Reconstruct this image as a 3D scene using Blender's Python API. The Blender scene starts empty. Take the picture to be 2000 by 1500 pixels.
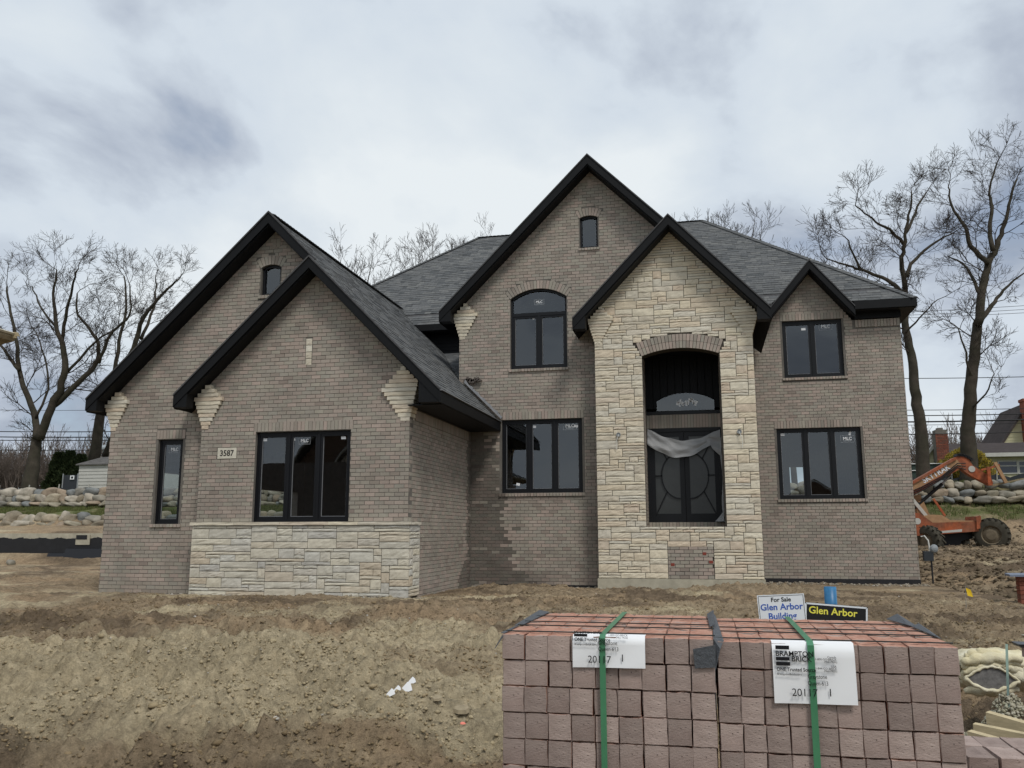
import bpy, math, random
import numpy as np
from mathutils import Vector, Matrix

# ------------------------------------------------------------------ scene, camera, light
S = bpy.context.scene
COL = S.collection
EYE = 1.6                                  # camera height above the ground it stands on
FPX, PITCH, YAW, ROLL = 1690.0, math.radians(9.68), math.radians(12.47), math.radians(-0.1)
cd = bpy.data.cameras.new('camera')
cam = bpy.data.objects.new('camera', cd); COL.objects.link(cam)
cd.sensor_fit = 'HORIZONTAL'; cd.sensor_width = 36.0; cd.lens = FPX / 2000.0 * 36.0
cd.clip_start = 0.05; cd.clip_end = 3000
cF = np.array([-math.sin(YAW) * math.cos(PITCH), math.cos(YAW) * math.cos(PITCH), math.sin(PITCH)])
cR = np.array([math.cos(YAW), math.sin(YAW), 0.0]); cU = np.cross(cR, cF)
cR = math.cos(ROLL) * cR + math.sin(ROLL) * cU; cU = np.cross(cR, cF)
cam.matrix_world = Matrix(((cR[0], cU[0], -cF[0], 0), (cR[1], cU[1], -cF[1], 0), (cR[2], cU[2], -cF[2], EYE), (0, 0, 0, 1)))
S.camera = cam
S.view_settings.view_transform = 'Standard'; S.view_settings.look = 'None'
S.view_settings.gamma = 1.0; S.view_settings.use_curve_mapping = False
S.view_settings.exposure = 0.38
S.cycles.max_bounces = 6; S.cycles.diffuse_bounces = 3; S.cycles.glossy_bounces = 3
S.cycles.transmission_bounces = 4; S.cycles.transparent_max_bounces = 12

SUN_EL, SUN_AZ = math.radians(52), math.radians(143)   # azimuth measured clockwise from +Y (the view depth)
sl = bpy.data.lights.new('sun', 'SUN'); sl.energy = 1.5; sl.angle = math.radians(14); sl.color = (1.0, 0.96, 0.9)
so = bpy.data.objects.new('sun', sl); COL.objects.link(so)
sdir = Vector((math.sin(SUN_AZ) * math.cos(SUN_EL), math.cos(SUN_AZ) * math.cos(SUN_EL), math.sin(SUN_EL)))
so.rotation_euler = sdir.to_track_quat('Z', 'Y').to_euler()
so.location = (0, -20, 40)

W = bpy.data.worlds.new('World'); S.world = W; W.use_nodes = True
wt = W.node_tree; wn = wt.nodes; wl = wt.links
wn.clear()
def N(nodes, typ, **kw):
    n = nodes.new(typ)
    for k, v in kw.items():
        if k in n.inputs: n.inputs[k].default_value = v
        else: setattr(n, k, v)
    return n
sky = N(wn, 'ShaderNodeTexSky', sky_type='NISHITA', sun_disc=False, sun_elevation=SUN_EL, sun_rotation=SUN_AZ)
tc = N(wn, 'ShaderNodeTexCoord')
# the cloud deck: the view direction is projected on a flat layer so that clouds shrink towards the horizon
sep = N(wn, 'ShaderNodeSeparateXYZ'); wl.new(tc.outputs['Generated'], sep.inputs[0])
zc = N(wn, 'ShaderNodeMath', operation='MAXIMUM'); wl.new(sep.outputs['Z'], zc.inputs[0]); zc.inputs[1].default_value = 0.0
za = N(wn, 'ShaderNodeMath', operation='ADD'); wl.new(zc.outputs[0], za.inputs[0]); za.inputs[1].default_value = 0.5
cmb = N(wn, 'ShaderNodeCombineXYZ')
for i, a in enumerate('XY'):
    dv = N(wn, 'ShaderNodeMath', operation='DIVIDE'); wl.new(sep.outputs[a], dv.inputs[0]); wl.new(za.outputs[0], dv.inputs[1]); wl.new(dv.outputs[0], cmb.inputs[i])
def wnoise(scale, detail, rough, dist, off):
    m = N(wn, 'ShaderNodeMapping'); m.inputs['Location'].default_value = off; wl.new(cmb.outputs[0], m.inputs['Vector'])
    n = N(wn, 'ShaderNodeTexNoise', Scale=scale, Detail=detail, Roughness=rough, Distortion=dist); wl.new(m.outputs[0], n.inputs['Vector'])
    return n
n1 = wnoise(2.1, 7, 0.52, 0.35, (3.1, 7.7, 0.0))
n2 = wnoise(0.95, 4, 0.5, 0.2, (9.3, 1.2, 4.0))
n3 = wnoise(6.0, 6, 0.55, 0.3, (1.9, 5.5, 2.0))
mx = N(wn, 'ShaderNodeMath', operation='MULTIPLY_ADD'); n1s = N(wn, 'ShaderNodeMath', operation='MULTIPLY_ADD'); wl.new(n1.outputs[0], n1s.inputs[0]); n1s.inputs[1].default_value = 1.55; n1s.inputs[2].default_value = -0.26
wl.new(n2.outputs[0], mx.inputs[0]); mx.inputs[1].default_value = 0.6; wl.new(n1s.outputs[0], mx.inputs[2])
mx2 = N(wn, 'ShaderNodeMath', operation='MULTIPLY_ADD'); wl.new(n3.outputs[0], mx2.inputs[0]); mx2.inputs[1].default_value = 0.22; wl.new(mx.outputs[0], mx2.inputs[2])
cr = N(wn, 'ShaderNodeValToRGB'); wl.new(mx2.outputs[0], cr.inputs[0])
CLOUD = [(0.70, (2.7, 3.1, 3.8)), (0.80, (3.7, 4.15, 4.85)), (0.90, (5.0, 5.55, 6.15)), (1.0, (5.45, 5.95, 6.4)), (1.14, (6.2, 6.6, 6.85))]
er = cr.color_ramp
while len(er.elements) < len(CLOUD): er.elements.new(0.5)
for e, (p, c) in zip(er.elements, CLOUD): e.position = (p - 0.6) / 0.6; e.color = (c[0] / 10, c[1] / 10, c[2] / 10, 1)
rm = N(wn, 'ShaderNodeMapRange'); wl.new(mx2.outputs[0], rm.inputs[0]); rm.inputs[1].default_value = 0.6; rm.inputs[2].default_value = 1.2
wl.new(rm.outputs[0], cr.inputs[0])
sc10 = N(wn, 'ShaderNodeVectorMath', operation='SCALE'); wl.new(cr.outputs[0], sc10.inputs[0]); sc10.inputs['Scale'].default_value = 10.0
# thin gaps between the clouds let the blue sky through
gap = N(wn, 'ShaderNodeMapRange'); wl.new(n1.outputs[0], gap.inputs[0])
gap.inputs[1].default_value = 0.30; gap.inputs[2].default_value = 0.42; gap.inputs[3].default_value = 0.45; gap.inputs[4].default_value = 1.0
mixw = N(wn, 'ShaderNodeMix', data_type='RGBA'); wl.new(gap.outputs[0], mixw.inputs[0]); wl.new(sky.outputs[0], mixw.inputs[6]); wl.new(sc10.outputs[0], mixw.inputs[7])
bg = N(wn, 'ShaderNodeBackground', Strength=0.1); wl.new(mixw.outputs[2], bg.inputs[0])
wo = N(wn, 'ShaderNodeOutputWorld'); wl.new(bg.outputs[0], wo.inputs[0])

# ------------------------------------------------------------------ photo pixel -> direction -> point on a known plane
def ray(px, py): return cF * FPX + cR * (px - 1000.0) - cU * (py - 750.0)
def at(px, py, Y):
    d = ray(px, py); d = d * (Y / d[1]); return Vector((d[0], d[1], d[2] + EYE))
def at_x(px, py, X):
    d = ray(px, py); d = d * (X / d[0]); return Vector((d[0], d[1], d[2] + EYE))
def at_z(px, py, Z):
    d = ray(px, py); d = d * ((Z - EYE) / d[2]); return Vector((d[0], d[1], Z))

rng = random.Random(7)
nr = np.random.default_rng(11)

# ------------------------------------------------------------------ helpers: properties, meshes
def tag(o, label=None, cat=None, group=None, kind=None):
    if label: o['label'] = label
    if cat: o['category'] = cat
    if group: o['group'] = group
    if kind: o['kind'] = kind
    return o
def setparent(o, parent):
    o.parent = parent
    if parent is not None:
        m = parent.get('_w')
        o.matrix_parent_inverse = Matrix.Translation(-Vector(parent['_w'])) if m is not None else Matrix.Identity(4)
def empty(name, loc, label=None, cat=None, group=None):
    o = bpy.data.objects.new(name, None); COL.objects.link(o); o.location = loc
    o['_w'] = list(loc); o.empty_display_size = 0.1
    return tag(o, label, cat, group)
class MB:
    """collects shapes in world coordinates; build() links them as one mesh object"""
    def __init__(s): s.v = []; s.f = []; s.t = []; s.w = []; s.smooth = False; s.mi = []
    def add(s, vs, fs, tint=0.0, wet=0.0, mi=0):
        b = len(s.v); s.v.extend(tuple(p) for p in vs)
        for f in fs: s.f.append(tuple(b + i for i in f)); s.t.append(tint); s.w.append(wet); s.mi.append(mi)
    def hexa(s, p, tint=0.0, wet=0.0, mi=0):     # p: 4 bottom points, 4 top points (same winding)
        s.add(p, [(3, 2, 1, 0), (4, 5, 6, 7), (0, 1, 5, 4), (1, 2, 6, 5), (2, 3, 7, 6), (3, 0, 4, 7)], tint, wet, mi)
    def box(s, x0, x1, y0, y1, z0, z1, tint=0.0, wet=0.0, mi=0):
        s.hexa([(x0, y0, z0), (x1, y0, z0), (x1, y1, z0), (x0, y1, z0), (x0, y0, z1), (x1, y0, z1), (x1, y1, z1), (x0, y1, z1)], tint, wet, mi)
    def obox(s, c, size, M=None, tint=0.0, mi=0):   # oriented box, M a 3x3 matrix
        hx, hy, hz = size[0] / 2, size[1] / 2, size[2] / 2; c = Vector(c)
        ps = [Vector(q) for q in ((-hx, -hy, -hz), (hx, -hy, -hz), (hx, hy, -hz), (-hx, hy, -hz), (-hx, -hy, hz), (hx, -hy, hz), (hx, hy, hz), (-hx, hy, hz))]
        s.hexa([c + (M @ q if M else q) for q in ps], tint, 0.0, mi)
    def bar(s, a, b, w, h, up=(0, 0, 1), tint=0.0, mi=0):   # beam from a to b
        a, b = Vector(a), Vector(b); d = (b - a).normalized(); r = d.cross(Vector(up))
        if r.length < 1e-4: r = d.cross(Vector((1, 0, 0)))
        r.normalize(); u = r.cross(d)
        q = [(-w / 2, -h / 2), (w / 2, -h / 2), (w / 2, h / 2), (-w / 2, h / 2)]
        s.hexa([a + r * x + u * z for x, z in q] + [b + r * x + u * z for x, z in q], tint, 0.0, mi)
    def prism(s, poly, fn0, fn1, tint=0.0, mi=0):   # poly: 2D points; fn0/fn1 map a 2D point to 3D on the two caps
        n = len(poly); vs = [fn0(*p) for p in poly] + [fn1(*p) for p in poly]
        fs = [tuple(range(n)), tuple(range(2 * n - 1, n - 1, -1))] + [(i, n + i, n + (i + 1) % n, (i + 1) % n) for i in range(n)]
        s.add(vs, fs, tint, 0.0, mi)
    def tube(s, pts, rad, n=6, cap=True, tint=0.0, mi=0):
        pts = [Vector(p) for p in pts]; m = len(pts)
        if not hasattr(rad, '__len__'): rad = [rad] * m
        vs = []; ref = None
        for i in range(m):
            d = (pts[min(i + 1, m - 1)] - pts[max(i - 1, 0)])
            d = d.normalized() if d.length > 1e-9 else Vector((0, 0, 1))
            if ref is None: ref = Vector((0, 0, 1)) if abs(d.z) < 0.9 else Vector((1, 0, 0))
            a = d.cross(ref)
            if a.length < 1e-5: a = d.cross(Vector((0.3, 1, 0.2)))
            a.normalize(); b = d.cross(a); ref = b.cross(d) * -1 if False else ref
            for k in range(n):
                t = 2 * math.pi * k / n; vs.append(pts[i] + (a * math.cos(t) + b * math.sin(t)) * rad[i])
        fs = [(i * n + k, i * n + (k + 1) % n, (i + 1) * n + (k + 1) % n, (i + 1) * n + k) for i in range(m - 1) for k in range(n)]
        if cap: fs += [tuple(range(n - 1, -1, -1)), tuple((m - 1) * n + k for k in range(n))]
        s.add(vs, fs, tint, 0.0, mi)
    def lathe(s, prof, c, ax, n=20, tint=0.0, mi=0, cap=True):   # prof: (along axis, radius)
        ax = Vector(ax).normalized(); c = Vector(c); a = ax.cross(Vector((0, 0, 1)))
        if a.length < 1e-4: a = Vector((1, 0, 0))
        a.normalize(); b = ax.cross(a); m = len(prof); vs = []
        for h, r in prof:
            for k in range(n):
                t = 2 * math.pi * k / n; vs.append(c + ax * h + (a * math.cos(t) + b * math.sin(t)) * r)
        fs = [(i * n + k, i * n + (k + 1) % n, (i + 1) * n + (k + 1) % n, (i + 1) * n + k) for i in range(m - 1) for k in range(n)]
        if cap: fs += [tuple(range(n - 1, -1, -1)), tuple((m - 1) * n + k for k in range(n))]
        s.add(vs, fs, tint, 0.0, mi)
    def build(s, name, mat, parent=None, smooth=False):
        me = bpy.data.meshes.new(name); me.from_pydata([tuple(p) for p in s.v], [], s.f)
        if any(s.t) or any(s.w):
            a = me.attributes.new('tint', 'FLOAT', 'FACE'); a.data.foreach_set('value', np.array(s.t, np.float32))
            a = me.attributes.new('wet', 'FLOAT', 'FACE'); a.data.foreach_set('value', np.array(s.w, np.float32))
        for m in (mat if isinstance(mat, (list, tuple)) else [mat]): me.materials.append(m)
        if any(s.mi): me.polygons.foreach_set('material_index', np.array(s.mi, np.int32))
        if smooth: me.polygons.foreach_set('use_smooth', np.ones(len(me.polygons), bool))
        me.update()
        o = bpy.data.objects.new(name, me); COL.objects.link(o)
        setparent(o, parent)
        return o
def npmesh(name, V, F, mat, parent=None, smooth=False, attrs=None):
    """V (n,3) array, F (m,k) array of equal-sided faces"""
    me = bpy.data.meshes.new(name); n, (m, k) = len(V), F.shape
    me.vertices.add(n); me.vertices.foreach_set('co', np.asarray(V, np.float32).ravel())
    me.loops.add(m * k); me.loops.foreach_set('vertex_index', F.astype(np.int32).ravel())
    me.polygons.add(m); me.polygons.foreach_set('loop_start', np.arange(0, m * k, k, dtype=np.int32))
    if smooth: me.polygons.foreach_set('use_smooth', np.ones(m, bool))
    for nm, (dom, arr) in (attrs or {}).items():
        a = me.attributes.new(nm, 'FLOAT', dom); a.data.foreach_set('value', np.asarray(arr, np.float32))
    for mm in (mat if isinstance(mat, (list, tuple)) else [mat]): me.materials.append(mm)
    me.update(calc_edges=True); me.validate()
    o = bpy.data.objects.new(name, me); COL.objects.link(o); setparent(o, parent)
    return o
# lettering: every string is turned into a flat mesh once, while the scene is still empty
STRINGS = ['MLC', '3587', 'BRAMPTON', 'BRICK', 'ONE Trusted Source', 'BramptonBrick.com', 'Canada', '1-800-GO-BRICK', '(462-7425)', 'USA', '1-844-GO-BRICK', 'Greystone', 'Queen-613', '20117', '1', 'BRAMPTON BRICK', 'For Sale', 'Glen Arbor', 'Building', 'SKYTRAK']
def letter_meshes():
    out = {}; obs = []
    for s in STRINGS:
        for bold in (0, 1):
            cu = bpy.data.curves.new('t', 'FONT'); cu.body = s; cu.size = 1.0; cu.align_x = 'LEFT'; cu.extrude = 0.01; cu.offset = 0.018 * bold; cu.resolution_u = 3
            o = bpy.data.objects.new('t', cu); COL.objects.link(o); obs.append((s, bold, o))
    dg = bpy.context.evaluated_depsgraph_get(); dg.update()
    for s, bold, o in obs:
        me = o.evaluated_get(dg).to_mesh(); out[s, bold] = ([tuple(v.co) for v in me.vertices], [tuple(p.vertices) for p in me.polygons])
    for s, bold, o in obs: cu = o.data; bpy.data.objects.remove(o); bpy.data.curves.remove(cu)
    return out
LETTERS = letter_meshes()
def text(s, size, mat, parent, origin, ux=(1, 0, 0), uy=(0, 0, 1), name='lettering', align='CENTER', bold=0.0, depth=0.001, sx=1.0):
    """flat lettering: origin is the baseline point, ux the reading direction, uy up"""
    vs, fs = LETTERS[s, 1 if bold > 0 else 0]; w = max(v[0] for v in vs); sh_ = {'LEFT': 0.0, 'CENTER': -w / 2, 'RIGHT': -w}[align]
    ux, uy = Vector(ux).normalized(), Vector(uy).normalized(); n = ux.cross(uy); o = Vector(origin)
    mb = MB(); mb.add([o + ux * ((v[0] + sh_) * size * sx) + uy * (v[1] * size) + n * (v[2] * 100 * depth) for v in vs], fs)
    return mb.build(name, mat, parent)

# ------------------------------------------------------------------ materials
def material(name, color, rough=0.8, spec=0.3, metal=0.0, var=None, vscale=6.0, bump=0.0, bscale=40.0, tint=None, coord='Object', stretch=None, mottle=0.0, mscale=2.0, wet=False, extra=None, objrand=0.0, bdist=0.01):
    m = bpy.data.materials.new(name); m.use_nodes = True; nt = m.node_tree; nd, lk = nt.nodes, nt.links
    b = nd['Principled BSDF']; b.inputs['Roughness'].default_value = rough; b.inputs['Metallic'].default_value = metal
    b.inputs['Specular IOR Level'].default_value = spec
    t = N(nd, 'ShaderNodeTexCoord'); vec = t.outputs[coord]
    if stretch:
        mp = N(nd, 'ShaderNodeMapping'); mp.inputs['Scale'].default_value = stretch; lk.new(vec, mp.inputs['Vector']); vec = mp.outputs[0]
    def noise(sc, det=5, ro=0.6):
        n = N(nd, 'ShaderNodeTexNoise', Scale=sc, Detail=det, Roughness=ro); lk.new(vec, n.inputs['Vector']); return n.outputs[0]
    c = N(nd, 'ShaderNodeRGB'); c.outputs[0].default_value = (*color, 1); cur = c.outputs[0]
    def mixc(fac, a, bcol, typ='MIX'):
        x = N(nd, 'ShaderNodeMix', data_type='RGBA', blend_type=typ)
        if isinstance(fac, float): x.inputs[0].default_value = fac
        else: lk.new(fac, x.inputs[0])
        lk.new(a, x.inputs[6])
        if isinstance(bcol, tuple): x.inputs[7].default_value = (*bcol, 1)
        else: lk.new(bcol, x.inputs[7])
        return x.outputs[2]
    def ramp(val, lo, hi, a=0.0, bb=1.0):
        r = N(nd, 'ShaderNodeMapRange'); lk.new(val, r.inputs[0])
        for i, q in enumerate((lo, hi, a, bb)): r.inputs[1 + i].default_value = q
        return r.outputs[0]
    if tint:                     # list of colours picked per piece
        at_ = N(nd, 'ShaderNodeAttribute', attribute_name='tint'); oi = N(nd, 'ShaderNodeObjectInfo')
        ad = N(nd, 'ShaderNodeMath', operation='MULTIPLY_ADD'); lk.new(oi.outputs['Random'], ad.inputs[0]); ad.inputs[1].default_value = objrand; lk.new(at_.outputs['Fac'], ad.inputs[2])
        fr = N(nd, 'ShaderNodeMath', operation='FRACT'); lk.new(ad.outputs[0], fr.inputs[0])
        cr_ = N(nd, 'ShaderNodeValToRGB'); lk.new(fr.outputs[0], cr_.inputs[0]); e = cr_.color_ramp
        while len(e.elements) < len(tint): e.elements.new(0.5)
        for i, (el, q) in enumerate(zip(e.elements, tint)): el.position = i / max(1, len(tint) - 1); el.color = (*q, 1)
        cur = cr_.outputs[0]
    if var: cur = mixc(ramp(noise(vscale), 0.35, 0.65), cur, var)
    if mottle:
        v = ramp(noise(mscale, 6, 0.65), 0.3, 0.7, 1 - mottle, 1 + mottle); x = N(nd, 'ShaderNodeVectorMath', operation='SCALE'); lk.new(cur, x.inputs[0]); lk.new(v, x.inputs['Scale']); cur = x.outputs[0]
    if wet:
        aw = N(nd, 'ShaderNodeAttribute', attribute_name='wet')
        v = ramp(aw.outputs['Fac'], 0, 1, 1.0, 0.42); x = N(nd, 'ShaderNodeVectorMath', operation='SCALE'); lk.new(cur, x.inputs[0]); lk.new(v, x.inputs['Scale']); cur = x.outputs[0]
        lk.new(ramp(aw.outputs['Fac'], 0, 1, rough, 0.6), b.inputs['Roughness'])
    if extra: cur = extra(nd, lk, cur, noise, ramp, mixc, t, b)
    lk.new(cur, b.inputs['Base Color'])
    if bump and name == 'churned soil':      # two scales of crumbly relief
        b1 = N(nd, 'ShaderNodeBump', Strength=1.0, Distance=0.035); lk.new(noise(15, 8, 0.75), b1.inputs['Height'])
        b2 = N(nd, 'ShaderNodeBump', Strength=0.9, Distance=0.022); lk.new(noise(48, 6, 0.7), b2.inputs['Height']); lk.new(b1.outputs[0], b2.inputs['Normal']); lk.new(b2.outputs[0], b.inputs['Normal'])
    elif bump:
        bp = N(nd, 'ShaderNodeBump', Strength=bump, Distance=bdist); lk.new(noise(bscale, 6, 0.65), bp.inputs['Height']); lk.new(bp.outputs[0], b.inputs['Normal'])
    return m
M_ = {}
M_['brick'] = material('grey brown brick', (0.24, 0.2, 0.18), 0.9, 0.2, tint=[(0.259, 0.214, 0.183), (0.316, 0.292, 0.243), (0.351, 0.284, 0.243), (0.300, 0.281, 0.239), (0.389, 0.315, 0.270), (0.277, 0.250, 0.214), (0.351, 0.321, 0.264)], objrand=7.13, mottle=0.16, mscale=1.3, bump=0.5, bscale=90, wet=True, bdist=0.004)
M_['mortar'] = material('grey mortar', (0.150, 0.138, 0.122), 0.95, 0.1, mottle=0.2, mscale=3, bump=0.3, bscale=60)
M_['backwall'] = material('plain brown brick', (0.22, 0.19, 0.17), 0.92, 0.2, mottle=0.2, mscale=8)
M_['stone'] = material('split limestone', (0.5, 0.45, 0.36), 0.9, 0.2, tint=[(0.512, 0.457, 0.365), (0.655, 0.601, 0.482), (0.602, 0.520, 0.392), (0.557, 0.520, 0.438), (0.690, 0.618, 0.472), (0.575, 0.475, 0.365), (0.628, 0.592, 0.498)], objrand=5.77, mottle=0.14, mscale=5, bump=0.55, bscale=55, bdist=0.008)
M_['stone_grey'] = material('grey split limestone', (0.45, 0.42, 0.36), 0.9, 0.2, tint=[(0.494, 0.469, 0.401), (0.573, 0.539, 0.447), (0.529, 0.453, 0.347), (0.538, 0.525, 0.471), (0.608, 0.560, 0.444), (0.459, 0.445, 0.409)], objrand=5.77, mottle=0.15, mscale=5, bump=0.6, bscale=55, bdist=0.008)
M_['stonejoint'] = material('stone joint', (0.07, 0.062, 0.052), 0.95, 0.1)
M_['concrete'] = material('pale concrete', (0.40, 0.37, 0.29), 0.92, 0.2, mottle=0.22, mscale=3, bump=0.25, bscale=30)
M_['tar'] = material('black damp proofing', (0.012, 0.012, 0.014), 0.55, 0.4, mottle=0.3, mscale=4, bump=0.3, bscale=12)
M_['blackwood'] = material('black painted trim', (0.0055, 0.006, 0.007), 0.6, 0.2, mottle=0.15, mscale=4, bump=0.06, bscale=20)
M_['siding'] = material('black siding', (0.006, 0.0065, 0.008), 0.65, 0.2)
M_['shingle'] = material('charcoal shingle', (0.07, 0.07, 0.07), 0.95, 0.15, tint=[(0.090, 0.094, 0.096), (0.129, 0.132, 0.132), (0.105, 0.109, 0.112), (0.148, 0.150, 0.147), (0.117, 0.121, 0.124), (0.075, 0.080, 0.083)], objrand=3.31, mottle=0.22, mscale=14, bump=0.5, bscale=200, bdist=0.003)
M_['shingleflat'] = material('charcoal roofing', (0.075, 0.075, 0.077), 0.95, 0.15, mottle=0.25, mscale=9, bump=0.5, bscale=90)
M_['frame'] = material('black window frame', (0.0055, 0.006, 0.008), 0.45, 0.28)
M_['bead'] = material('grey glazing bead', (0.20, 0.205, 0.215), 0.5, 0.4)
M_['white'] = material('white paper', (0.78, 0.79, 0.8), 0.8, 0.3)
M_['greyprint'] = material('grey print', (0.35, 0.37, 0.39), 0.8, 0.2)
M_['ink'] = material('black print', (0.012, 0.012, 0.014), 0.8, 0.2)
M_['interior'] = material('dark interior', (0.035, 0.034, 0.033), 0.95, 0.1)
def glass(name, tint, ior=1.75):
    m = bpy.data.materials.new(name); m.use_nodes = True; nd, lk = m.node_tree.nodes, m.node_tree.links; nd.clear()
    fr = N(nd, 'ShaderNodeFresnel', IOR=ior); gl = N(nd, 'ShaderNodeBsdfGlossy', Roughness=0.012); gl.inputs['Color'].default_value = (0.92, 0.96, 1.0, 1)
    tr = N(nd, 'ShaderNodeBsdfTransparent'); tr.inputs['Color'].default_value = (*tint, 1)
    n = N(nd, 'ShaderNodeTexNoise', Scale=1.3, Detail=1.0); tcx = N(nd, 'ShaderNodeTexCoord'); lk.new(tcx.outputs['Object'], n.inputs['Vector'])
    bp = N(nd, 'ShaderNodeBump', Strength=0.04, Distance=0.05); lk.new(n.outputs[0], bp.inputs['Height']); lk.new(bp.outputs[0], gl.inputs['Normal'])
    mx_ = N(nd, 'ShaderNodeMixShader'); lk.new(fr.outputs[0], mx_.inputs[0]); lk.new(tr.outputs[0], mx_.inputs[1]); lk.new(gl.outputs[0], mx_.inputs[2])
    ge = N(nd, 'ShaderNodeNewGeometry'); iv = N(nd, 'ShaderNodeMath', operation='SUBTRACT'); iv.inputs[0].default_value = 1.0; lk.new(ge.outputs['Backfacing'], iv.inputs[1])   # the thin pane mirrors once, at its outer face
    mu = N(nd, 'ShaderNodeMath', operation='MULTIPLY'); lk.new(fr.outputs[0], mu.inputs[0]); lk.new(iv.outputs[0], mu.inputs[1]); lk.new(mu.outputs[0], mx_.inputs[0])
    o = N(nd, 'ShaderNodeOutputMaterial'); lk.new(mx_.outputs[0], o.inputs[0]); return m
M_['glass'] = glass('window glass', (0.74, 0.78, 0.78), 1.9)
# ------------------------------------------------------------------ terrain
def _hash(ix, iy, seed):
    h = (ix.astype(np.int64) * 374761393 + iy.astype(np.int64) * 668265263 + seed * 974711) & 0x7fffffff
    h = (h ^ (h >> 13)) * 1274126177 & 0x7fffffff
    return ((h ^ (h >> 16)) & 0xffff) / 65535.0
def vnoise(x, y, seed=0):
    ix, iy = np.floor(x), np.floor(y); fx, fy = x - ix, y - iy
    fx = fx * fx * fx * (fx * (fx * 6 - 15) + 10); fy = fy * fy * fy * (fy * (fy * 6 - 15) + 10)
    a, b = _hash(ix, iy, seed), _hash(ix + 1, iy, seed); c, d = _hash(ix, iy + 1, seed), _hash(ix + 1, iy + 1, seed)
    return (a * (1 - fx) + b * fx) * (1 - fy) + (c * (1 - fx) + d * fx) * fy
def fbm(x, y, oct=4, seed=0, gain=0.5, ridge=False):
    s = np.zeros_like(x); amp = 1.0; tot = 0.0; c, sn = math.cos(0.6), math.sin(0.6)
    for o in range(oct):
        n = vnoise(x, y, seed + o * 17)
        if ridge: n = 1 - np.abs(2 * n - 1)
        s += n * amp; tot += amp; amp *= gain
        x, y = (x * c - y * sn) * 2.03 + 5.1, (x * sn + y * c) * 2.03 + 1.7
    return s / tot
def worley(x, y, seed):
    ix, iy = np.floor(x), np.floor(y); best = np.full(x.shape, 9.0)
    for dx in (-1, 0, 1):
        for dy in (-1, 0, 1):
            cx, cy = ix + dx, iy + dy; d = (cx + 0.15 + 0.7 * _hash(cx, cy, seed) - x) ** 2 + (cy + 0.15 + 0.7 * _hash(cx, cy, seed + 7) - y) ** 2; best = np.minimum(best, d)
    return np.sqrt(best)
def sstep(a, b, t):
    t = np.clip((t - a) / (b - a), 0, 1); return t * t * (3 - 2 * t)
TIER1, TIER2 = 32.0, 35.2          # the two boulder walls left of the house
BANK = 46.0                        # the boulder wall right of the house
def profile(y, pts):
    return np.interp(y, [p[0] for p in pts], [p[1] for p in pts])
def base_ground(x, y):
    x = np.asarray(x, float); y = np.asarray(y, float)
    near = profile(y, [(-40, -0.2), (4, 0.0), (8, 0.10), (12, 0.24), (15.5, 0.35), (20, 0.29), (26, 0.30), (80, 0.42)])
    left = profile(y, [(-40, -0.2), (4, 0.0), (8, 0.08), (12, 0.22), (15.5, 0.38), (26.8, 0.46), (28.6, 1.6), (31.8, 1.85), (32.4, 2.26), (35.0, 2.74), (35.7, 3.46), (60, 3.9), (400, 4.0)])
    right = profile(y, [(-40, -0.2), (4, 0.0), (8, 0.10), (12, 0.27), (15.5, 0.40), (26, 0.50), (38, 0.93), (41.5, 1.05), (42.5, 1.5), (44, 2.35), (45.8, 2.86), (46.8, 3.86), (60, 4.2), (400, 4.4)])
    mid = profile(y, [(-40, -0.2), (4, 0.0), (8, 0.10), (12, 0.24), (15.5, 0.36), (19.5, 0.30), (24, 0.29), (34, 0.5), (48, 3.2), (400, 3.8)])
    wl_, wr_ = sstep(-12.0, -15.5, x), sstep(5.5, 8.0, x + 6 * sstep(34, 40, y))
    z = mid * (1 - wl_) * (1 - wr_) + left * wl_ + right * wr_
    # opposite the house the far side of the street climbs at the left, with boulders set in the grass
    z = z + sstep(-9, -15, y) * sstep(-20, -27, x) * 2.6
    return z
# loose piles and ruts: (x, y, rx, ry, height)
PILES = [(-3.6, 7.4, 1.9, 0.9, 0.20), (-2.4, 6.6, 1.2, 0.6, 0.17), (-4.6, 8.6, 1.5, 0.8, 0.13), (-5.8, 7.0, 1.6, 0.8, 0.12), (-1.9, 8.2, 0.9, 0.6, 0.13), (-1.35, 6.2, 0.8, 0.5, 0.10),
         (-4.3, 13.2, 0.9, 0.5, 0.14), (-6.6, 11.5, 1.0, 0.6, 0.10), (-3.0, 5.4, 1.8, 0.5, 0.10), (-0.9, 17.4, 1.3, 1.0, 0.10), (1.0, 18.9, 1.6, 0.9, 0.16), (-4.2, 19.4, 1.3, 0.9, 0.12), (2.2, 13.0, 1.6, 1.2, 0.08), (4.1, 6.9, 0.9, 0.5, 0.12),
         (7.5, 30, 2.5, 2.5, 0.25), (9.5, 27, 2.5, 1.5, 0.2)]
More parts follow.
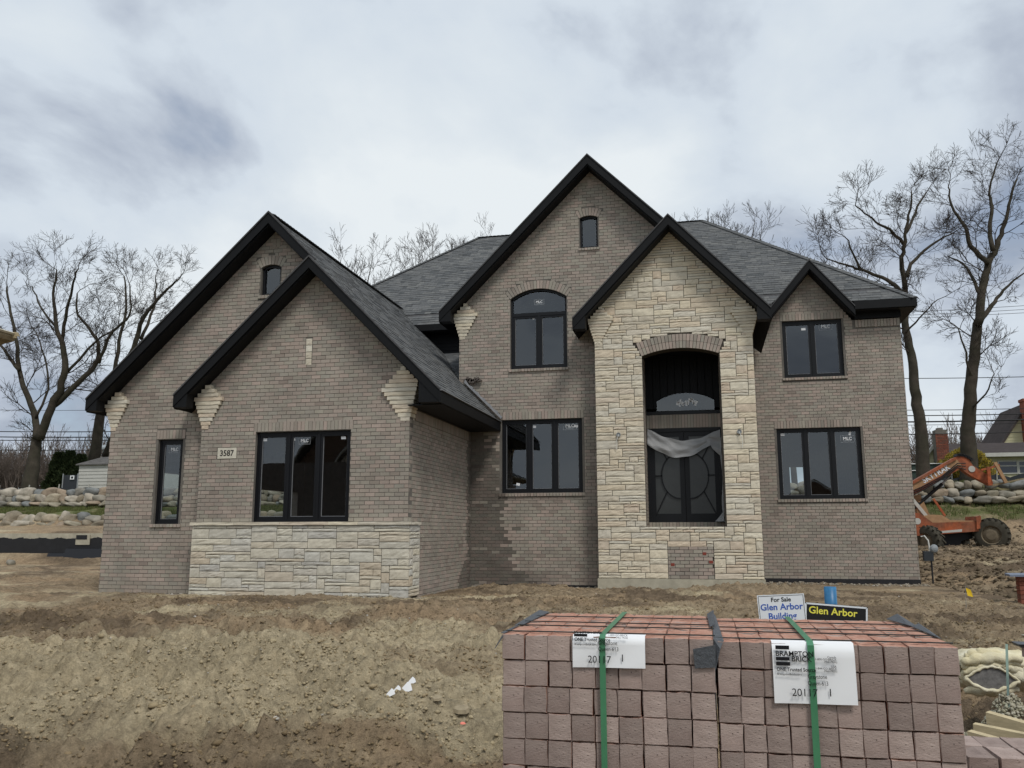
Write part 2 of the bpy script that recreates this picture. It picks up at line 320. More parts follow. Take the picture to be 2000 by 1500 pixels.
def rough_ground(x, y):
    """height above the smooth terrain: clods, tracks and piles of churned soil"""
    amp = sstep(0.5, 3.0, y) * (1 - 0.40 * sstep(10.5, 15, y) * sstep(6.5, 5, x)) * (1 - 0.45 * sstep(20, 30, y))
    h = (fbm(x * 0.45, y * 0.6, 4, 3) - 0.5) * 0.20
    r1 = fbm(x * 1.3, y * 1.9, 5, 21, 0.55, True); h = h + (r1 - 0.55) * 0.17
    r2_ = fbm(x * 3.4, y * 4.4, 4, 33, 0.6, True); h = h + (r2_ - 0.55) * 0.15 * (0.35 + 0.65 * sstep(0.40, 0.60, fbm(x * 0.5, y * 0.6, 3, 83)))
    cl = fbm(x * 5.0, y * 6.0, 4, 41, 0.6); mask = fbm(x * 0.7, y * 0.8, 3, 77)
    h = h + (cl - 0.5) * (0.08 + 0.18 * sstep(0.42, 0.66, mask))
    fine = fbm(x * 17, y * 20, 3, 59, 0.6, True); h = h + (fine - 0.5) * 0.040
    # clods: domes with cracks between, in patches
    wx_, wy_ = x + 0.10 * (fbm(x * 4, y * 4, 2, 201) - 0.5), y + 0.10 * (fbm(x * 4 + 9, y * 4, 2, 211) - 0.5)
    m1 = sstep(0.40, 0.54, fbm(x * 0.75, y * 0.95, 4, 221)); m2 = 0.35 + 0.65 * sstep(0.40, 0.58, fbm(x * 1.1 + 3, y * 1.3, 3, 231))
    h = h + m1 * 0.15 * (np.clip(1 - 1.7 * worley(wx_ * 4.2, wy_ * 5.0, 241) ** 2, 0, 1) - 0.4) * (0.3 + 1.4 * vnoise(x * 2.1, y * 2.6, 251)) + m2 * 0.062 * (np.clip(1 - 1.7 * worley(wx_ * 11, wy_ * 13, 261) ** 2, 0, 1) - 0.4)
    for (px, py, rx, ry, hh) in PILES:
        d = ((x - px) / rx) ** 2 + ((y - py) / ry) ** 2
        h = h + 1.25 * hh * np.exp(-d * 1.4) * (0.45 + 1.0 * fbm(x * 2.7, y * 3.2, 4, 91, 0.6, True))
    # the broad sandy mound, with a crumbling edge towards the camera
    nb = fbm(x * 0.8, y * 0.9, 4, 101); e = sstep(5.0, 5.35, y + 1.0 * (nb - 0.5) + 0.05 * (x + 3)) * sstep(10.4, 7.6, y + 1.2 * (nb - 0.5)) * sstep(-1.2, -2.6, x + 1.2 * (nb - 0.5)) * sstep(-10.5, -7.5, x)
    h = h + e * (0.10 + 0.26 * (fbm(x * 1.15 + 0.4 * y, y * 1.7, 5, 111, 0.55, True) - 0.42) + 0.10 * (fbm(x * 4.5, y * 5.5, 4, 121, 0.6) - 0.5))
    for (c0, sl_, wv, ph) in ((5.0, 0.05, 0.25, 0.0), (4.35, 0.04, 0.25, 0.5), (10.2, -0.06, 0.4, 1.0), (9.4, -0.05, 0.4, 1.4)):   # wheel ruts running past the house
        d = y - (c0 + sl_ * x + wv * np.sin(x * 0.7 + ph)); h = h - 0.10 * np.exp(-(d / 0.15) ** 2) * (0.7 + 0.3 * np.sign(np.sin(x * 31 + d * 20))) + 0.055 * np.exp(-((np.abs(d) - 0.32) / 0.14) ** 2)
    # level strip at the foot of the house walls
    foot = np.maximum(np.maximum(sstep(15.2, 15.9, y) * sstep(-4.6, -5.6, x), sstep(19.2, 20.2, y)) * sstep(6.5, 5.0, x) * sstep(-13.8, -12.4, x), 0)
    h = h * (1 - 0.75 * foot)
    # grass terraces are smoother
    gs = sstep(32.2, 33, y) * sstep(-13, -16, x); h = h * (1 - 0.7 * gs)
    return h * amp
def ground(x, y):
    x = np.asarray(x, float); y = np.asarray(y, float); return base_ground(x, y) + rough_ground(x, y)
def ground_hit(px, py):
    d = ray(px, py); t = np.linspace(3.0, 45.0, 1600) / d[1]; P = d[None] * t[:, None]; z = P[:, 2] + EYE; k = int(np.argmax(z < ground(P[:, 0], P[:, 1]))); return Vector((P[k, 0], P[k, 1], float(ground(P[k:k + 1, 0], P[k:k + 1, 1])[0])))
def gz(x, y): return float(ground(np.array([float(x)]), np.array([float(y)]))[0])

def axis(breaks):
    out = []
    for (a, b, st) in breaks: out.append(np.arange(a, b - 1e-6, st))
    return np.concatenate(out + [[breaks[-1][1]]])
gx = axis([(-700, -100, 60), (-100, -40, 6), (-40, -22, 0.6), (-22, -10, 0.14), (-10, 4.6, 0.026), (4.6, 12, 0.1), (12, 24, 0.2), (24, 60, 2.0), (60, 120, 10), (120, 700, 60)])
gy = axis([(-300, -40, 40), (-40, 0, 1.6), (0, 3, 0.25), (3, 4, 0.06), (4, 9.5, 0.030), (9.5, 17, 0.045), (17, 21, 0.07), (21, 30, 0.16), (30, 48, 0.22), (48, 80, 1.6), (80, 200, 12), (200, 900, 70)])
GX, GY = np.meshgrid(gx, gy); GZ = ground(GX, GY)
nyy, nxx = GX.shape
idx = np.arange(nyy * nxx).reshape(nyy, nxx)
F = np.stack([idx[:-1, :-1], idx[:-1, 1:], idx[1:, 1:], idx[1:, :-1]], -1).reshape(-1, 4)
V = np.stack([GX, GY, GZ], -1).reshape(-1, 3)
sx, sy = GX.ravel(), GY.ravel()
sand = sstep(0.44, 0.66, fbm(sx * 0.5 + 2, sy * 0.62, 5, 5) + 0.24 * np.exp(-(((sx + 5.2) / 4.2) ** 4 + ((sy - 6.9) / 3.4) ** 4)) - 0.10 * sstep(10, 12, sy) - 0.10 * sstep(-1.6, 0.2, sx))
clay = sstep(0.52, 0.66, fbm(sx * 0.5, sy * 0.8 + 9, 4, 13) + 0.10 * sstep(10, 13, sy) * sstep(-4, -9, sx))
dark = sstep(0.50, 0.64, fbm(sx * 0.8 + 4, sy * 1.1, 4, 29) + 0.10 * sstep(6, 8, sx) * sstep(22, 26, sy) * sstep(40, 37, sy))
gpatch = 0.6 + 0.8 * fbm(sx * 0.4, sy * 0.4, 3, 61)
grass = np.clip(np.maximum(sstep(-13.5, -16, sx) * sstep(32.2, 32.8, sy), np.maximum(sstep(5, 8, sx) * (0.75 * sstep(43.2, 44.2, sy) * sstep(46.2, 45.0, sy) + sstep(46.2, 46.9, sy)), sstep(-9, -12, sy))), 0, 1) * np.clip(gpatch, 0, 1)
def ground_color(nd, lk, cur, noise, ramp, mixc, t, b):
    def A(n): return N(nd, 'ShaderNodeAttribute', attribute_name=n).outputs['Fac']
    n1_ = noise(1.7, 8, 0.62); n2_ = noise(11, 6, 0.65)
    c = mixc(ramp(n1_, 0.35, 0.66), cur, (0.248, 0.185, 0.118))
    c = mixc(A('clay'), c, (0.310, 0.227, 0.143))
    c = mixc(A('dark'), c, (0.165, 0.123, 0.082))
    c = mixc(A('sand'), c, (0.444, 0.369, 0.244))
    n3_ = noise(38, 5, 0.7); am = N(nd, 'ShaderNodeMath', operation='MULTIPLY_ADD'); lk.new(n3_, am.inputs[0]); am.inputs[1].default_value = 0.6; lk.new(n2_, am.inputs[2])
    n4_ = noise(0.8, 5, 0.6); am2 = N(nd, 'ShaderNodeMath', operation='MULTIPLY_ADD'); lk.new(n4_, am2.inputs[0]); am2.inputs[1].default_value = 0.45; lk.new(am.outputs[0], am2.inputs[2])
    v = ramp(am2.outputs[0], 0.74, 1.30, 0.52, 1.42); x = N(nd, 'ShaderNodeVectorMath', operation='SCALE'); lk.new(c, x.inputs[0]); lk.new(v, x.inputs['Scale'])
    g = mixc(ramp(noise(3.0, 5, 0.6), 0.4, 0.62), x.outputs[0], (0.085, 0.105, 0.028))
    c = mixc(A('grass'), x.outputs[0], g)
    g2 = mixc(ramp(noise(2.2, 3, 0.6), 0.3, 0.6), c, (0.070, 0.100, 0.026))
    return mixc(A('grass'), c, g2)
M_['soil'] = material('churned soil', (0.306, 0.239, 0.158), 0.97, 0.12, bump=1.0, bscale=26, extra=ground_color, bdist=0.05)
go = npmesh('ground', V, F, M_['soil'], None, True, {'sand': ('POINT', sand), 'clay': ('POINT', clay), 'dark': ('POINT', dark), 'grass': ('POINT', grass)})
tag(go, 'churned bare soil with sandy piles in front of the house', kind='structure')

# clods and pebbles: nobody could count them
def ico():
    p = (1 + 5 ** 0.5) / 2; v = np.array([(-1, p, 0), (1, p, 0), (-1, -p, 0), (1, -p, 0), (0, -1, p), (0, 1, p), (0, -1, -p), (0, 1, -p), (p, 0, -1), (p, 0, 1), (-p, 0, -1), (-p, 0, 1)], float)
    f = np.array([(0, 11, 5), (0, 5, 1), (0, 1, 7), (0, 7, 10), (0, 10, 11), (1, 5, 9), (5, 11, 4), (11, 10, 2), (10, 7, 6), (7, 1, 8), (3, 9, 4), (3, 4, 2), (3, 2, 6), (3, 6, 8), (3, 8, 9), (4, 9, 5), (2, 4, 11), (6, 2, 10), (8, 6, 7), (9, 8, 1)])
    return v / np.linalg.norm(v[0]), f
IV, IF = ico()
OV = np.array([(1, 0, 0), (-1, 0, 0), (0, 1, 0), (0, -1, 0), (0, 0, 1), (0, 0, -1)], float); OF = np.array([(0, 2, 4), (2, 1, 4), (1, 3, 4), (3, 0, 4), (2, 0, 5), (1, 2, 5), (3, 1, 5), (0, 3, 5)])
def sandy(x, y): return sstep(0.44, 0.66, fbm(x * 0.5 + 2, y * 0.62, 5, 5) + 0.24 * np.exp(-(((x + 5.2) / 4.2) ** 4 + ((y - 6.9) / 3.4) ** 4)) - 0.10 * sstep(10, 12, y) - 0.10 * sstep(-1.6, 0.2, x))
def scatter(name, mat, n, region, smin, smax, label, flat=0.65, seed=1, power=3.0, mask=None, sink=0.25, tiny=False, bysand=False):
    IV_, IF_ = (OV, OF) if tiny else (IV, IF); nv, nf = len(IV_), len(IF_)
    r = np.random.default_rng(seed); (x0, x1, y0, y1) = region
    u = r.random(n); y = y0 * (y1 / y0) ** u; x = x0 + (x1 - x0) * r.random(n)
    if mask is not None: k = mask(x, y, r); x, y = x[k], y[k]
    n = len(x); s = smin + (smax - smin) * r.random(n) ** power
    z = ground(x, y)
    V = IV_[None] * (1 + 1.0 * (r.random((n, nv, 1)) - 0.5)) * s[:, None, None] * (0.7 + 0.6 * r.random((n, 1, 3))); V[:, :, 2] *= flat
    a = r.random(n) * 6.28; ca, sa = np.cos(a)[:, None], np.sin(a)[:, None]
    V = np.stack([V[..., 0] * ca - V[..., 1] * sa, V[..., 0] * sa + V[..., 1] * ca, V[..., 2]], -1)
    V += np.stack([x, y, z + s * flat * sink], -1)[:, None]
    F = (IF_[None] + (np.arange(n) * nv)[:, None, None]).reshape(-1, 3)
    tn = r.random(n) if not bysand else np.clip(0.62 * sandy(x, y) + 0.36 * r.random(n), 0, 0.99)
    o = npmesh(name, V.reshape(-1, 3), F, mat, None, False, {'tint': ('FACE', np.repeat(tn, nf))})
    return tag(o, label, 'soil', kind='stuff')
M_['clod'] = material('soil clods', (0.2, 0.16, 0.1), 0.97, 0.1, tint=[(0.153, 0.113, 0.067), (0.209, 0.157, 0.093), (0.255, 0.192, 0.114), (0.296, 0.231, 0.141), (0.352, 0.289, 0.183), (0.408, 0.343, 0.224)], bump=0.6, bscale=70)
M_['pebble'] = material('pebbles', (0.4, 0.38, 0.33), 0.9, 0.2, tint=[(0.42, 0.40, 0.35), (0.30, 0.27, 0.22), (0.52, 0.50, 0.46), (0.36, 0.30, 0.24)])
M_['rubble'] = material('mortar rubble', (0.3, 0.27, 0.22), 0.95, 0.1, tint=[(0.24, 0.205, 0.155), (0.30, 0.27, 0.22), (0.19, 0.16, 0.12), (0.40, 0.37, 0.32)])
M_['clodd'] = material('damp soil clods', (0.13, 0.1, 0.065), 0.95, 0.1, tint=[(0.120, 0.092, 0.060), (0.165, 0.128, 0.084), (0.095, 0.075, 0.050), (0.20, 0.155, 0.10)], bump=0.6, bscale=60)
nohouse = lambda x, y, r: ~(((y > 15.7) & (x > -12.6) & (x < -5.4)) | ((y > 19.8) & (x > -5.6) & (x < 5.2)))
clump = lambda x, y, r: nohouse(x, y, r) & (fbm(x * 0.9, y * 1.1, 4, 77) + 0.25 * (r.random(len(x)) - 0.5) > 0.52)
scatter('soil_clods', M_['clod'], 22000, (-11, 7, 3.2, 20), 0.008, 0.036, 'loose clods of churned soil strewn over the front yard', mask=clump, power=3.5, bysand=True, sink=0.05)
crumbly = lambda x, y, r: nohouse(x, y, r) & (fbm(x * 1.3, y * 1.7, 4, 177) + 0.30 * (r.random(len(x)) - 0.5) > 0.50)
scatter('soil_crumbs', M_['clod'], 170000, (-11, 5, 3.2, 17), 0.005, 0.020, 'fine crumbs of dry soil over the yard near the brick pallets', mask=crumbly, seed=4, power=1.6, tiny=True, bysand=True, sink=0.2)
scatter('pebbles', M_['pebble'], 1500, (-11, 7, 3.5, 20), 0.005, 0.024, 'pale pebbles and mortar crumbs scattered on the soil', mask=nohouse, seed=9, power=3.5)
def rub(x, y, r): return ((np.abs(y - 15.75) < 0.22) & (x > -12.6) & (x < -5.2)) | ((np.abs(y - 20.1 - 0.3 * r.random(len(x))) < 0.35) & (x > -5.5) & (x < 1.5)) | ((np.abs(y - 23.1) < 0.5) & (x > 1.2) & (x < 5.2))
scatter('mortar_rubble', M_['rubble'], 30000, (-12.6, 5.2, 15.3, 23.5), 0.006, 0.045, 'crumbled mortar and gravel along the foot of the house walls', mask=rub, seed=12, power=3.0)
# right of the house the ground is wetter and cloddier
scatter('dark_clods', M_['clodd'], 22000, (5.3, 18, 14, 43), 0.015, 0.10, 'dark clods of soil right of the house before the lift truck', seed=15, power=3.0, tiny=True, sink=0.05)
# blades of grass on the terraces
def blades(name, n, region, label, h=(0.06, 0.16), seed=3, keep=None):
    r = np.random.default_rng(seed); x0, x1, y0, y1 = region; x = x0 + (x1 - x0) * r.random(n); y = y0 + (y1 - y0) * r.random(n)
    k = fbm(x * 0.9, y * 0.9, 3, 61) > 0.40
    if keep is not None: k &= keep(x, y)
    x, y = x[k], y[k]; n = len(x); z = ground(x, y)
    hh = h[0] + (h[1] - h[0]) * r.random(n); a = r.random(n) * 6.28; w = 0.012; lean = 0.5 * hh * (r.random(n))
    dx, dy = np.cos(a), np.sin(a)
    P = np.stack([np.stack([x - dy * w, y + dx * w, z - 0.01], -1), np.stack([x + dy * w, y - dx * w, z - 0.01], -1), np.stack([x + dx * lean, y + dy * lean, z + hh], -1)], 1)
    o = npmesh(name, P.reshape(-1, 3), np.arange(n * 3).reshape(n, 3), M_['blade'], None, False, {'tint': ('FACE', r.random(n))})
    return tag(o, label, 'grass', kind='stuff')
M_['blade'] = material('grass blades', (0.08, 0.1, 0.03), 0.8, 0.2, tint=[(0.060, 0.095, 0.022), (0.095, 0.115, 0.035), (0.165, 0.145, 0.065), (0.075, 0.110, 0.028)])
blades('grass', 60000, (-34, -15, 32.4, 36.5), 'green grass on the terrace between the two boulder walls at left')
blades('bank_grass', 26000, (7, 24, 43.4, 47.5), 'thin grass on the dirt bank below the boulder wall at right', h=(0.05, 0.2), seed=5)
# ------------------------------------------------------------------ the brick house (X along the front, Y into the depth)
H = 1.6                                      # heights below were measured from the eye line
Y0, Y1, Y2, Y3, Y4 = 16.0, 16.3, 20.6, 20.0, 23.6
YD = 21.25                                   # plane of the front door
XS = -5.59                                   # right side wall of the left wing
house = empty('brick_house', (-4, 20, 0.4), 'new two-storey grey-brown brick house with black gables and a stone entry arch', 'house')
COURSE, BLEN, JNT = 0.0794, 0.2032, 0.010
def intervals(polys, z):
    xs = []
    for P in polys:
        for (a, b) in zip(P, P[1:] + P[:1]):
            if (a[1] <= z) != (b[1] <= z): xs.append(a[0] + (z - a[1]) / (b[1] - a[1]) * (b[0] - a[0]))
    xs.sort(); return [(xs[i], xs[i + 1]) for i in range(0, len(xs) - 1, 2)]
def rect(x0, x1, z0, z1): return [(x0, z0), (x1, z0), (x1, z1), (x0, z1)]
def arch_poly(x0, x1, z0, zs, rise, n=14):    # opening with a segmental head
    P = [(x0, z0), (x1, z0)]
    for i in range(n + 1):
        t = i / n; x = x1 + (x0 - x1) * t; P.append((x, zs + rise * (1 - (2 * t - 1) ** 2)))
    return P
def planeY(Yp): return lambda u, d, z: (u, Yp - d, z)      # d: how far it stands proud
def planeX(Xp): return lambda u, d, z: (Xp + d, u, z)
def backing(name, polys, plane, mat, thick=0.2, front=-0.008):
    mb = MB(); eps = 1e-5
    zs = sorted(set(round(p[1], 5) for P in polys for p in P))
    for za, zb in zip(zs[:-1], zs[1:]):
        if zb - za < 1e-4: continue
        A, B = intervals(polys, za + eps), intervals(polys, zb - eps)
        if len(A) != len(B): continue
        for (a0, a1), (b0, b1) in zip(A, B):
            mb.add([plane(a0, front, za), plane(a1, front, za), plane(b1, front, zb), plane(b0, front, zb)], [(0, 1, 2, 3)])
            mb.add([plane(a0, front - thick, za), plane(a1, front - thick, za), plane(b1, front - thick, zb), plane(b0, front - thick, zb)], [(3, 2, 1, 0)])
    for P in polys:
        for a, b in zip(P, P[1:] + P[:1]):
            mb.add([plane(a[0], front, a[1]), plane(b[0], front, b[1]), plane(b[0], front - thick, b[1]), plane(a[0], front - thick, a[1])], [(0, 1, 2, 3)])
    return mb.build(name, mat, house)
BR = []                                       # every brick: (8 corner points, tint, wet, wall)
def wet_at(p):
    """damp patch on the wall in the inner corner, under the end of the gutterless eave"""
    x, y, z = p
    if 20.3 < y < 20.7:
        e = 0.10 * math.sin(z * 9.1) + 0.07 * math.sin(z * 23.7 + 1)
        e += rng.gauss(0, 0.07); edge = -4.86 + e if z > 2.45 else (-4.80 + e if z > 1.2 else -4.62 + e + max(0, 0.75 - z) * 1.25)
        if z < 4.1 and x < edge - max(0, z - 3.3) * 0.75: return 0.95 if rng.random() > 0.05 else 0.4
        if z < 0.62 and x < -3.2: return 0.6 * max(0, 1 - abs(x + 4.2))
    if abs(x - XS) < 0.1 and 16.0 < y < 20.55:
        lim = 20.15 + 0.1 * math.sin(z * 7) - max(0, 0.95 - z) * 1.35
        if y > lim: return 0.75
    return 0.0
def brick8(plane, u0, u1, z0, z1, proud=0.0, tint=None, wall=None, deep=0.016):
    j = lambda s=0.002: rng.uniform(-s, s)
    d = proud + rng.uniform(-0.003, 0.003); k = 0.0025
    f = [(u0 + j(), z0 + j()), (u1 + j(), z0 + j()), (u1 + j(), z1 + j()), (u0 + j(), z1 + j())]
    pts = [plane(u, d, z) for u, z in f] + [plane(u, d - deep, z) for u, z in f]
    BR.append((pts, rng.random() if tint is None else tint, wet_at(pts[0]), wall))
_clump = {}
def course_bricks(polys, plane, wall, zbase, z0, z1):
    k0 = int(math.floor((z0 - zbase) / COURSE)); k = k0
    while zbase + k * COURSE < z1:
        za = zbase + k * COURSE; zb = za + COURSE
        for (a, b) in intervals(polys, (za + zb) / 2):
            off = (k % 2) * BLEN / 2 + (k * 7919 % 13) * 0.0016; i = math.floor((a - off) / BLEN); u = i * BLEN + off
            while u < b:
                ua, ub = max(u, a), min(u + BLEN, b)
                if ub - ua > 0.03: brick8(plane, ua + JNT / 2, ub - JNT / 2, za + JNT / 2, zb - JNT / 2, 0.0, None, wall)
                u += BLEN
        k += 1
def soldiers(plane, wall, u0, u1, z0, z1, proud=0.0, pitch=0.079, wet=None):
    n = max(1, round((u1 - u0) / pitch)); w = (u1 - u0) / n
    for i in range(n): brick8(plane, u0 + i * w + 0.005, u0 + (i + 1) * w - 0.005, z0 + 0.004, z1 - 0.004, proud, None, wall, 0.02 + max(0, proud))
def arch_bricks(plane, wall, x0, x1, zs, rise, thick, proud=0.0, rows=1, splay=0.35):
    cx = (x0 + x1) / 2; hw = (x1 - x0) / 2; R = (hw * hw + rise * rise) / (2 * rise); cz = zs + rise - R; a1 = math.asin(hw / R)
    n = max(3, round(2 * a1 * (R + thick / 2) / 0.079)); zig = 0
    for r_ in range(rows):
        ra, rb = R + thick * r_ / rows, R + thick * (r_ + 1) / rows
        nn = n if r_ % 2 == 0 else n
        for i in range(nn):
            t0 = -a1 + 2 * a1 * i / nn; t1 = -a1 + 2 * a1 * (i + 1) / nn; g = 0.005 / R
            f = [(cx + ra * math.sin(t0 + g), cz + ra * math.cos(t0 + g)), (cx + ra * math.sin(t1 - g), cz + ra * math.cos(t1 - g)), (cx + (rb - 0.006) * math.sin(t1 - g), cz + (rb - 0.006) * math.cos(t1 - g)), (cx + (rb - 0.006) * math.sin(t0 + g), cz + (rb - 0.006) * math.cos(t0 + g))]
            d = proud + rng.uniform(-0.003, 0.003)
            BR.append(([plane(u, d, z) for u, z in f] + [plane(u, d - 0.02 - proud, z) for u, z in f], rng.random(), 0.0, wall))
    return [(cx + (R + thick) * math.sin(-a1 + 2 * a1 * i / 16), cz + (R + thick) * math.cos(-a1 + 2 * a1 * i / 16)) for i in range(17)], (cx, cz, R, a1)
def arch_hole(x0, x1, z0, zs, rise, thick):    # the opening together with its brick arch
    cx = (x0 + x1) / 2; hw = (x1 - x0) / 2; R = (hw * hw + rise * rise) / (2 * rise); cz = zs + rise - R; a1 = math.asin(hw / R)
    P = [(x0, z0), (x1, z0), (x1, zs)]
    for i in range(17):
        t = a1 - 2 * a1 * i / 16; P.append((cx + (R + thick) * math.sin(t), cz + (R + thick) * math.cos(t)))
    return P + [(x0, zs)]
def seg_hole(x0, x1, z0, zs, rise):
    cx = (x0 + x1) / 2; hw = (x1 - x0) / 2; R = (hw * hw + rise * rise) / (2 * rise); cz = zs + rise - R; a1 = math.asin(hw / R)
    return [(x0, z0), (x1, z0)] + [(cx + R * math.sin(a1 - 2 * a1 * i / 16), cz + R * math.cos(a1 - 2 * a1 * i / 16)) for i in range(17)]

# roof lines (top of shingles at the fascia)
OPK, OLT = (-8.78, 6.65 + H), (-12.86, 2.78 + H)            # outer left gable: peak, left tip
IPK, ILT, IRT = (-7.67, 5.50 + H), (-10.56, 2.74 + H), (-4.87, 2.67 + H)
MPK, MLT, MRT = (-2.54, 9.21 + H), (-6.33, 5.40 + H), (1.25, 5.40 + H)
PPK, PLT, PRT = (-0.60, 7.26 + H), (-2.88, 4.89 + H), (1.60, 4.90 + H)
RPK, RLT, RRT = (2.92, 7.04 + H), (1.62, 5.50 + H), (3.98, 5.72 + H)
EAVE = 5.90 + H; EX0, EX1 = -12.68, 5.48; RIDGE = 10.28 + H; RX0, RX1 = -7.48, 0.28
FO, FI, FM, FP, FR = 15.95, 15.65, 20.2, 19.6, 23.2         # planes of the rake boards
def under(pk, lt, x, drop=0.13):              # wall head under a sloping roof
    return pk[1] - (pk[1] - lt[1]) / abs(pk[0] - lt[0]) * abs(x - pk[0]) - drop
ZB = -1.32 + H
# outer gable wall
wallA = backing('wall', [[(-12.5, ZB - 0.3), (-9.9, ZB - 0.3), (-9.9, under(IPK, ILT, -9.9)), (IPK[0], IPK[1] - 0.18), (-7.45, under(OPK, (IRT[0], IRT[1]), -7.45)), (OPK[0], OPK[1] - 0.14), (-12.5, under(OPK, OLT, -12.5))],
                        rect(-11.32, -10.73, 0.17 + H, 1.94 + H), seg_hole(-9.10, -8.65, 4.98 + H, 5.58 + H, 0.07)], planeY(Y1), M_['mortar'])
course_bricks([[(-12.5, ZB), (-9.9, ZB), (-9.9, under(IPK, ILT, -9.9)), (IPK[0], IPK[1] - 0.18), (-7.45, under(OPK, IRT, -7.45)), (OPK[0], OPK[1] - 0.14), (-12.5, under(OPK, OLT, -12.5))],
               rect(-11.36, -10.68, 0.10 + H, 2.15 + H), arch_hole(-9.12, -8.63, 4.90 + H, 5.58 + H, 0.07, 0.22)], planeY(Y1), wallA, ZB, ZB, 8.4)
soldiers(planeY(Y1), wallA, -11.36, -10.68, 1.95 + H, 2.145 + H, 0.002)
soldiers(planeY(Y1), wallA, -11.38, -10.66, 0.10 + H, 0.17 + H, 0.035)
arch_bricks(planeY(Y1), wallA, -9.12, -8.63, 5.58 + H, 0.07, 0.21)
soldiers(planeY(Y1), wallA, -9.14, -8.61, 4.90 + H, 4.975 + H, 0.03)
for i in (-1, 0): brick8(planeY(Y1), OPK[0] + i * 0.10 + 0.02, OPK[0] + i * 0.10 + 0.10, OPK[1] - 0.62, OPK[1] - 0.44, 0.01, None, wallA)
# projecting front gable of the wing, brick above a stone skirt
CAPZ = 0.20 + H
gI = [(-10.12, CAPZ), (XS, CAPZ), (XS, 2.40 + H), (-5.2, 2.62 + H), (IPK[0], IPK[1] - 0.14), (-10.12, under(IPK, ILT, -10.12))]
gI = [(-10.12, CAPZ), (XS, CAPZ), (XS, under(IPK, IRT, XS)), (IPK[0], IPK[1] - 0.14), (-10.12, under(IPK, ILT, -10.12))]
wallB = backing('wall', [[(-10.12, ZB - 0.3), (XS, ZB - 0.3)] + gI[2:], rect(-8.88, -6.82, 0.20 + H, 2.0 + H)], planeY(Y0), M_['mortar'])
course_bricks([gI, rect(-8.88, -6.82, CAPZ - 0.1, 2.0 + H), rect(-8.93, -6.77, 2.0 + H, 2.215 + H), rect(-9.72, -9.29, 1.475 + H, 1.705 + H), rect(-7.86, -7.71, 3.34 + H, 3.91 + H)], planeY(Y0), wallB, CAPZ, CAPZ, 7.2)
soldiers(planeY(Y0), wallB, -8.93, -6.77, 2.01 + H, 2.21 + H, 0.002)
brick8(planeY(Y0), IPK[0] - 0.02, IPK[0] + 0.07, IPK[1] - 0.62, IPK[1] - 0.44, 0.01, None, wallB)
# right side wall of the wing
wallC = backing('wall', [[(Y0 + 0.19, ZB - 0.3), (Y2 + 0.1, ZB - 0.3), (Y2 + 0.1, 2.44 + H), (Y0 + 0.19, 2.44 + H)]], planeX(XS), M_['mortar'])
course_bricks([[(Y0 + 0.006, ZB), (Y2 - 0.02, ZB), (Y2 - 0.02, 2.17 + H), (Y0 + 0.006, 2.17 + H)], [(Y0, ZB), (16.5, ZB), (16.5, CAPZ - 0.005), (Y0, CAPZ - 0.005)]], planeX(XS), wallC, CAPZ - 19 * COURSE, ZB, 4)
soldiers(planeX(XS), wallC, Y0 + 0.35, Y2 - 0.05, 2.19 + H, 2.40 + H, 0.012)
# middle section with the tall gable
gM = [(XS - 0.02, ZB), (-2.15, ZB), (-2.15, 4.9 + H), (PPK[0] - 0.1, PPK[1] - 0.25), (0.05, under(MPK, MRT, 0.05)), (MPK[0], MPK[1] - 0.14), (-5.92, under(MPK, MLT, -5.92)), (-5.92, 2.2 + H), (XS - 0.02, 2.2 + H)]
wallD = backing('wall', [[(XS - 0.02, ZB - 0.3), (-2.15, ZB - 0.3)] + gM[2:], rect(-4.82, -2.83, 0.92 + H, 2.70 + H), seg_hole(-4.59, -3.17, 3.97 + H, 5.76 + H, 0.24), seg_hole(-2.81, -2.36, 6.97 + H, 7.75 + H, 0.06)], planeY(Y2), M_['mortar'])
course_bricks([gM, rect(-4.87, -2.78, 0.83 + H, 2.91 + H), arch_hole(-4.60, -3.16, 3.89 + H, 5.76 + H, 0.24, 0.22), arch_hole(-2.83, -2.34, 6.90 + H, 7.75 + H, 0.06, 0.22)], planeY(Y2), wallD, ZB, ZB, 11)
soldiers(planeY(Y2), wallD, -4.87, -2.78, 2.705 + H, 2.905 + H, 0.003)
soldiers(planeY(Y2), wallD, -4.88, -2.77, 0.835 + H, 0.915 + H, 0.04)
soldiers(planeY(Y2), wallD, -4.63, -3.13, 3.895 + H, 3.965 + H, 0.04)
arch_bricks(planeY(Y2), wallD, -4.60, -3.16, 5.76 + H, 0.24, 0.215, 0.003)
soldiers(planeY(Y2), wallD, -2.85, -2.32, 6.90 + H, 6.965 + H, 0.035)
arch_bricks(planeY(Y2), wallD, -2.83, -2.34, 7.75 + H, 0.06, 0.21, 0.003)
brick8(planeY(Y2), MPK[0] - 0.05, MPK[0] + 0.05, MPK[1] - 0.62, MPK[1] - 0.45, 0.01, None, wallD)
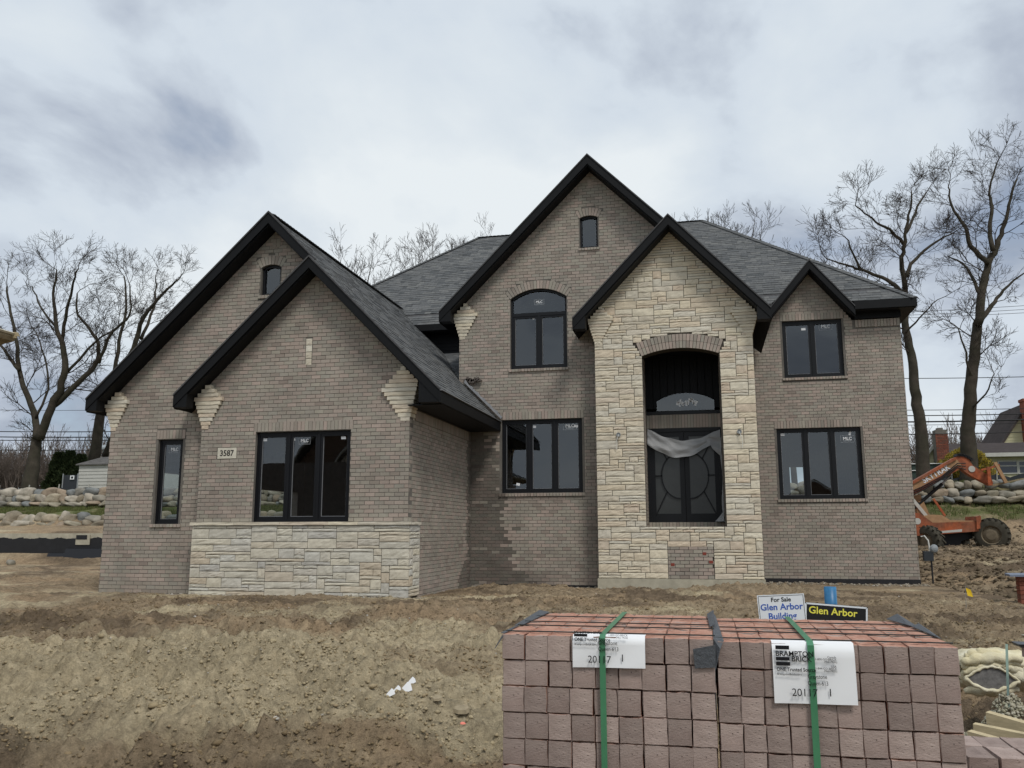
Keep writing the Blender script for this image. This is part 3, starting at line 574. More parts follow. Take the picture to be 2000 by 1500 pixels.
# right section
gR = [(1.15, ZB), (5.13, ZB), (5.13, 5.48 + H), (3.95, 5.48 + H), (RPK[0], RPK[1] - 0.16), (1.15, 5.2 + H)]
wallE = backing('wall', [[(1.15, ZB - 0.3), (5.13, ZB - 0.3)] + gR[2:], rect(1.90, 3.98, 0.82 + H, 2.65 + H), rect(2.18, 3.69, 4.0 + H, 5.535 + H)], planeY(Y4), M_['mortar'])
course_bricks([gR, rect(1.85, 4.03, 0.73 + H, 2.86 + H), rect(2.13, 3.74, 3.92 + H, 5.74 + H), rect(3.96, 5.13, 5.26 + H, 5.48 + H)], planeY(Y4), wallE, ZB + 0.12, ZB + 0.12, 9)
soldiers(planeY(Y4), wallE, 1.85, 4.03, 2.655 + H, 2.855 + H, 0.003); soldiers(planeY(Y4), wallE, 1.84, 4.05, 0.735 + H, 0.815 + H, 0.04)
soldiers(planeY(Y4), wallE, 2.13, 3.74, 5.54 + H, 5.735 + H, 0.003); soldiers(planeY(Y4), wallE, 2.12, 3.76, 3.925 + H, 3.995 + H, 0.04)
soldiers(planeY(Y4), wallE, 4.02, 5.12, 5.27 + H, 5.47 + H, 0.02)
# soot black damp proofing at the foot of the recessed walls
mb = MB(); mb.box(XS + 0.3, -2.35, Y2 - 0.012, Y2 + 0.1, 0.1, ZB + 0.075); mb.box(1.2, 5.135, Y4 - 0.02, Y4 + 0.1, 0.05, ZB + 0.13); mb.build('foundation_coating', M_['tar'], house)

# ---- stone ashlar
def ashlar(polys, plane, wall, mat, u0, u1, z0, z1, seed, unit=0.064, du=0.05, names='stone', wmax=0.62, bias=(5, 6, 3)):
    r = random.Random(seed); nu, nz = int(round((u1 - u0) / du)), int(round((z1 - z0) / unit))
    free = [[False] * nu for _ in range(nz)]
    for k in range(nz):
        ints = intervals(polys, z0 + (k + 0.5) * unit)
        for i in range(nu):
            uc = u0 + (i + 0.5) * du; free[k][i] = any(a <= uc <= b for a, b in ints)
    out = []
    for k in range(nz):
        i = 0
        while i < nu:
            if not free[k][i]: i += 1; continue
            n = 0
            while i + n < nu and free[k][i + n]: n += 1
            h = r.choices((1, 2, 3), bias)[0]; wmin = {1: 4, 2: 4, 3: 4}[h]; wm = int((wmax if h < 3 else wmax * 0.75) / du)
            w = min(n, r.randint(wmin, max(wmin + 1, wm)))
            if n - w < 3: w = n if n <= wm + 2 else n - 4
            while h > 1 and (k + h > nz or not all(free[k + q][i + s] for q in range(1, h) for s in range(w))): h -= 1
            for q in range(h):
                for s in range(w): free[k + q][i + s] = False
            out.append((u0 + i * du, u0 + (i + w) * du, z0 + k * unit, z0 + (k + h) * unit)); i += w
    for (ua, ub, za, zb) in out: rock(plane, ua, ub, za, zb, mat, wall, r, names)
    return out
def rock(plane, ua, ub, za, zb, mat, parent, r, name='stone', proud=0.014, gap=0.006, deep=0.03):
    ua, ub, za, zb = ua + gap, ub - gap, za + gap, zb - gap
    nx = max(3, min(7, int((ub - ua) / 0.07) + 2)); nz = 3 if zb - za < 0.09 else 4
    vs, fs = [], []; ph = r.random() * 99; sl_ = r.uniform(-0.35, 0.35)
    for b in range(nz + 1):
        for a in range(nx + 1):
            s, t = a / nx, b / nz; edge = (a in (0, nx)) or (b in (0, nz))
            wob = 0.003
            u = ua + (ub - ua) * s + (r.uniform(-wob, wob) if not edge else r.uniform(-wob, wob) * 0.6); z = za + (zb - za) * t + r.uniform(-wob, wob) * (0.5 if edge else 1)
            d = 0.004 if edge else proud * (0.6 + r.uniform(-0.3, 0.4)) + 0.0035 * math.sin(s * 7 + t * 4 * sl_ + ph)
            vs.append(plane(u, d, z))
    W_ = nx + 1
    for b in range(nz):
        for a in range(nx):
            q = b * W_ + a; fs.append((q, q + 1, q + W_ + 1, q + W_))
    ring = [a for a in range(W_)] + [b * W_ + nx for b in range(1, nz + 1)] + [nz * W_ + a for a in range(nx - 1, -1, -1)] + [b * W_ for b in range(nz - 1, 0, -1)]
    base = len(vs)
    for q in ring:
        a, b = q % W_, q // W_; vs.append(plane(ua + (ub - ua) * a / nx, -deep, za + (zb - za) * b / nz))
    L = len(ring)
    for i in range(L): fs.append((ring[(i + 1) % L], ring[i], base + i, base + (i + 1) % L))
    mb = MB(); mb.add(vs, fs); return mb.build(name, mat, parent)
# the skirt below the big window
YS = 15.92; XR = -5.53
mb = MB(); mb.box(-10.12, XR - 0.02, YS + 0.02, Y0 + 0.2, 0.05, CAPZ - 0.05); mb.box(XS - 0.05, XR - 0.02, YS + 0.02, 16.48, 0.05, CAPZ - 0.05)
skirt = mb.build('stone_skirt', M_['stonejoint'], house)
ashlar([rect(-10.15, XR, ZB - 0.05, CAPZ - 0.07)], planeY(YS), skirt, M_['stone_grey'], -10.15, XR, CAPZ - 0.07 - 22 * 0.064, CAPZ - 0.07, 5, du=0.055, wmax=0.9, bias=(5, 7, 3))
ashlar([rect(YS + 0.02, 16.5, 0.25, CAPZ - 0.07)], planeX(XR), skirt, M_['stone_grey'], YS + 0.03, 16.5, CAPZ - 0.07 - 21 * 0.064, CAPZ - 0.07, 8, du=0.1, wmax=0.5)
r_ = random.Random(3); u = -10.19
for w in (0.98, 1.0, 1.02, 0.62, 1.05):
    rock(lambda a, d, z: (a, YS - 0.035 - d, z), u, u + w, CAPZ - 0.068, CAPZ - 0.004, M_['stone'], skirt, r_, 'cap_stone', 0.006, 0.003, 0.13); u += w
rock(lambda a, d, z: (XR + 0.03 + d, a, z), YS - 0.03, 16.54, CAPZ - 0.066, CAPZ - 0.004, M_['stone'], skirt, r_, 'cap_stone', 0.006, 0.003, 0.1)
# entry front in stone
OX0, OX1, OZ0, OZS, ORISE = -1.33, 0.43, 0.085 + H, 4.03 + H, 0.16
gP = [(-2.42, -1.04 + H), (1.20, -1.04 + H), (1.20, under(PPK, PRT, 1.2, 0.2)), (PPK[0], PPK[1] - 0.22), (-2.42, under(PPK, PLT, -2.42, 0.2))]
wallP = backing('wall', [[(-2.42, 0.05), (1.20, 0.05)] + gP[2:], seg_hole(OX0, OX1, OZ0, OZS, ORISE)], lambda u, d, z: (u, Y3 - d + 0.012, z), M_['stonejoint'], thick=0.35)
def splayed():
    cx = (OX0 + OX1) / 2; hw = (OX1 - OX0) / 2; R = (hw * hw + ORISE * ORISE) / (2 * ORISE); cz = OZS + ORISE - R; a1 = math.asin(hw / R); P = [(OX0, OZ0), (OX1, OZ0), (OX1, OZS)]
    for i in range(17):
        t = a1 * 1.0 - 2 * a1 * i / 16; P.append((cx + (R + 0.34) * math.sin(t * 1.05), cz + (R + 0.34) * math.cos(t * 1.05)))
    return P + [(OX0, OZS)]
patch = rect(-0.86, 0.14, -1.04 + H, -0.36 + H)
ashlar([gP, splayed(), patch], planeY(Y3), wallP, M_['stone'], -2.42, 1.20, -1.04 + H, 7.0 + H, 21, unit=0.0635, du=0.0503, wmax=0.72, bias=(7, 6, 2.2))
arch_bricks(planeY(Y3), wallP, OX0, OX1, OZS, ORISE, 0.335, 0.012, rows=2)
course_bricks([patch], planeY(Y3), wallP, -1.04 + H, -1.04 + H, -0.36 + H)
mb = MB()
for (a, b) in ((-0.80, -0.72), (-0.10, -0.02), (0.03, 0.12)):
    z = -1.04 + H + (0.28 if a < -0.5 else (0.52 if a < -0.05 else 0.34)); mb.box(a, b, Y3 - 0.006, Y3 + 0.02, z, z + 0.06)
mb.build('red_brick_end', material('red brick ends', (0.22, 0.05, 0.035), 0.9), wallP)
mb = MB(); mb.box(-2.44, 1.22, Y3 - 0.03, Y3 + 0.4, 0.0, -1.045 + H); mb.build('footing', M_['concrete'], house)
# reveals of the entry recess, brick on both sides, a brick lintel and sill by the door
z = OZ0
for XP, sgn in ((OX0, 1), (OX1, -1)):
    course_bricks([[(Y3 + 0.02, OZ0), (YD, OZ0), (YD, 4.2 + H), (Y3 + 0.02, 4.2 + H)]], (lambda u, d, z, XP=XP, sgn=sgn: (XP + sgn * (d - 0.004), u, z)), wallP, OZ0, OZ0, 4.1 + H)
mb = MB(); mb.box(OX0 - 0.2, OX0 - 0.012, Y3 + 0.2, YD + 0.1, OZ0, 4.3 + H); mb.box(OX1 + 0.012, OX1 + 0.2, Y3 + 0.2, YD + 0.1, OZ0, 4.3 + H); mb.build('recess_wall', M_['mortar'], house)
mb = MB(); mb.box(OX0 - 0.2, OX1 + 0.2, Y3 + 0.3, YD + 0.1, 4.25 + H, 4.35 + H)
for i in range(10): mb.box(OX0 + i * 0.18, OX0 + i * 0.18 + 0.168, YD + 0.005, YD + 0.04, 2.95 + H, 4.3 + H)
mb.build('black_boarding', M_['siding'], house)
mb = MB(); mb.box(OX0 - 0.1, OX1 + 0.1, Y3 + 0.1, YD + 0.2, OZ0 - 0.14, OZ0 - 0.006); mb.build('entry_floor', M_['concrete'], house)
soldiers(planeY(YD - 0.02), wallP, OX0, OX1, 2.47 + H, 2.80 + H, 0.0, pitch=0.07); soldiers(planeY(YD - 0.06), wallP, OX0, OX1, OZ0, OZ0 + 0.13, 0.0)
mb = MB(); mb.box(OX0, OX1, YD - 0.008, YD + 0.1, 2.46 + H, 2.83 + H); mb.build('door_lintel', M_['mortar'], house)
mb = MB(); mb.box(OX0, OX1, YD - 0.05, YD + 0.1, OZ0, OZ0 + 0.128); mb.build('door_sill', M_['mortar'], house)

# ---- stepped stone corbels under the gable ends
def corbel(plane_y, xc, ztop, steps, mat, wallp, pk, tip, name='corbel_stone', depth=0.30, hgt=0.083, side=None):
    r = random.Random(int(xc * 100)); k = (pk[1] - tip[1]) / abs(pk[0] - tip[0])
    for i, (l, rr, pr) in enumerate(steps):
        z1 = ztop - i * hgt; out = abs(pk[0] - xc); lim = (pk[1] - 0.24 - z1) / k - out      # stays under the roof slope
        if tip[0] < pk[0]: l = max(l, -lim)
        else: rr = min(rr, lim)
        if rr - l < 0.06: continue
        rock((lambda a, d, z, pr=pr: (a, plane_y - pr - d, z)), xc + l, xc + rr, z1 - hgt, z1, mat, wallp, r, name, 0.008, 0.004, depth if side is None else depth)
def steps(n, wide, side, top=3):      # widest near the top third, tapering to the foot
    out = []
    for i in range(n):
        if i < top: t = wide * (0.35 + 0.65 * i / top); o = 0.16 * 1.0
        else: t = wide * (1 - 0.62 * (i - top) / (n - 1 - top))
        o = 0.26 * max(0, 1 - i / (n - 1.0)) ; pr = 0.115 * max(0.06, 1 - i / (n - 1.0))
        out.append((-o, t - 0.04, pr) if side < 0 else (-(t - 0.04), o, pr))
    return out
corbel(Y1, -12.5, 3.15 + H, steps(12, 0.46, -1, 4), M_['stone'], wallA, OPK, OLT)
corbel(Y0, -10.12, 3.09 + H, steps(12, 0.52, -1, 4), M_['stone'], wallB, IPK, ILT)
corbel(Y0, XS, 3.22 + H, steps(13, 0.62, 1, 5), M_['stone'], wallB, IPK, IRT)
corbel(Y2, -5.92, 5.78 + H, steps(12, 0.52, -1, 4), M_['stone'], wallD, MPK, MLT)
corbel(Y3, -2.42, 5.32 + H, steps(14, 0.50, -1, 5), M_['stone'], wallP, PPK, PLT, hgt=0.068)
corbel(Y3, 1.20, 5.35 + H, steps(14, 0.52, 1, 5), M_['stone'], wallP, PPK, PRT, hgt=0.068)

# ---- all bricks: the 300 that show largest are single objects, the rest is joined wall by wall
def shown(b):
    p = np.mean(np.array(b[0][:4]), 0) - np.array([0, 0, EYE]); a = np.array(b[0][:4], float)
    ar = np.linalg.norm(np.cross(a[1] - a[0], a[3] - a[0])); zc_ = p @ cF
    px = 1000 + FPX * (p @ cR) / zc_; py = 750 - FPX * (p @ cU) / zc_
    vis = 0 < px < 2000 and 0 < py < 1500
    n = np.cross(a[1] - a[0], a[3] - a[0]); n = n / (np.linalg.norm(n) + 1e-9); return ar * abs(n @ p) / (np.linalg.norm(p) ** 3) if vis else 0
order = sorted(range(len(BR)), key=lambda i: -shown(BR[i])); single = set(order[:300])
BF = [(0, 1, 2, 3), (1, 0, 4, 5), (2, 1, 5, 6), (3, 2, 6, 7), (0, 3, 7, 4)]
byw = {}
for i, (p, t, w, wall) in enumerate(BR):
    if i in single:
        mb = MB(); mb.add(p, BF, t + 0.001, w); mb.build('brick', M_['brick'], wall)
    else: byw.setdefault(wall.name, MB()).add(p, BF, t + 0.001, w)
for wname, mb in byw.items(): tag(mb.build('brickwork', M_['brick'], bpy.data.objects[wname]), kind='stuff')

# ---- the closed sides and back of the house, dark rooms behind the windows
mb = MB()
def slab(x0, x1, y0, y1, z0, z1): mb.box(x0, x1, y0, y1, z0, z1)
for (ya, yb, za_, zb_) in ((Y1 + 0.21, 17.3, 0.05, 2.5 + H), (17.3, 19.4, 0.05, 1.72), (17.3, 19.4, 2.98, 2.5 + H), (19.4, 22.2, 0.05, 2.5 + H), (22.2, 24.9, 0.05, 1.8), (22.2, 24.9, 2.8, 2.5 + H), (24.9, 33, 0.05, 2.5 + H)): slab(-12.5, -12.3, ya, yb, za_, zb_)
for (xa, xb, za_, zb_) in ((-12.3, 3.0, 0.05, 5.6 + H), (3.55, 5.1, 0.05, 5.6 + H), (3.0, 3.55, 0.05, 2.7), (3.0, 3.55, 3.9, 5.6 + H)): slab(xa, xb, 33, 33.2, za_, zb_)
slab(4.93, 5.125, Y4 + 0.21, 33, 0.05, 5.55 + H)
slab(-12.3, -12.1, 24.0, 33, 2.5 + H, 5.6 + H); slab(-5.92, -5.72, Y2 + 0.21, 24.4, 2.2 + H, 5.8 + H); slab(0.85, 1.05, Y2 + 0.1, Y4 + 0.2, 0.2, 5.2 + H); slab(1.0, 1.195, Y3 + 0.37, Y4 - 0.02, 0.2, 5.1 + H); slab(-2.415, -2.2, Y3 + 0.37, Y2 - 0.01, 0.2, 4.9 + H)
mb.build('side_and_back_walls', M_['backwall'], house)
mb = MB()
mb.box(-12.25, -5.85, 25.2, 25.3, 0.3, 2.4 + H); mb.box(-12.25, -5.8, 16.55, 25.3, 2.35 + H, 2.42 + H); mb.box(-12.25, -5.85, 16.55, 25.3, 0.2, 0.3); mb.box(-9.6, -8.2, 17.2, 17.3, 4.5 + H, 5.7 + H)
mb.box(-5.7, 0.8, 22.6, 22.7, 0.3, 5.3 + H); mb.box(-5.5, -2.4, 20.85, 22.6, 3.1 + H, 3.3 + H); mb.box(-5.5, -2.4, 20.85, 22.6, 0.5, 0.6)
mb.box(1.1, 4.9, 26.0, 26.1, 3.3 + H, 5.6 + H); mb.box(1.1, 4.9, 23.85, 32.9, 3.1 + H, 3.3 + H); mb.box(1.1, 4.9, 23.85, 32.9, 0.6, 0.7); mb.box(1.0, 1.1, 23.85, 32.9, 0.7, 3.1 + H); mb.box(1.1, 3.02, 32.8, 32.9, 0.7, 3.1 + H)
mb.box(-2.2, 0.9, YD + 0.9, YD + 1.0, 0.3, 4.4 + H)
mb.build('inner_walls', M_['interior'], house)
# black siding under the main eave left of the tall gable
mb = MB()
for i in range(23): z = 3.2 + H + i * 0.11; mb.hexa([(-12.3, Y4 - 0.005, z), (-5.93, Y4 - 0.005, z), (-5.93, Y4 + 0.15, z), (-12.3, Y4 + 0.15, z), (-12.3, Y4 + 0.012, z + 0.112), (-5.93, Y4 + 0.012, z + 0.112), (-5.93, Y4 + 0.15, z + 0.112), (-12.3, Y4 + 0.15, z + 0.112)])
mb.build('upper_siding', M_['siding'], house)
# ------------------------------------------------------------------ roofs
roof = empty('roof', (-4, 24, 7)); setparent(roof, house)
SH = []                                        # shingle tabs: (8 points, tint)
def shingles(O, U, Vv, poly, seed, expo=0.143, wmin=0.13, wmax=0.36):
    """O origin, U along the eave, Vv up the slope, poly in (u, v)"""
    r = random.Random(seed); O, U, Vv = Vector(O), Vector(U).normalized(), Vector(Vv).normalized(); n = U.cross(Vv)
    if n.z < 0: n = -n
    vmax = max(p[1] for p in poly); vmin = min(p[1] for p in poly); v = vmin
    while v < vmax - 0.01:
        vt = min(v + expo, vmax)
        A, B = intervals([poly], v + 0.002), intervals([poly], vt - 0.002)
        if len(A) == len(B):
            for (a0, a1), (b0, b1) in zip(A, B):
                u = min(a0, b0) - r.random() * 0.3
                while u < max(a1, b1):
                    w = r.uniform(wmin, wmax); ul, ur = u + 0.003, u + w - 0.001; u += w
                    la, ra = max(ul, a0), min(ur, a1); lb, rb = max(ul, b0), min(ur, b1)
                    if ra - la < 0.01 and rb - lb < 0.01: continue
                    ra, rb = max(ra, la), max(rb, lb)
                    t = r.choice((0.007, 0.009, 0.014, 0.016)); tt = 0.003
                    P = [O + U * la + Vv * v, O + U * ra + Vv * v, O + U * rb + Vv * (vt + 0.004), O + U * lb + Vv * (vt + 0.004)]
                    SH.append(([p for p in P] + [P[0] + n * t, P[1] + n * t, P[2] + n * tt, P[3] + n * tt], r.random() + 0.001))
        v += expo
def deck(name, pts, thick, mat):               # roof slab: pts on the top surface, given vertical thickness
    mb = MB(); n = len(pts); top = [Vector(p) for p in pts]; bot = [p - Vector((0, 0, thick)) for p in top]
    mb.add(top + bot, [tuple(range(n)), tuple(range(2 * n - 1, n - 1, -1))] + [(i, (i + 1) % n, n + (i + 1) % n, n + i) for i in range(n)])
    me = mb.build(name, [M_['shingleflat'], M_['blackwood']], roof)
    me.data.polygons.foreach_set('material_index', np.array([0] + [1] * (n + 1), np.int32)); return me
def zslope(pk, tip, x): return pk[1] - (pk[1] - tip[1]) / abs(pk[0] - tip[0]) * abs(x - pk[0])
def rake(yp, a, b, h=0.235, t=0.045, name='rake_board', lift=0.02):   # a, b: (x, z) ends along the top edge
    mb = MB(); mb.prism([(a[0], a[1] + lift), (b[0], b[1] + lift), (b[0], b[1] + lift - h), (a[0], a[1] + lift - h)], lambda x, z: (x, yp - t, z), lambda x, z: (x, yp - 0.001, z)); mb.build(name, M_['blackwood'], roof)
    # thin drip strip along the top of the board
    mb = MB(); mb.prism([(a[0], a[1] + lift + 0.028), (b[0], b[1] + lift + 0.028), (b[0], b[1] + lift - 0.01), (a[0], a[1] + lift - 0.01)], lambda x, z: (x, yp - t - 0.022, z), lambda x, z: (x, yp + 0.05, z)); mb.build('shingle_edge', M_['shingleflat'], roof)
TH = 0.24
zr = lambda x: zslope(OPK, IRT, x)
# left wing: right slope (the one the camera sees), left slopes
P2 = [(-4.87, FI), (-4.87, Y2 - 0.0), (-5.92, Y2 - 0.0), (-5.92, 24.2), (OPK[0], 24.2), (OPK[0], FO), (IPK[0], FO), (IPK[0], FI)]
deck('roof_slope', [(x, y, zr(x) - 0.01) for x, y in P2], TH, None)
sl = math.hypot(OPK[0] - IRT[0], OPK[1] - IRT[1]); ux = abs(OPK[0] - IRT[0]) / sl; uz = (OPK[1] - IRT[1]) / sl
shingles((IRT[0] + 0.03, 0, IRT[1] - 0.03), (0, 1, 0), (-ux, 0, uz), [(y - (0.02 if y < 16 else 0), abs(x - IRT[0] - 0.03) / ux) for x, y in P2], 31)
deck('roof_slope', [(OPK[0], FO, OPK[1] - 0.01), (OPK[0], 24.2, OPK[1] - 0.01), (OLT[0], 24.2, OLT[1] - 0.01), (OLT[0], FO, OLT[1] - 0.01)], TH, None)
deck('roof_slope', [(IPK[0], FI, IPK[1] - 0.01), (IPK[0], Y1 + 0.02, IPK[1] - 0.01), (ILT[0], Y1 + 0.02, ILT[1] - 0.01), (ILT[0], FI, ILT[1] - 0.01)], TH, None)
rake(FO, OPK, OLT); rake(FO, OPK, (IPK[0] - 0.02, zr(IPK[0] - 0.02)))
rake(FI, IPK, ILT); rake(FI, IPK, IRT)
# eave board and flat soffit along the right side of the wing
mb = MB(); mb.box(IRT[0] - 0.01, IRT[0] + 0.03, FI - 0.05, Y2 - 0.005, IRT[1] - 0.24, IRT[1] - 0.035); mb.build('eave_board', M_['blackwood'], roof)
mb = MB(); mb.box(XS + 0.0, IRT[0] - 0.012, Y0 - 0.14, Y2 - 0.006, IRT[1] - 0.245, IRT[1] - 0.225); mb.build('soffit', M_['blackwood'], roof)
mb = MB(); mb.bar((IRT[0] + 0.02, FI - 0.02, IRT[1] + 0.0), (IRT[0] + 0.02, Y2, IRT[1] + 0.0), 0.07, 0.012); mb.build('drip_edge', M_['bead'], roof)
# boxed ends of the rakes
def tail(yp, tip, sgn, yw, w=0.34, h=0.24):
    mb = MB(); x0, x1 = tip[0], tip[0] - sgn * w; zt = tip[1] + 0.015; s = 0.95
    mb.prism([(x0, zt - h), (x0, zt - 0.02), (x1, zt - 0.02 + s * w), (x1, zt - h + 0.0)], lambda x, z: (x, yp - 0.03, z), lambda x, z: (x, yw, z)); mb.build('rake_return', M_['blackwood'], roof)
tail(FO, OLT, -1, Y1 - 0.14, 0.26); tail(FI, ILT, -1, Y0 - 0.14, 0.30); tail(FI, IRT, 1, Y0 - 0.14, 0.42)
tail(FM, MLT, -1, Y2 - 0.14, 0.3); tail(FP, PLT, -1, Y3 - 0.14, 0.3); tail(FP, PRT, 1, Y3 - 0.14, 0.3)
# middle gable, entry gable, right gable
def gable(pk, lt, rt, yf, yb_ridge, yb_l, yb_r):
    deck('roof_slope', [(pk[0], yf, pk[1] - 0.01), (pk[0], yb_ridge, pk[1] - 0.01), (lt[0], yb_l, lt[1] - 0.01), (lt[0], yf, lt[1] - 0.01)], TH, None)
    deck('roof_slope', [(pk[0], yf, pk[1] - 0.01), (rt[0], yf, rt[1] - 0.01), (rt[0], yb_r, rt[1] - 0.01), (pk[0], yb_ridge, pk[1] - 0.01)], TH, None)
    rake(yf, pk, lt); rake(yf, pk, rt)
gable(MPK, MLT, MRT, FM, 27.3, 23.3, 23.3)
gable(PPK, PLT, PRT, FP, 25.0, 20.62, 23.4)
gable(RPK, RLT, RRT, FR, 24.7, 23.25, 23.25)
# main hip roof
s_main = (RIDGE - EAVE) / 5.2; sl = math.hypot(5.2, RIDGE - EAVE); vy, vz = 5.2 / sl, (RIDGE - EAVE) / sl
E0, E1 = (EX0, FR, EAVE), (EX1, FR, EAVE); R0, R1 = (RX0, FR + 5.2, RIDGE), (RX1, FR + 5.2, RIDGE); K0, K1 = (EX0, FR + 10.4, EAVE), (EX1, FR + 10.4, EAVE)
dn = lambda p, k=0.01: (p[0], p[1], p[2] - k)
ny_, nz_ = FR + 0.46, EAVE + 0.46 * s_main
deck('roof_slope', [dn(E0), dn((1.8, FR, EAVE)), dn((2.32, ny_, nz_)), dn((3.46, ny_, nz_)), dn((3.90, FR, EAVE)), dn(E1), dn(R1), dn(R0)], 0.2, None); deck('roof_slope', [dn(E1), dn(K1), dn(R1)], 0.2, None)
deck('roof_slope', [dn(K1), dn(K0), dn(R0), dn(R1)], 0.2, None); deck('roof_slope', [dn(K0), dn(E0), dn(R0)], 0.2, None)
shingles((0, FR - 0.02, EAVE - 0.017), (1, 0, 0), (0, vy, vz), [(EX0, 0), (1.8, 0), (2.32, 0.6), (3.46, 0.6), (3.90, 0), (EX1, 0), (RX1, sl), (RX0, sl)], 47)
mb = MB(); mb.box(RRT[0] - 0.02, EX1 - 0.005, FR - 0.045, FR - 0.002, EAVE - 0.235, EAVE - 0.02); mb.box(EX1 - 0.045, EX1 - 0.002, FR - 0.0015, FR + 10.4, EAVE - 0.235, EAVE - 0.03); mb.build('eave_board', M_['blackwood'], roof)
mb = MB(); mb.box(RRT[0] + 0.02, EX1 - 0.05, FR + 0.001, Y4 - 0.03, EAVE - 0.25, EAVE - 0.215); mb.box(5.14, EX1 - 0.05, Y4 - 0.03, FR + 10.2, EAVE - 0.25, EAVE - 0.215); mb.build('soffit', M_['blackwood'], roof)
mb = MB(); mb.box(RRT[0] + 0.03, 5.15, Y4 - 0.06, Y4 + 0.05, EAVE - 0.41, EAVE - 0.25); mb.build('frieze', M_['blackwood'], roof)
mb = MB(); mb.box(EX0, -5.9, FR - 0.045, FR - 0.002, EAVE - 0.2, EAVE - 0.02); mb.build('eave_board', M_['blackwood'], roof)
mb = MB(); mb.box(EX0, -5.93, FR + 0.0, Y4, EAVE - 0.22, EAVE - 0.2); mb.build('soffit', M_['blackwood'], roof)
# little front-sloping roof filling the corner between wing and tall gable
CT, CB = at(890, 690, 23.55), at(893, 742, 20.75)
cv = Vector((0, CB.y - CT.y, CB.z - CT.z)); cl = cv.length; O = Vector((-8.2, CB.y, CB.z))
deck('roof_slope', [(-8.2, CB.y, CB.z - 0.01), (-5.93, CB.y, CB.z - 0.01), (-5.93, CT.y, CT.z - 0.01), (-8.2, CT.y, CT.z - 0.01)], 0.1, None)
shingles(O, (1, 0, 0), (0, -cv.y, -cv.z), [(0, 0), (2.26, 0), (2.26, cl), (0, cl)], 53)
# hip and ridge caps
def caps(a, b, seed, w=0.15):
    a, b = Vector(a), Vector(b); d = (b - a).normalized(); L = (b - a).length; n = int(L / 0.14); r = random.Random(seed)
    side = d.cross(Vector((0, 0, 1))).normalized(); up = side.cross(d)
    for i in range(n):
        p, q = a + d * (L * i / n), a + d * (L * (i + 1) / n + 0.01); dr = 0.05
        lo, hi = 0.026, 0.012
        for s in (-1, 1):
            P = [p + up * lo, p + side * s * w + up * (lo - dr), q + side * s * w + up * (hi - dr), q + up * hi]
            if s > 0: P = [P[0], P[3], P[2], P[1]]
            SH.append(([v - up * 0.02 for v in P] + P, r.random() + 0.001))
caps(E1, R1, 1); caps(E0, R0, 2); caps(R0, R1, 3, 0.13); caps((OPK[0], FO, OPK[1]), (OPK[0], 24.0, OPK[1]), 4, 0.13)
def sh_size(s):
    p = np.mean(np.array([tuple(v) for v in s[0][4:]]), 0) - np.array([0, 0, EYE]); zc_ = p @ cF
    a = np.array([tuple(v) for v in s[0][4:]]); n = np.cross(a[1] - a[0], a[3] - a[0]); px = 1000 + FPX * (p @ cR) / zc_
    py = 750 - FPX * (p @ cU) / zc_
    # hidden ones: behind the tall gable or the entry gable
    hid = 860 < px < 1290 and py > 430 + abs(px - 1147) * 1.02 - 130
    return 0 if hid or not (0 < px < 2000) else abs(n @ p) / np.linalg.norm(p) ** 3
order = sorted(range(len(SH)), key=lambda i: -sh_size(SH[i])); single = set(order[:300])
SF = [(4, 5, 6, 7), (0, 1, 5, 4), (1, 2, 6, 5), (3, 0, 4, 7)]
mbs = MB()
for i, (p, t) in enumerate(SH):
    if i in single: mb = MB(); mb.add(p, SF, t); mb.build('shingle', M_['shingle'], roof)
    else: mbs.add(p, SF, t)
tag(mbs.build('shingles', M_['shingle'], roof), kind='stuff')
# felt paper and flashing curling up at the foot of the wing's right slope
mb = MB(); a, b = Vector((-4.80, 20.5, 2.72 + H)), Vector((-5.75, 20.52, 3.66 + H))
for i in range(9):
    p, q = a.lerp(b, i / 9), a.lerp(b, (i + 1) / 9); k = 0.03 * math.sin(i * 2.1)
    mb.hexa([p + Vector((0, -0.06, 0)), q + Vector((0, -0.06, 0)), q + Vector((0, 0.06, 0)), p + Vector((0, 0.06, 0)), p + Vector((0.03, -0.05, 0.05 + k)), q + Vector((0.03, -0.05, 0.05 - k)), q + Vector((0, 0.06, 0.06)), p + Vector((0, 0.06, 0.06))])
mb.build('flashing', M_['bead'], roof)
mb = MB()
for i in range(7):
    mb.obox((-5.72 + i * 0.06, 20.53, 3.72 + H + 0.03 * math.sin(i * 1.7)), (0.10, 0.08, 0.11 - abs(i - 2) * 0.02), Matrix.Rotation(i * 0.5, 3, 'Y'))
mb.build('mortar_dropping', material('dark mortar lump', (0.10, 0.085, 0.075), 0.95, bump=0.6), wallD)

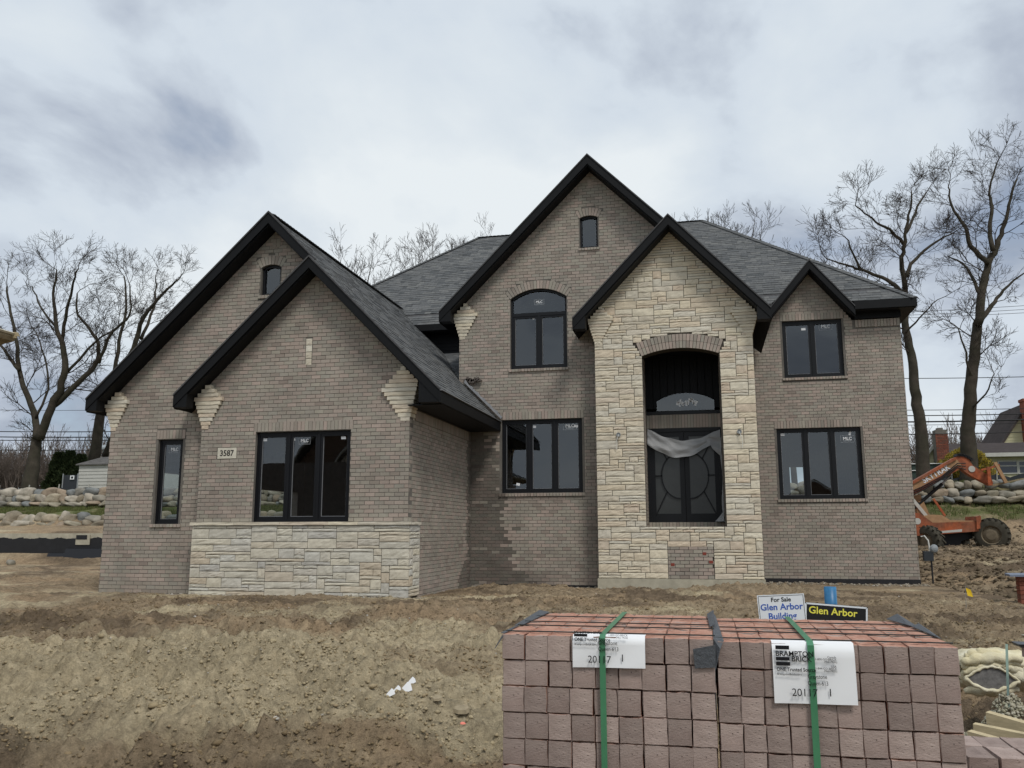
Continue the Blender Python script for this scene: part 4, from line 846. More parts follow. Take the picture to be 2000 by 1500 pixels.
# ------------------------------------------------------------------ windows
def window(x0, x1, z0, z1, Yp, n, arch=0.0, transom=None, stickers=(), mlc=None, rec=0.075, lab=None):
    z0 += H; z1 += H; yf = Yp + rec; fr = 0.05; mb = MB()
    zt = z1 if not transom else transom + H
    if arch:
        P = seg_hole(x0, x1, z0, z1, arch); cx = (x0 + x1) / 2; hw = (x1 - x0) / 2; R = (hw * hw + arch * arch) / (2 * arch); cz = z1 + arch - R; a1 = math.asin(hw / R)
        mb.box(x0, x0 + fr, yf, yf + 0.1, z0, z1); mb.box(x1 - fr, x1, yf, yf + 0.1, z0, z1); mb.box(x0 + fr, x1 - fr, yf, yf + 0.1, z0, z0 + fr)
        for i in range(16):
            t0, t1 = -a1 + 2 * a1 * i / 16, -a1 + 2 * a1 * (i + 1) / 16; q = []
            for yy in (yf, yf + 0.1):
                q += [(cx + (R - fr) * math.sin(t0), yy, cz + (R - fr) * math.cos(t0)), (cx + (R - fr) * math.sin(t1), yy, cz + (R - fr) * math.cos(t1)), (cx + R * math.sin(t1), yy, cz + R * math.cos(t1)), (cx + R * math.sin(t0), yy, cz + R * math.cos(t0))]
            mb.hexa(q)
    else:
        mb.box(x0, x0 + fr, yf, yf + 0.1, z0, z1); mb.box(x1 - fr, x1, yf, yf + 0.1, z0, z1); mb.box(x0 + fr, x1 - fr, yf, yf + 0.1, z0, z0 + fr); mb.box(x0 + fr, x1 - fr, yf, yf + 0.1, z1 - fr, z1)
    if transom: mb.box(x0 + fr, x1 - fr, yf - 0.004, yf + 0.1, zt - 0.04, zt + 0.04)
    w = (x1 - x0 - 2 * fr) / n
    for i in range(1, n): mb.box(x0 + fr + i * w - 0.028, x0 + fr + i * w + 0.028, yf - 0.003, yf + 0.1, z0 + fr, (zt - 0.04 if transom else (z1 - fr if not arch else z1)))
    win = mb.build('window', M_['frame'], house)
    if lab: win['label'] = lab
    def pane(poly, nm='pane'):
        mb = MB(); mb.prism(poly, lambda x, z: (x, yf + 0.046, z), lambda x, z: (x, yf + 0.052, z)); mb.build(nm, M_['glass'], win)
    for i in range(n):
        a, b = x0 + fr + i * w + (0.028 if i else 0), x0 + fr + (i + 1) * w - (0.028 if i < n - 1 else 0)
        lo, hi = z0 + fr, (zt - 0.04 if transom else z1 - fr); st = 0.052
        if arch and not transom:
            cx = (x0 + x1) / 2; hw = (x1 - x0) / 2; R = (hw * hw + arch * arch) / (2 * arch) - fr; cz = z1 + arch - R - fr
            pane([(a, lo), (b, lo)] + [(b + (a - b) * k / 8, cz + math.sqrt(max(0, R * R - (b + (a - b) * k / 8 - cx) ** 2))) for k in range(9)])
            continue
        mb = MB(); mb.box(a, a + st, yf + 0.012, yf + 0.07, lo, hi); mb.box(b - st, b, yf + 0.012, yf + 0.07, lo, hi); mb.box(a + st, b - st, yf + 0.012, yf + 0.07, lo, lo + st); mb.box(a + st, b - st, yf + 0.012, yf + 0.07, hi - st, hi); mb.build('sash', M_['frame'], win)
        g = 0.009; a, b, lo, hi = a + st, b - st, lo + st, hi - st
        mb = MB(); mb.box(a, a + g, yf + 0.03, yf + 0.045, lo, hi); mb.box(b - g, b, yf + 0.03, yf + 0.045, lo, hi); mb.box(a + g, b - g, yf + 0.03, yf + 0.045, lo, lo + g); mb.build('glazing_bead', M_['bead'], win)
        pane([(a, lo), (b, lo), (b, hi), (a, hi)])
    if transom:
        cx = (x0 + x1) / 2; hw = (x1 - x0) / 2; R = (hw * hw + arch * arch) / (2 * arch) - fr; cz = z1 + arch - R - fr; a, b = x0 + fr, x1 - fr
        pane([(a, zt + 0.04), (b, zt + 0.04)] + [(b + (a - b) * k / 12, cz + math.sqrt(max(0, R * R - (b + (a - b) * k / 12 - cx) ** 2))) for k in range(13)])
    for (px, py, w_, h_, rot) in stickers:
        p = at(px, py, yf + 0.044); mb = MB(); mb.obox((p.x, p.y, p.z), (w_, 0.003, h_), Matrix.Rotation(rot, 3, 'Y')); mb.build('sticker', M_['white'], win)
    if mlc:
        px, py, sw = mlc; p = at(px, py, yf + 0.043); h = sw * 0.56
        mb = MB()
        for (a, b, c, d) in ((-sw / 2, sw / 2, -h / 2, -h / 2 + 0.005), (-sw / 2, sw / 2, h / 2 - 0.005, h / 2), (-sw / 2, -sw / 2 + 0.005, -h / 2, h / 2), (sw / 2 - 0.005, sw / 2, -h / 2, h / 2), (-sw * 0.3, sw * 0.3, -h * 0.32, -h * 0.26)): mb.box(p.x + a, p.x + b, p.y - 0.001, p.y + 0.001, p.z + c, p.z + d)
        mb.build('label_outline', M_['greyprint'], win)
        text('MLC', sw * 0.34, M_['white'], win, (p.x, p.y - 0.001, p.z - sw * 0.09), bold=0.002)
    return win
window(-11.32, -10.73, 0.17, 1.94, Y1, 1, mlc=(341, 878, 0.26))
window(-8.88, -6.82, 0.20, 2.0, Y0, 3, stickers=((518, 859, 0.085, 0.055, 0), (573, 858, 0.085, 0.055, 0), (671, 855, 0.10, 0.055, 0)), mlc=(595, 861, 0.25))
window(-9.10, -8.65, 4.98, 5.58, Y1, 1, arch=0.07)
window(-2.81, -2.36, 6.97, 7.75, Y2, 1, arch=0.06)
window(-4.59, -3.17, 3.97, 5.76, Y2, 2, arch=0.24, transom=5.36, stickers=((1042, 620, 0.05, 0.11, 0.05), (1096, 617, 0.10, 0.055, 0)), mlc=(1053, 590, 0.25))
window(-4.82, -2.83, 0.92, 2.70, Y2, 3, stickers=((1043, 833, 0.10, 0.06, 0.15), (1125, 832, 0.10, 0.06, 0.1), (1012, 946, 0.09, 0.06, 0.2)), mlc=(1113, 832, 0.33))
window(2.18, 3.69, 4.0, 5.535, Y4, 2, stickers=((1569, 643, 0.11, 0.06, 0),), mlc=(1612, 638, 0.33))
window(1.90, 3.98, 0.82, 2.65, Y4, 3, stickers=((1528, 849, 0.11, 0.06, 0.05), (1660, 846, 0.05, 0.11, 0.25)), mlc=(1655, 857, 0.33))

# ------------------------------------------------------------------ entry: arched transom, double door, sheet, fittings
zt0, zt1 = 2.86 + H, 3.30 + H
mb = MB(); xa, xb = OX0 + 0.26, OX1 - 0.13
mb.box(OX0, OX1, YD - 0.03, YD + 0.004, 2.80 + H, 2.88 + H)
tw = mb.build('transom_window', M_['frame'], house)
P = seg_hole(xa, xb, zt0 + 0.03, zt1 - 0.17, 0.19)
mb = MB(); mb.prism(P, lambda x, z: (x, YD - 0.022, z), lambda x, z: (x, YD - 0.016, z)); mb.build('pane', M_['glass'], tw)
mb = MB()
rr = random.Random(8); pc = at(1341, 785, YD - 0.03)
for i in range(13):
    a = pc + Vector((-0.22 + i * 0.037, 0, rr.uniform(-0.05, 0.05))); mb.obox(a, (rr.uniform(0.03, 0.05), 0.002, rr.uniform(0.08, 0.15)), Matrix.Rotation(rr.uniform(-0.6, 0.6), 3, 'Y'))
mb.build('paper_label', M_['white'], tw)
door = empty('front_door', (-0.45, YD, OZ0 + 0.13)); setparent(door, house); door['_w'] = [0, 0, 0]; door.location = (0, 0, 0); door.matrix_parent_inverse = Matrix.Translation(-Vector(house['_w']))
DZ0, DZ1 = OZ0 + 0.13, 2.46 + H; DC = (OX0 + OX1) / 2
mb = MB(); mb.box(OX0, OX0 + 0.07, YD - 0.03, YD + 0.08, DZ0, DZ1); mb.box(OX1 - 0.07, OX1, YD - 0.03, YD + 0.08, DZ0, DZ1); mb.box(OX0 + 0.07, OX1 - 0.07, YD - 0.03, YD + 0.08, DZ1 - 0.08, DZ1); mb.build('door_frame', M_['frame'], door)
M_['doorglass'] = material('obscure door glass', (0.03, 0.032, 0.032), 0.3, 0.5, mottle=0.2, mscale=2)
cz_ = 1.32 + H; Rr = 0.44
for s in (-1, 1):
    mb = MB(); a, b = (OX0 + 0.07, DC - 0.005) if s < 0 else (DC + 0.005, OX1 - 0.07)
    mb.box(a, a + 0.11, YD, YD + 0.045, DZ0, DZ1 - 0.08); mb.box(b - 0.11, b, YD, YD + 0.045, DZ0, DZ1 - 0.08); mb.box(a + 0.11, b - 0.11, YD, YD + 0.045, DZ0, DZ0 + 0.2); mb.box(a + 0.11, b - 0.11, YD, YD + 0.045, DZ1 - 0.2, DZ1 - 0.08)
    xin = (b - 0.11) if s < 0 else (a + 0.11); xout = (a + 0.11) if s < 0 else (b - 0.11); p0 = None
    for i in range(13):
        t = math.radians(90 - 180 * i / 12); x = xin + s * (Rr * math.cos(t)); p = Vector((x, YD + 0.005, cz_ + Rr * 1.25 * math.sin(t)))
        if p0 is not None: mb.bar(p0, p, 0.03, 0.05, (0, 1, 0))
        p0 = p
    for (dx, dz) in ((0.75, -0.72), (1.0, 0.0), (0.72, 0.75)):
        q = Vector((xin + s * Rr * dx * 0.95, YD + 0.005, cz_ + Rr * 1.25 * dz * 0.95)); e = Vector((xout, YD + 0.005, cz_ + (1.0 if dz > 0 else -1.0 if dz < 0 else 0) * 0.92)); mb.bar(q, e, 0.03, 0.05, (0, 1, 0))
    leaf = mb.build('door_leaf', M_['frame'], door)
    mb = MB(); mb.box(a + 0.1, b - 0.1, YD + 0.018, YD + 0.026, DZ0 + 0.19, DZ1 - 0.19); mb.build('pane', M_['doorglass'], door)
# grey plastic sheet hung across the upper part of the door
def plastic():
    m = bpy.data.materials.new('grey plastic film'); m.use_nodes = True; nd, lk = m.node_tree.nodes, m.node_tree.links; b = nd['Principled BSDF']
    b.inputs['Base Color'].default_value = (0.40, 0.405, 0.41, 1); b.inputs['Roughness'].default_value = 0.4; b.inputs['Alpha'].default_value = 0.74
    n = N(nd, 'ShaderNodeTexNoise', Scale=9.0, Detail=5.0, Distortion=1.2); bp = N(nd, 'ShaderNodeBump', Strength=0.5, Distance=0.03); lk.new(n.outputs[0], bp.inputs['Height']); lk.new(bp.outputs[0], b.inputs['Normal']); return m
M_['plastic'] = plastic()
nu_, nv_ = 60, 16; V = []
for j in range(nv_ + 1):
    for i in range(nu_ + 1):
        s, t = i / nu_, j / nv_; x = OX0 + 0.02 + (OX1 - OX0 - 0.04) * s
        top = at(1264 + 147 * s, 838 + (22 * math.sin(math.pi * min(1, s * 1.0)) if s < 0.5 else 22 * math.sin(math.pi * s)), YD - 0.1).z
        bot = at(1264 + 147 * s, 869 + 25 * math.sin(math.pi * min(1.0, s * 1.15)) ** 1.0 if s < 0.87 else 869 + 26 * 0.15 + (s - 0.87) * 150, YD - 0.1).z
        y = YD - 0.10 - 0.022 * math.sin(s * 7 + t * 9) * (0.3 + t) - 0.008 * math.sin(s * 17 - t * 13 + 1) - 0.06 * t
        V.append((x, y, top + (bot - top) * t + 0.012 * math.sin(s * 23 + t * 3)))
F = np.array([(j * (nu_ + 1) + i, j * (nu_ + 1) + i + 1, (j + 1) * (nu_ + 1) + i + 1, (j + 1) * (nu_ + 1) + i) for j in range(nv_) for i in range(nu_)])
po = npmesh('plastic_sheet', np.array(V), F, M_['plastic'], None, True); tag(po, 'torn grey plastic sheet hanging across the top of the front double door', 'plastic sheet')
mb = MB()
for k in range(10):     # strip running down the right jamb and lying in the corner
    z0_ = 2.2 + H - k * 0.2; mb.add([(OX1 - 0.03 - 0.02 * math.sin(k), YD - 0.12, z0_), (OX1 - 0.005, YD - 0.16, z0_), (OX1 - 0.005, YD - 0.15, z0_ - 0.2), (OX1 - 0.03 - 0.02 * math.sin(k + 1), YD - 0.11, z0_ - 0.2)], [(0, 1, 2, 3)])
mb.hexa([(OX1 - 0.22, YD - 0.2, OZ0 + 0.14), (OX1 - 0.01, YD - 0.24, OZ0 + 0.14), (OX1 - 0.01, YD - 0.08, OZ0 + 0.14), (OX1 - 0.18, YD - 0.08, OZ0 + 0.14), (OX1 - 0.10, YD - 0.18, OZ0 + 0.27), (OX1 - 0.02, YD - 0.2, OZ0 + 0.38), (OX1 - 0.01, YD - 0.1, OZ0 + 0.36), (OX1 - 0.1, YD - 0.1, OZ0 + 0.25)])
c = mb.build('plastic_strip', M_['plastic'], po)
# address stone and accent stone
mb = MB(); mb.box(-9.715, -9.295, Y0 - 0.012, Y0 + 0.02, 1.48 + H, 1.70 + H); ad = mb.build('address_stone', M_['stone_grey'], wallB)
text('3587', 0.165, M_['ink'], wallB, (-9.505, Y0 - 0.0135, 1.535 + H), bold=0.004, sx=0.95, name='address_digits')
r_ = random.Random(5)
for i in range(4): rock(planeY(Y0), -7.855, -7.715, 3.345 + H + i * 0.14, 3.345 + H + (i + 1) * 0.14, M_['stone'], wallB, r_, 'accent_stone', 0.014)
# junction boxes with loose wires on the stone piers
M_['galv'] = material('galvanised metal', (0.32, 0.33, 0.33), 0.45, 0.5, metal=0.6)
M_['cable'] = material('white cable', (0.62, 0.62, 0.58), 0.6)
for px, py, sg in ((1208, 849, 1), (1444, 843, -1)):
    p = at(px, py, Y3 - 0.03); mb = MB(); mb.lathe([(0, 0.052), (0.03, 0.052), (0.03, 0.042), (0.012, 0.042)], p + Vector((0, 0.012, 0)), (0, -1, 0), 12); jb = mb.build('junction_box', M_['galv'], house)
    mb = MB(); mb.tube([p + Vector(q) for q in ((0, 0.0, 0), (0.0, -0.05, -0.03), (-0.03 * sg, -0.055, -0.1), (-0.05 * sg, -0.04, -0.17), (-0.06 * sg, -0.02, -0.26), (-0.045 * sg, -0.01, -0.36))], 0.0065, 5); mb.build('loose_wire', M_['cable'], jb)
# flood lamp stub under the eave right of the entry
p = at(1487, 648, Y4 - 0.05); mb = MB(); mb.lathe([(0, 0.05), (0.04, 0.05), (0.05, 0.02), (0.12, 0.03), (0.2, 0.045)], p, (-0.4, -1, -0.2), 10); mb.build('outdoor_socket', M_['galv'], house)
# gas meter at the right corner
gp = at(1812, 1078, Y4 + 0.2); gm = empty('gas_meter', (gp.x, gp.y, gp.z - 0.2), 'grey gas meter with pipe and valve at the right house corner', 'gas meter')
M_['meter'] = material('grey meter paint', (0.22, 0.24, 0.25), 0.5, 0.4); M_['pipe'] = material('black pipe', (0.02, 0.02, 0.02), 0.5)
mb = MB(); mb.box(gp.x - 0.11, gp.x + 0.11, gp.y - 0.08, gp.y + 0.08, gp.z - 0.22, gp.z + 0.02); mb.build('meter_body', material('dark meter', (0.03, 0.035, 0.04), 0.5), gm)
mb = MB(); mb.lathe([(0, 0.10), (0.03, 0.11), (0.07, 0.08), (0.09, 0.03)], gp + Vector((0.13, -0.03, 0.08)), (0.3, -1, 0), 14); mb.build('regulator', M_['meter'], gm)
mb = MB(); mb.tube([gp + Vector(q) for q in ((0.03, -0.05, -0.1), (0.03, -0.06, 0.12), (0.02, -0.05, 0.28), (-0.06, -0.03, 0.40), (-0.13, 0.0, 0.38))], 0.018, 8); mb.build('meter_pipe', M_['cable'], gm)
mb = MB(); mb.tube([gp + Vector((0.06, -0.03, -0.2)), gp + Vector((0.06, -0.03, -0.55)), Vector((gp.x + 0.06, gp.y - 0.03, gz(gp.x, gp.y) - 0.05))], 0.022, 8); mb.build('riser', M_['pipe'], gm)
# ------------------------------------------------------------------ foreground: strapped packs of brick
def pack_brick_mat():
    def ex(nd, lk, cur, noise, ramp, mixc, t, b):
        oi = N(nd, 'ShaderNodeObjectInfo'); v = ramp(oi.outputs['Random'], 0, 1, 0.74, 1.20)
        x = N(nd, 'ShaderNodeVectorMath', operation='SCALE'); lk.new(cur, x.inputs[0]); lk.new(v, x.inputs['Scale'])
        pores = ramp(noise(120, 2, 0.5), 0.66, 0.72); return mixc(pores, x.outputs[0], (0.11, 0.085, 0.075))
    return ex
M_['pk_face'] = material('brown coated brick face', (0.310, 0.236, 0.208), 0.93, 0.15, var=(0.355, 0.282, 0.250), vscale=9, mottle=0.12, mscale=30, bump=0.7, bscale=110, extra=pack_brick_mat(), bdist=0.004, stretch=(0.6, 1, 1.6))
M_['pk_red'] = material('raw red brick', (0.40, 0.195, 0.140), 0.95, 0.1, var=(0.47, 0.285, 0.215), vscale=14, mottle=0.18, mscale=25, bump=0.5, bscale=120, bdist=0.004)
M_['strapg'] = material('green plastic strap', (0.055, 0.20, 0.10), 0.35, 0.45, mottle=0.1, mscale=6)
M_['strapb'] = material('black plastic strap', (0.02, 0.026, 0.024), 0.4, 0.4)
M_['filmdark'] = material('dark grey edge film', (0.075, 0.082, 0.092), 0.5, 0.4, bump=0.6, bscale=60)
M_['wood'] = material('pale raw wood', (0.48, 0.40, 0.25), 0.85, 0.2, mottle=0.2, mscale=12, stretch=(1, 1, 6))
M_['woodold'] = material('weathered wood', (0.23, 0.185, 0.115), 0.9, 0.2, mottle=0.3, mscale=9, bump=0.4, bscale=40)
BW, BH = 0.0765, 0.0800
def brick_mesh(lx, ly, lz, seed):
    """one pack brick: chamfered block with a worn upper edge, faces front/back coated, the rest raw"""
    r = random.Random(seed); mb = MB(); c = 0.002
    xs = [-lx / 2, -lx / 2 + c, -lx / 6, lx / 6, lx / 2 - c, lx / 2]; zs = [-lz / 2, -lz / 2 + c, 0, lz / 2 - c, lz / 2]
    # front (-y) grid with softened rim
    def grid(y, s):
        vs = []
        for j, z in enumerate(zs):
            for i, x in enumerate(xs):
                rim = (i in (0, 5)) or (j in (0, 4)); dz = -abs(r.gauss(0, 0.003)) if j == 4 else 0; dx = r.gauss(0, 0.0008)
                vs.append((x + dx, y - s * (0 if rim else c) + r.gauss(0, 0.0005) + (s * abs(r.gauss(0, 0.0015)) if rim else 0), z + dz + r.gauss(0, 0.0004)))
        return vs
    f = grid(-ly / 2 + c, 1); bk = grid(ly / 2 - c, -1); n = 6
    fs = [(j * n + i, j * n + i + 1, (j + 1) * n + i + 1, (j + 1) * n + i) for j in range(4) for i in range(5)]
    mb.add(f, fs); mb.add(bk, [q[::-1] for q in fs])
    ring = [(0, i) for i in range(6)] + [(j, 5) for j in range(1, 5)] + [(4, i) for i in range(4, -1, -1)] + [(j, 0) for j in range(3, 0, -1)]
    ri = [a * n + b for a, b in ring]; L = len(ri)
    mb.f += [(ri[i], 30 + ri[i], 30 + ri[(i + 1) % L], ri[(i + 1) % L]) for i in range(L)]; mb.t += [0] * L; mb.w += [0] * L; mb.mi += [1] * L
    me = bpy.data.meshes.new('brick'); me.from_pydata(mb.v, [], mb.f); me.materials.append(M_['pk_face']); me.materials.append(M_['pk_red'])
    me.polygons.foreach_set('material_index', np.array(mb.mi, np.int32)); me.update(); return me
ROWS, LAYERS = 6, 15
def pack(label, pxa, pxb, pyf, yf, ztop, xr=None, nb=9, seed=0, yaw=0.0):
    a = at(pxa, pyf, yf); b = at(pxb, pyf, yf); x0, x1 = a.x, b.x; w = (x1 - x0) / nb
    dep = 0.128
    root = empty('brick_pack', (x0, yf, 0.0), label, 'brick pack', 'brick packs in the foreground'); root['_w'] = [0, 0, 0]; root.location = (0, 0, 0)
    me = [brick_mesh(w - 0.0022, dep - 0.0025, BH - 0.0015, seed * 10 + i) for i in range(7)]
    r = random.Random(seed)
    for L in range(LAYERS):
        z = ztop - BH / 2 - L * BH; sh = r.uniform(-0.0025, 0.0025)
        for j in range(ROWS):
            for i in range(nb):
                if L > 0 and not (j == 0 or i in (0, nb - 1)): continue          # the heart of the pack is not built
                if L > 8 and j > 0: continue
                o = bpy.data.objects.new('brick', r.choice(me)); COL.objects.link(o); o.parent = root
                o.location = (x0 + (i + 0.5) * w + sh + r.gauss(0, 0.0012), yf + (j + 0.5) * dep + (r.gauss(0, 0.0022) if j == 0 else 0), z + r.gauss(0, 0.0006))
                o.rotation_euler = (r.gauss(0, 0.003), r.gauss(0, 0.003), r.gauss(0, 0.006) + (math.pi if r.random() < 0.5 else 0))
    core = MB(); core.box(x0 + w * 0.9, x1 - w * 0.9, yf + dep * 0.93, yf + ROWS * dep - 0.004, 0.02, ztop - BH - 0.004); core.build('pack_core', M_['pk_red'], root)
    return root, x0, x1, w, dep * ROWS
ZT1 = at(1190, 1243, 2.83).z; ZT2 = at(1640, 1258, 2.83).z
pk1, ax0, ax1, bw1, dp = pack('strapped pack of brown bricks at left, smaller white label on its front', 981, 1394, 1243, 2.83, ZT1, nb=9, seed=1)
pk2, bx0, bx1, bw2, dp = pack('strapped pack of brown bricks at right, larger white label reading BRAMPTON BRICK', 1399, 1870, 1258, 2.83, ZT2, nb=10, seed=2)
def strap(pk, px, py, zt, yf, w, mat, name, zlow=0.05, pxb=None):
    x = at(px, py, yf).x; mb = MB(); t = 0.0016
    mb.box(x - w / 2, x + w / 2, yf - 0.012 - t, yf - 0.012, zlow, zt - 0.004)
    mb.hexa([(x - w / 2, yf - 0.0135, zt - 0.006), (x + w / 2, yf - 0.0135, zt - 0.006), (x + w / 2, yf + 0.012, zt + 0.0055), (x - w / 2, yf + 0.012, zt + 0.0055), (x - w / 2, yf - 0.012, zt - 0.004), (x + w / 2, yf - 0.012, zt - 0.004), (x + w / 2, yf + 0.012, zt + 0.007), (x - w / 2, yf + 0.012, zt + 0.007)])
    mb.box(x - w / 2, x + w / 2, yf + 0.012, yf + dp + 0.01, zt + 0.0055, zt + 0.007); mb.build(name, mat, pk)
strap(pk1, 1177, 1243, ZT1, 2.83, 0.0185, M_['strapg'], 'strap'); strap(pk2, 1582, 1258, ZT2, 2.83, 0.0195, M_['strapg'], 'strap')
for pk, x0, x1, zt in ((pk1, ax0, ax1, ZT1), (pk2, bx0, bx1, ZT2)):
    for k in (0.5, 2.0, 3.0, 4.6):
        y = 2.83 + 0.128 * k; mb = MB(); mb.box(x0 - 0.004, x1 + 0.004, y, y + 0.007, zt + 0.001, zt + 0.0045); mb.build('thin_strap', M_['strapb'], pk)
def paper(pk, pxl, pxr, pyt, pyb, zt, yf, name='label'):
    """label sheet folded over the front edge of the pack; returns a mapper from photo pixel to sheet"""
    yy = yf - 0.007; a, b = at(pxl, pyb, yy), at(pxr, pyb, yy); mb = MB(); n = 12; V = []; m = 10; tp = 0.045
    for j in range(m + 1):
        for i in range(n + 1):
            s, t = i / n, j / m; x = a.x + (b.x - a.x) * s; zb = a.z
            if j == 0: p = (x, yf + tp, zt + 0.0030)
            elif j == 1: p = (x, yf + 0.004, zt + 0.0030)
            else: t2 = (j - 1) / (m - 1); p = (x, yy - 0.0025 * math.sin(s * 6 + t2 * 3) * t2 - 0.006 * t2 * s * s - 0.002, zt - 0.006 + (zb + 0.004 * s - zt + 0.006) * t2)
            V.append(p)
    F = np.array([(j * (n + 1) + i, j * (n + 1) + i + 1, (j + 1) * (n + 1) + i + 1, (j + 1) * (n + 1) + i) for j in range(m) for i in range(n)])
    o = npmesh(name, np.array(V), F[:, ::-1], M_['white'], pk, True); return o
def ptext(s, px, py, h, pk, yf, mat=None, align='LEFT', bold=0.0, sx=1.0):
    p = at(px, py, yf - 0.0175); text(s, h, mat or M_['ink'], pk, p, align=align, bold=bold, depth=0.0003, sx=sx)
YF = 2.83
paper(pk1, 1119, 1261, 1228, 1303, ZT1, YF); paper(pk2, 1513, 1675, 1243, 1373, ZT2, YF)
u_ = 2.83 / 1690                                   # metres per photo pixel on the pack front
def bars(rects, pk):
    for (x0, x1, y0, y1) in rects:
        a, b = at(x0, y1, YF - 0.0175), at(x1, y0, YF - 0.0175); mb = MB(); mb.box(a.x, b.x, a.y, a.y + 0.0004, a.z, b.z); mb.build('label_bar', M_['ink'], pk)
bars([(1514.5, 1541, 1261, 1268), (1515.5, 1542, 1283.5, 1289.5), (1516, 1543, 1293, 1299.5)], pk2)
ptext('BRAMPTON', 1514.5, 1280.6, 12.6 * u_, pk2, YF, bold=0.0004, sx=0.98); ptext('BRICK', 1546, 1291.5, 12.6 * u_, pk2, YF, bold=0.0004, sx=0.98)
ptext('ONE Trusted Source', 1517, 1310, 9.0 * u_, pk2, YF, bold=0.0003, sx=0.86); ptext('BramptonBrick.com', 1518, 1318, 5.2 * u_, pk2, YF)
ptext('Canada', 1633, 1286, 5 * u_, pk2, YF, align='RIGHT'); ptext('1-800-GO-BRICK', 1634, 1290.5, 5 * u_, pk2, YF, align='RIGHT'); ptext('(462-7425)', 1635, 1295, 5 * u_, pk2, YF, align='RIGHT')
ptext('USA', 1634, 1304, 5 * u_, pk2, YF, align='RIGHT'); ptext('1-844-GO-BRICK', 1635, 1308.5, 5 * u_, pk2, YF, align='RIGHT'); ptext('(462-7425)', 1635, 1313, 5 * u_, pk2, YF, align='RIGHT')
ptext('Greystone', 1578, 1325, 10.5 * u_, pk2, YF, sx=0.72); ptext('Queen-613', 1578, 1338, 10.5 * u_, pk2, YF, sx=0.72)
ptext('20117', 1547, 1359, 18.5 * u_, pk2, YF, sx=0.95); ptext('1', 1617, 1360, 18.5 * u_, pk2, YF)
bars([(1121, 1147, 1238, 1243)], pk1)
ptext('BRAMPTON BRICK', 1121, 1237, 6.5 * u_, pk1, YF, bold=0.0003); ptext('ONE Trusted Source', 1122, 1251.5, 9.0 * u_, pk1, YF, bold=0.0003, sx=0.86); ptext('BramptonBrick.com', 1122, 1259.5, 5.2 * u_, pk1, YF)
ptext('1-800-GO-BRICK', 1226, 1243, 5 * u_, pk1, YF, align='RIGHT'); ptext('(462-7425)', 1226, 1247.5, 5 * u_, pk1, YF, align='RIGHT')
ptext('Greystone', 1168, 1259, 10.5 * u_, pk1, YF, sx=0.80); ptext('Queen-613', 1168, 1271, 10.5 * u_, pk1, YF, sx=0.80)
ptext('20117', 1148, 1294, 18.5 * u_, pk1, YF, sx=0.95); ptext('1', 1211, 1292, 18.5 * u_, pk1, YF)
# edge film: left end of the left pack, and the two packs' inner ends
def film(pk, pts, name='edge_film', t=0.002):
    for (a, b, c, d) in pts:
        mb = MB(); a, b, c, d = map(Vector, (a, b, c, d)); n = (b - a).cross(d - a).normalized() * t; mb.hexa([a, b, c, d, a + n, b + n, c + n, d + n])
        mb.build(name, M_['filmdark'], pk)
zt = ZT1
film(pk1, [((ax0 + 0.012, YF + 0.26, zt + 0.003), (ax0 - 0.014, YF + 0.25, zt + 0.002), (ax0 - 0.022, YF + dp, zt + 0.010), (ax0 + 0.020, YF + dp, zt + 0.003)), ((ax0 + 0.006, YF + 0.012, zt + 0.002), (ax0 - 0.006, YF + 0.01, zt + 0.004), (ax0 - 0.018, YF + 0.25, zt - 0.004), (ax0 + 0.004, YF + 0.26, zt + 0.003)), ((ax0 + 0.004, YF - 0.008, zt - 0.006), (ax0 - 0.022, YF - 0.016, zt - 0.044), (ax0 - 0.026, YF + 0.03, zt - 0.040), (ax0 - 0.006, YF + 0.06, zt + 0.004))])
film(pk1, [((ax1 - 0.064, YF - 0.016, zt - 0.03), (ax1 + 0.004, YF - 0.016, zt - 0.016), (ax1 + 0.002, YF - 0.012, zt - 0.083), (ax1 - 0.060, YF - 0.012, zt - 0.088)), ((ax1 - 0.01, YF + 0.3, zt + 0.004), (ax1 + 0.006, YF + 0.3, zt + 0.012), (ax1 + 0.006, YF + dp, zt + 0.02), (ax1 - 0.02, YF + dp, zt + 0.004))])
zt = ZT2
film(pk2, [((bx0 + 0.022, YF + 0.01, zt + 0.003), (bx0 - 0.006, YF + 0.01, zt + 0.004), (bx0 - 0.010, YF + dp, zt + 0.022), (bx0 + 0.006, YF + dp, zt + 0.006)), ((bx0 + 0.010, YF - 0.013, zt - 0.02), (bx0 - 0.007, YF - 0.013, zt - 0.085), (bx0 - 0.007, YF + 0.01, zt + 0.004), (bx0 + 0.022, YF + 0.01, zt + 0.003)),
           ((bx0 - 0.008, YF, zt - 0.2), (bx0 - 0.008, YF + 0.5, zt - 0.2), (bx0 - 0.008, YF + 0.5, zt + 0.01), (bx0 - 0.008, YF, zt + 0.005)), ((bx1 - 0.006, YF + dp * 0.30, zt + 0.003), (bx1 + 0.010, YF + dp * 0.30, zt - 0.004), (bx1 + 0.014, YF + dp * 0.7, zt + 0.012), (bx1 - 0.014, YF + dp * 0.7, zt + 0.003)), ((bx1 - 0.016, YF + dp * 0.72, zt + 0.003), (bx1 + 0.008, YF + dp * 0.7, zt + 0.002), (bx1 - 0.01, YF + dp, zt + 0.024), (bx1 - 0.05, YF + dp, zt + 0.004))])

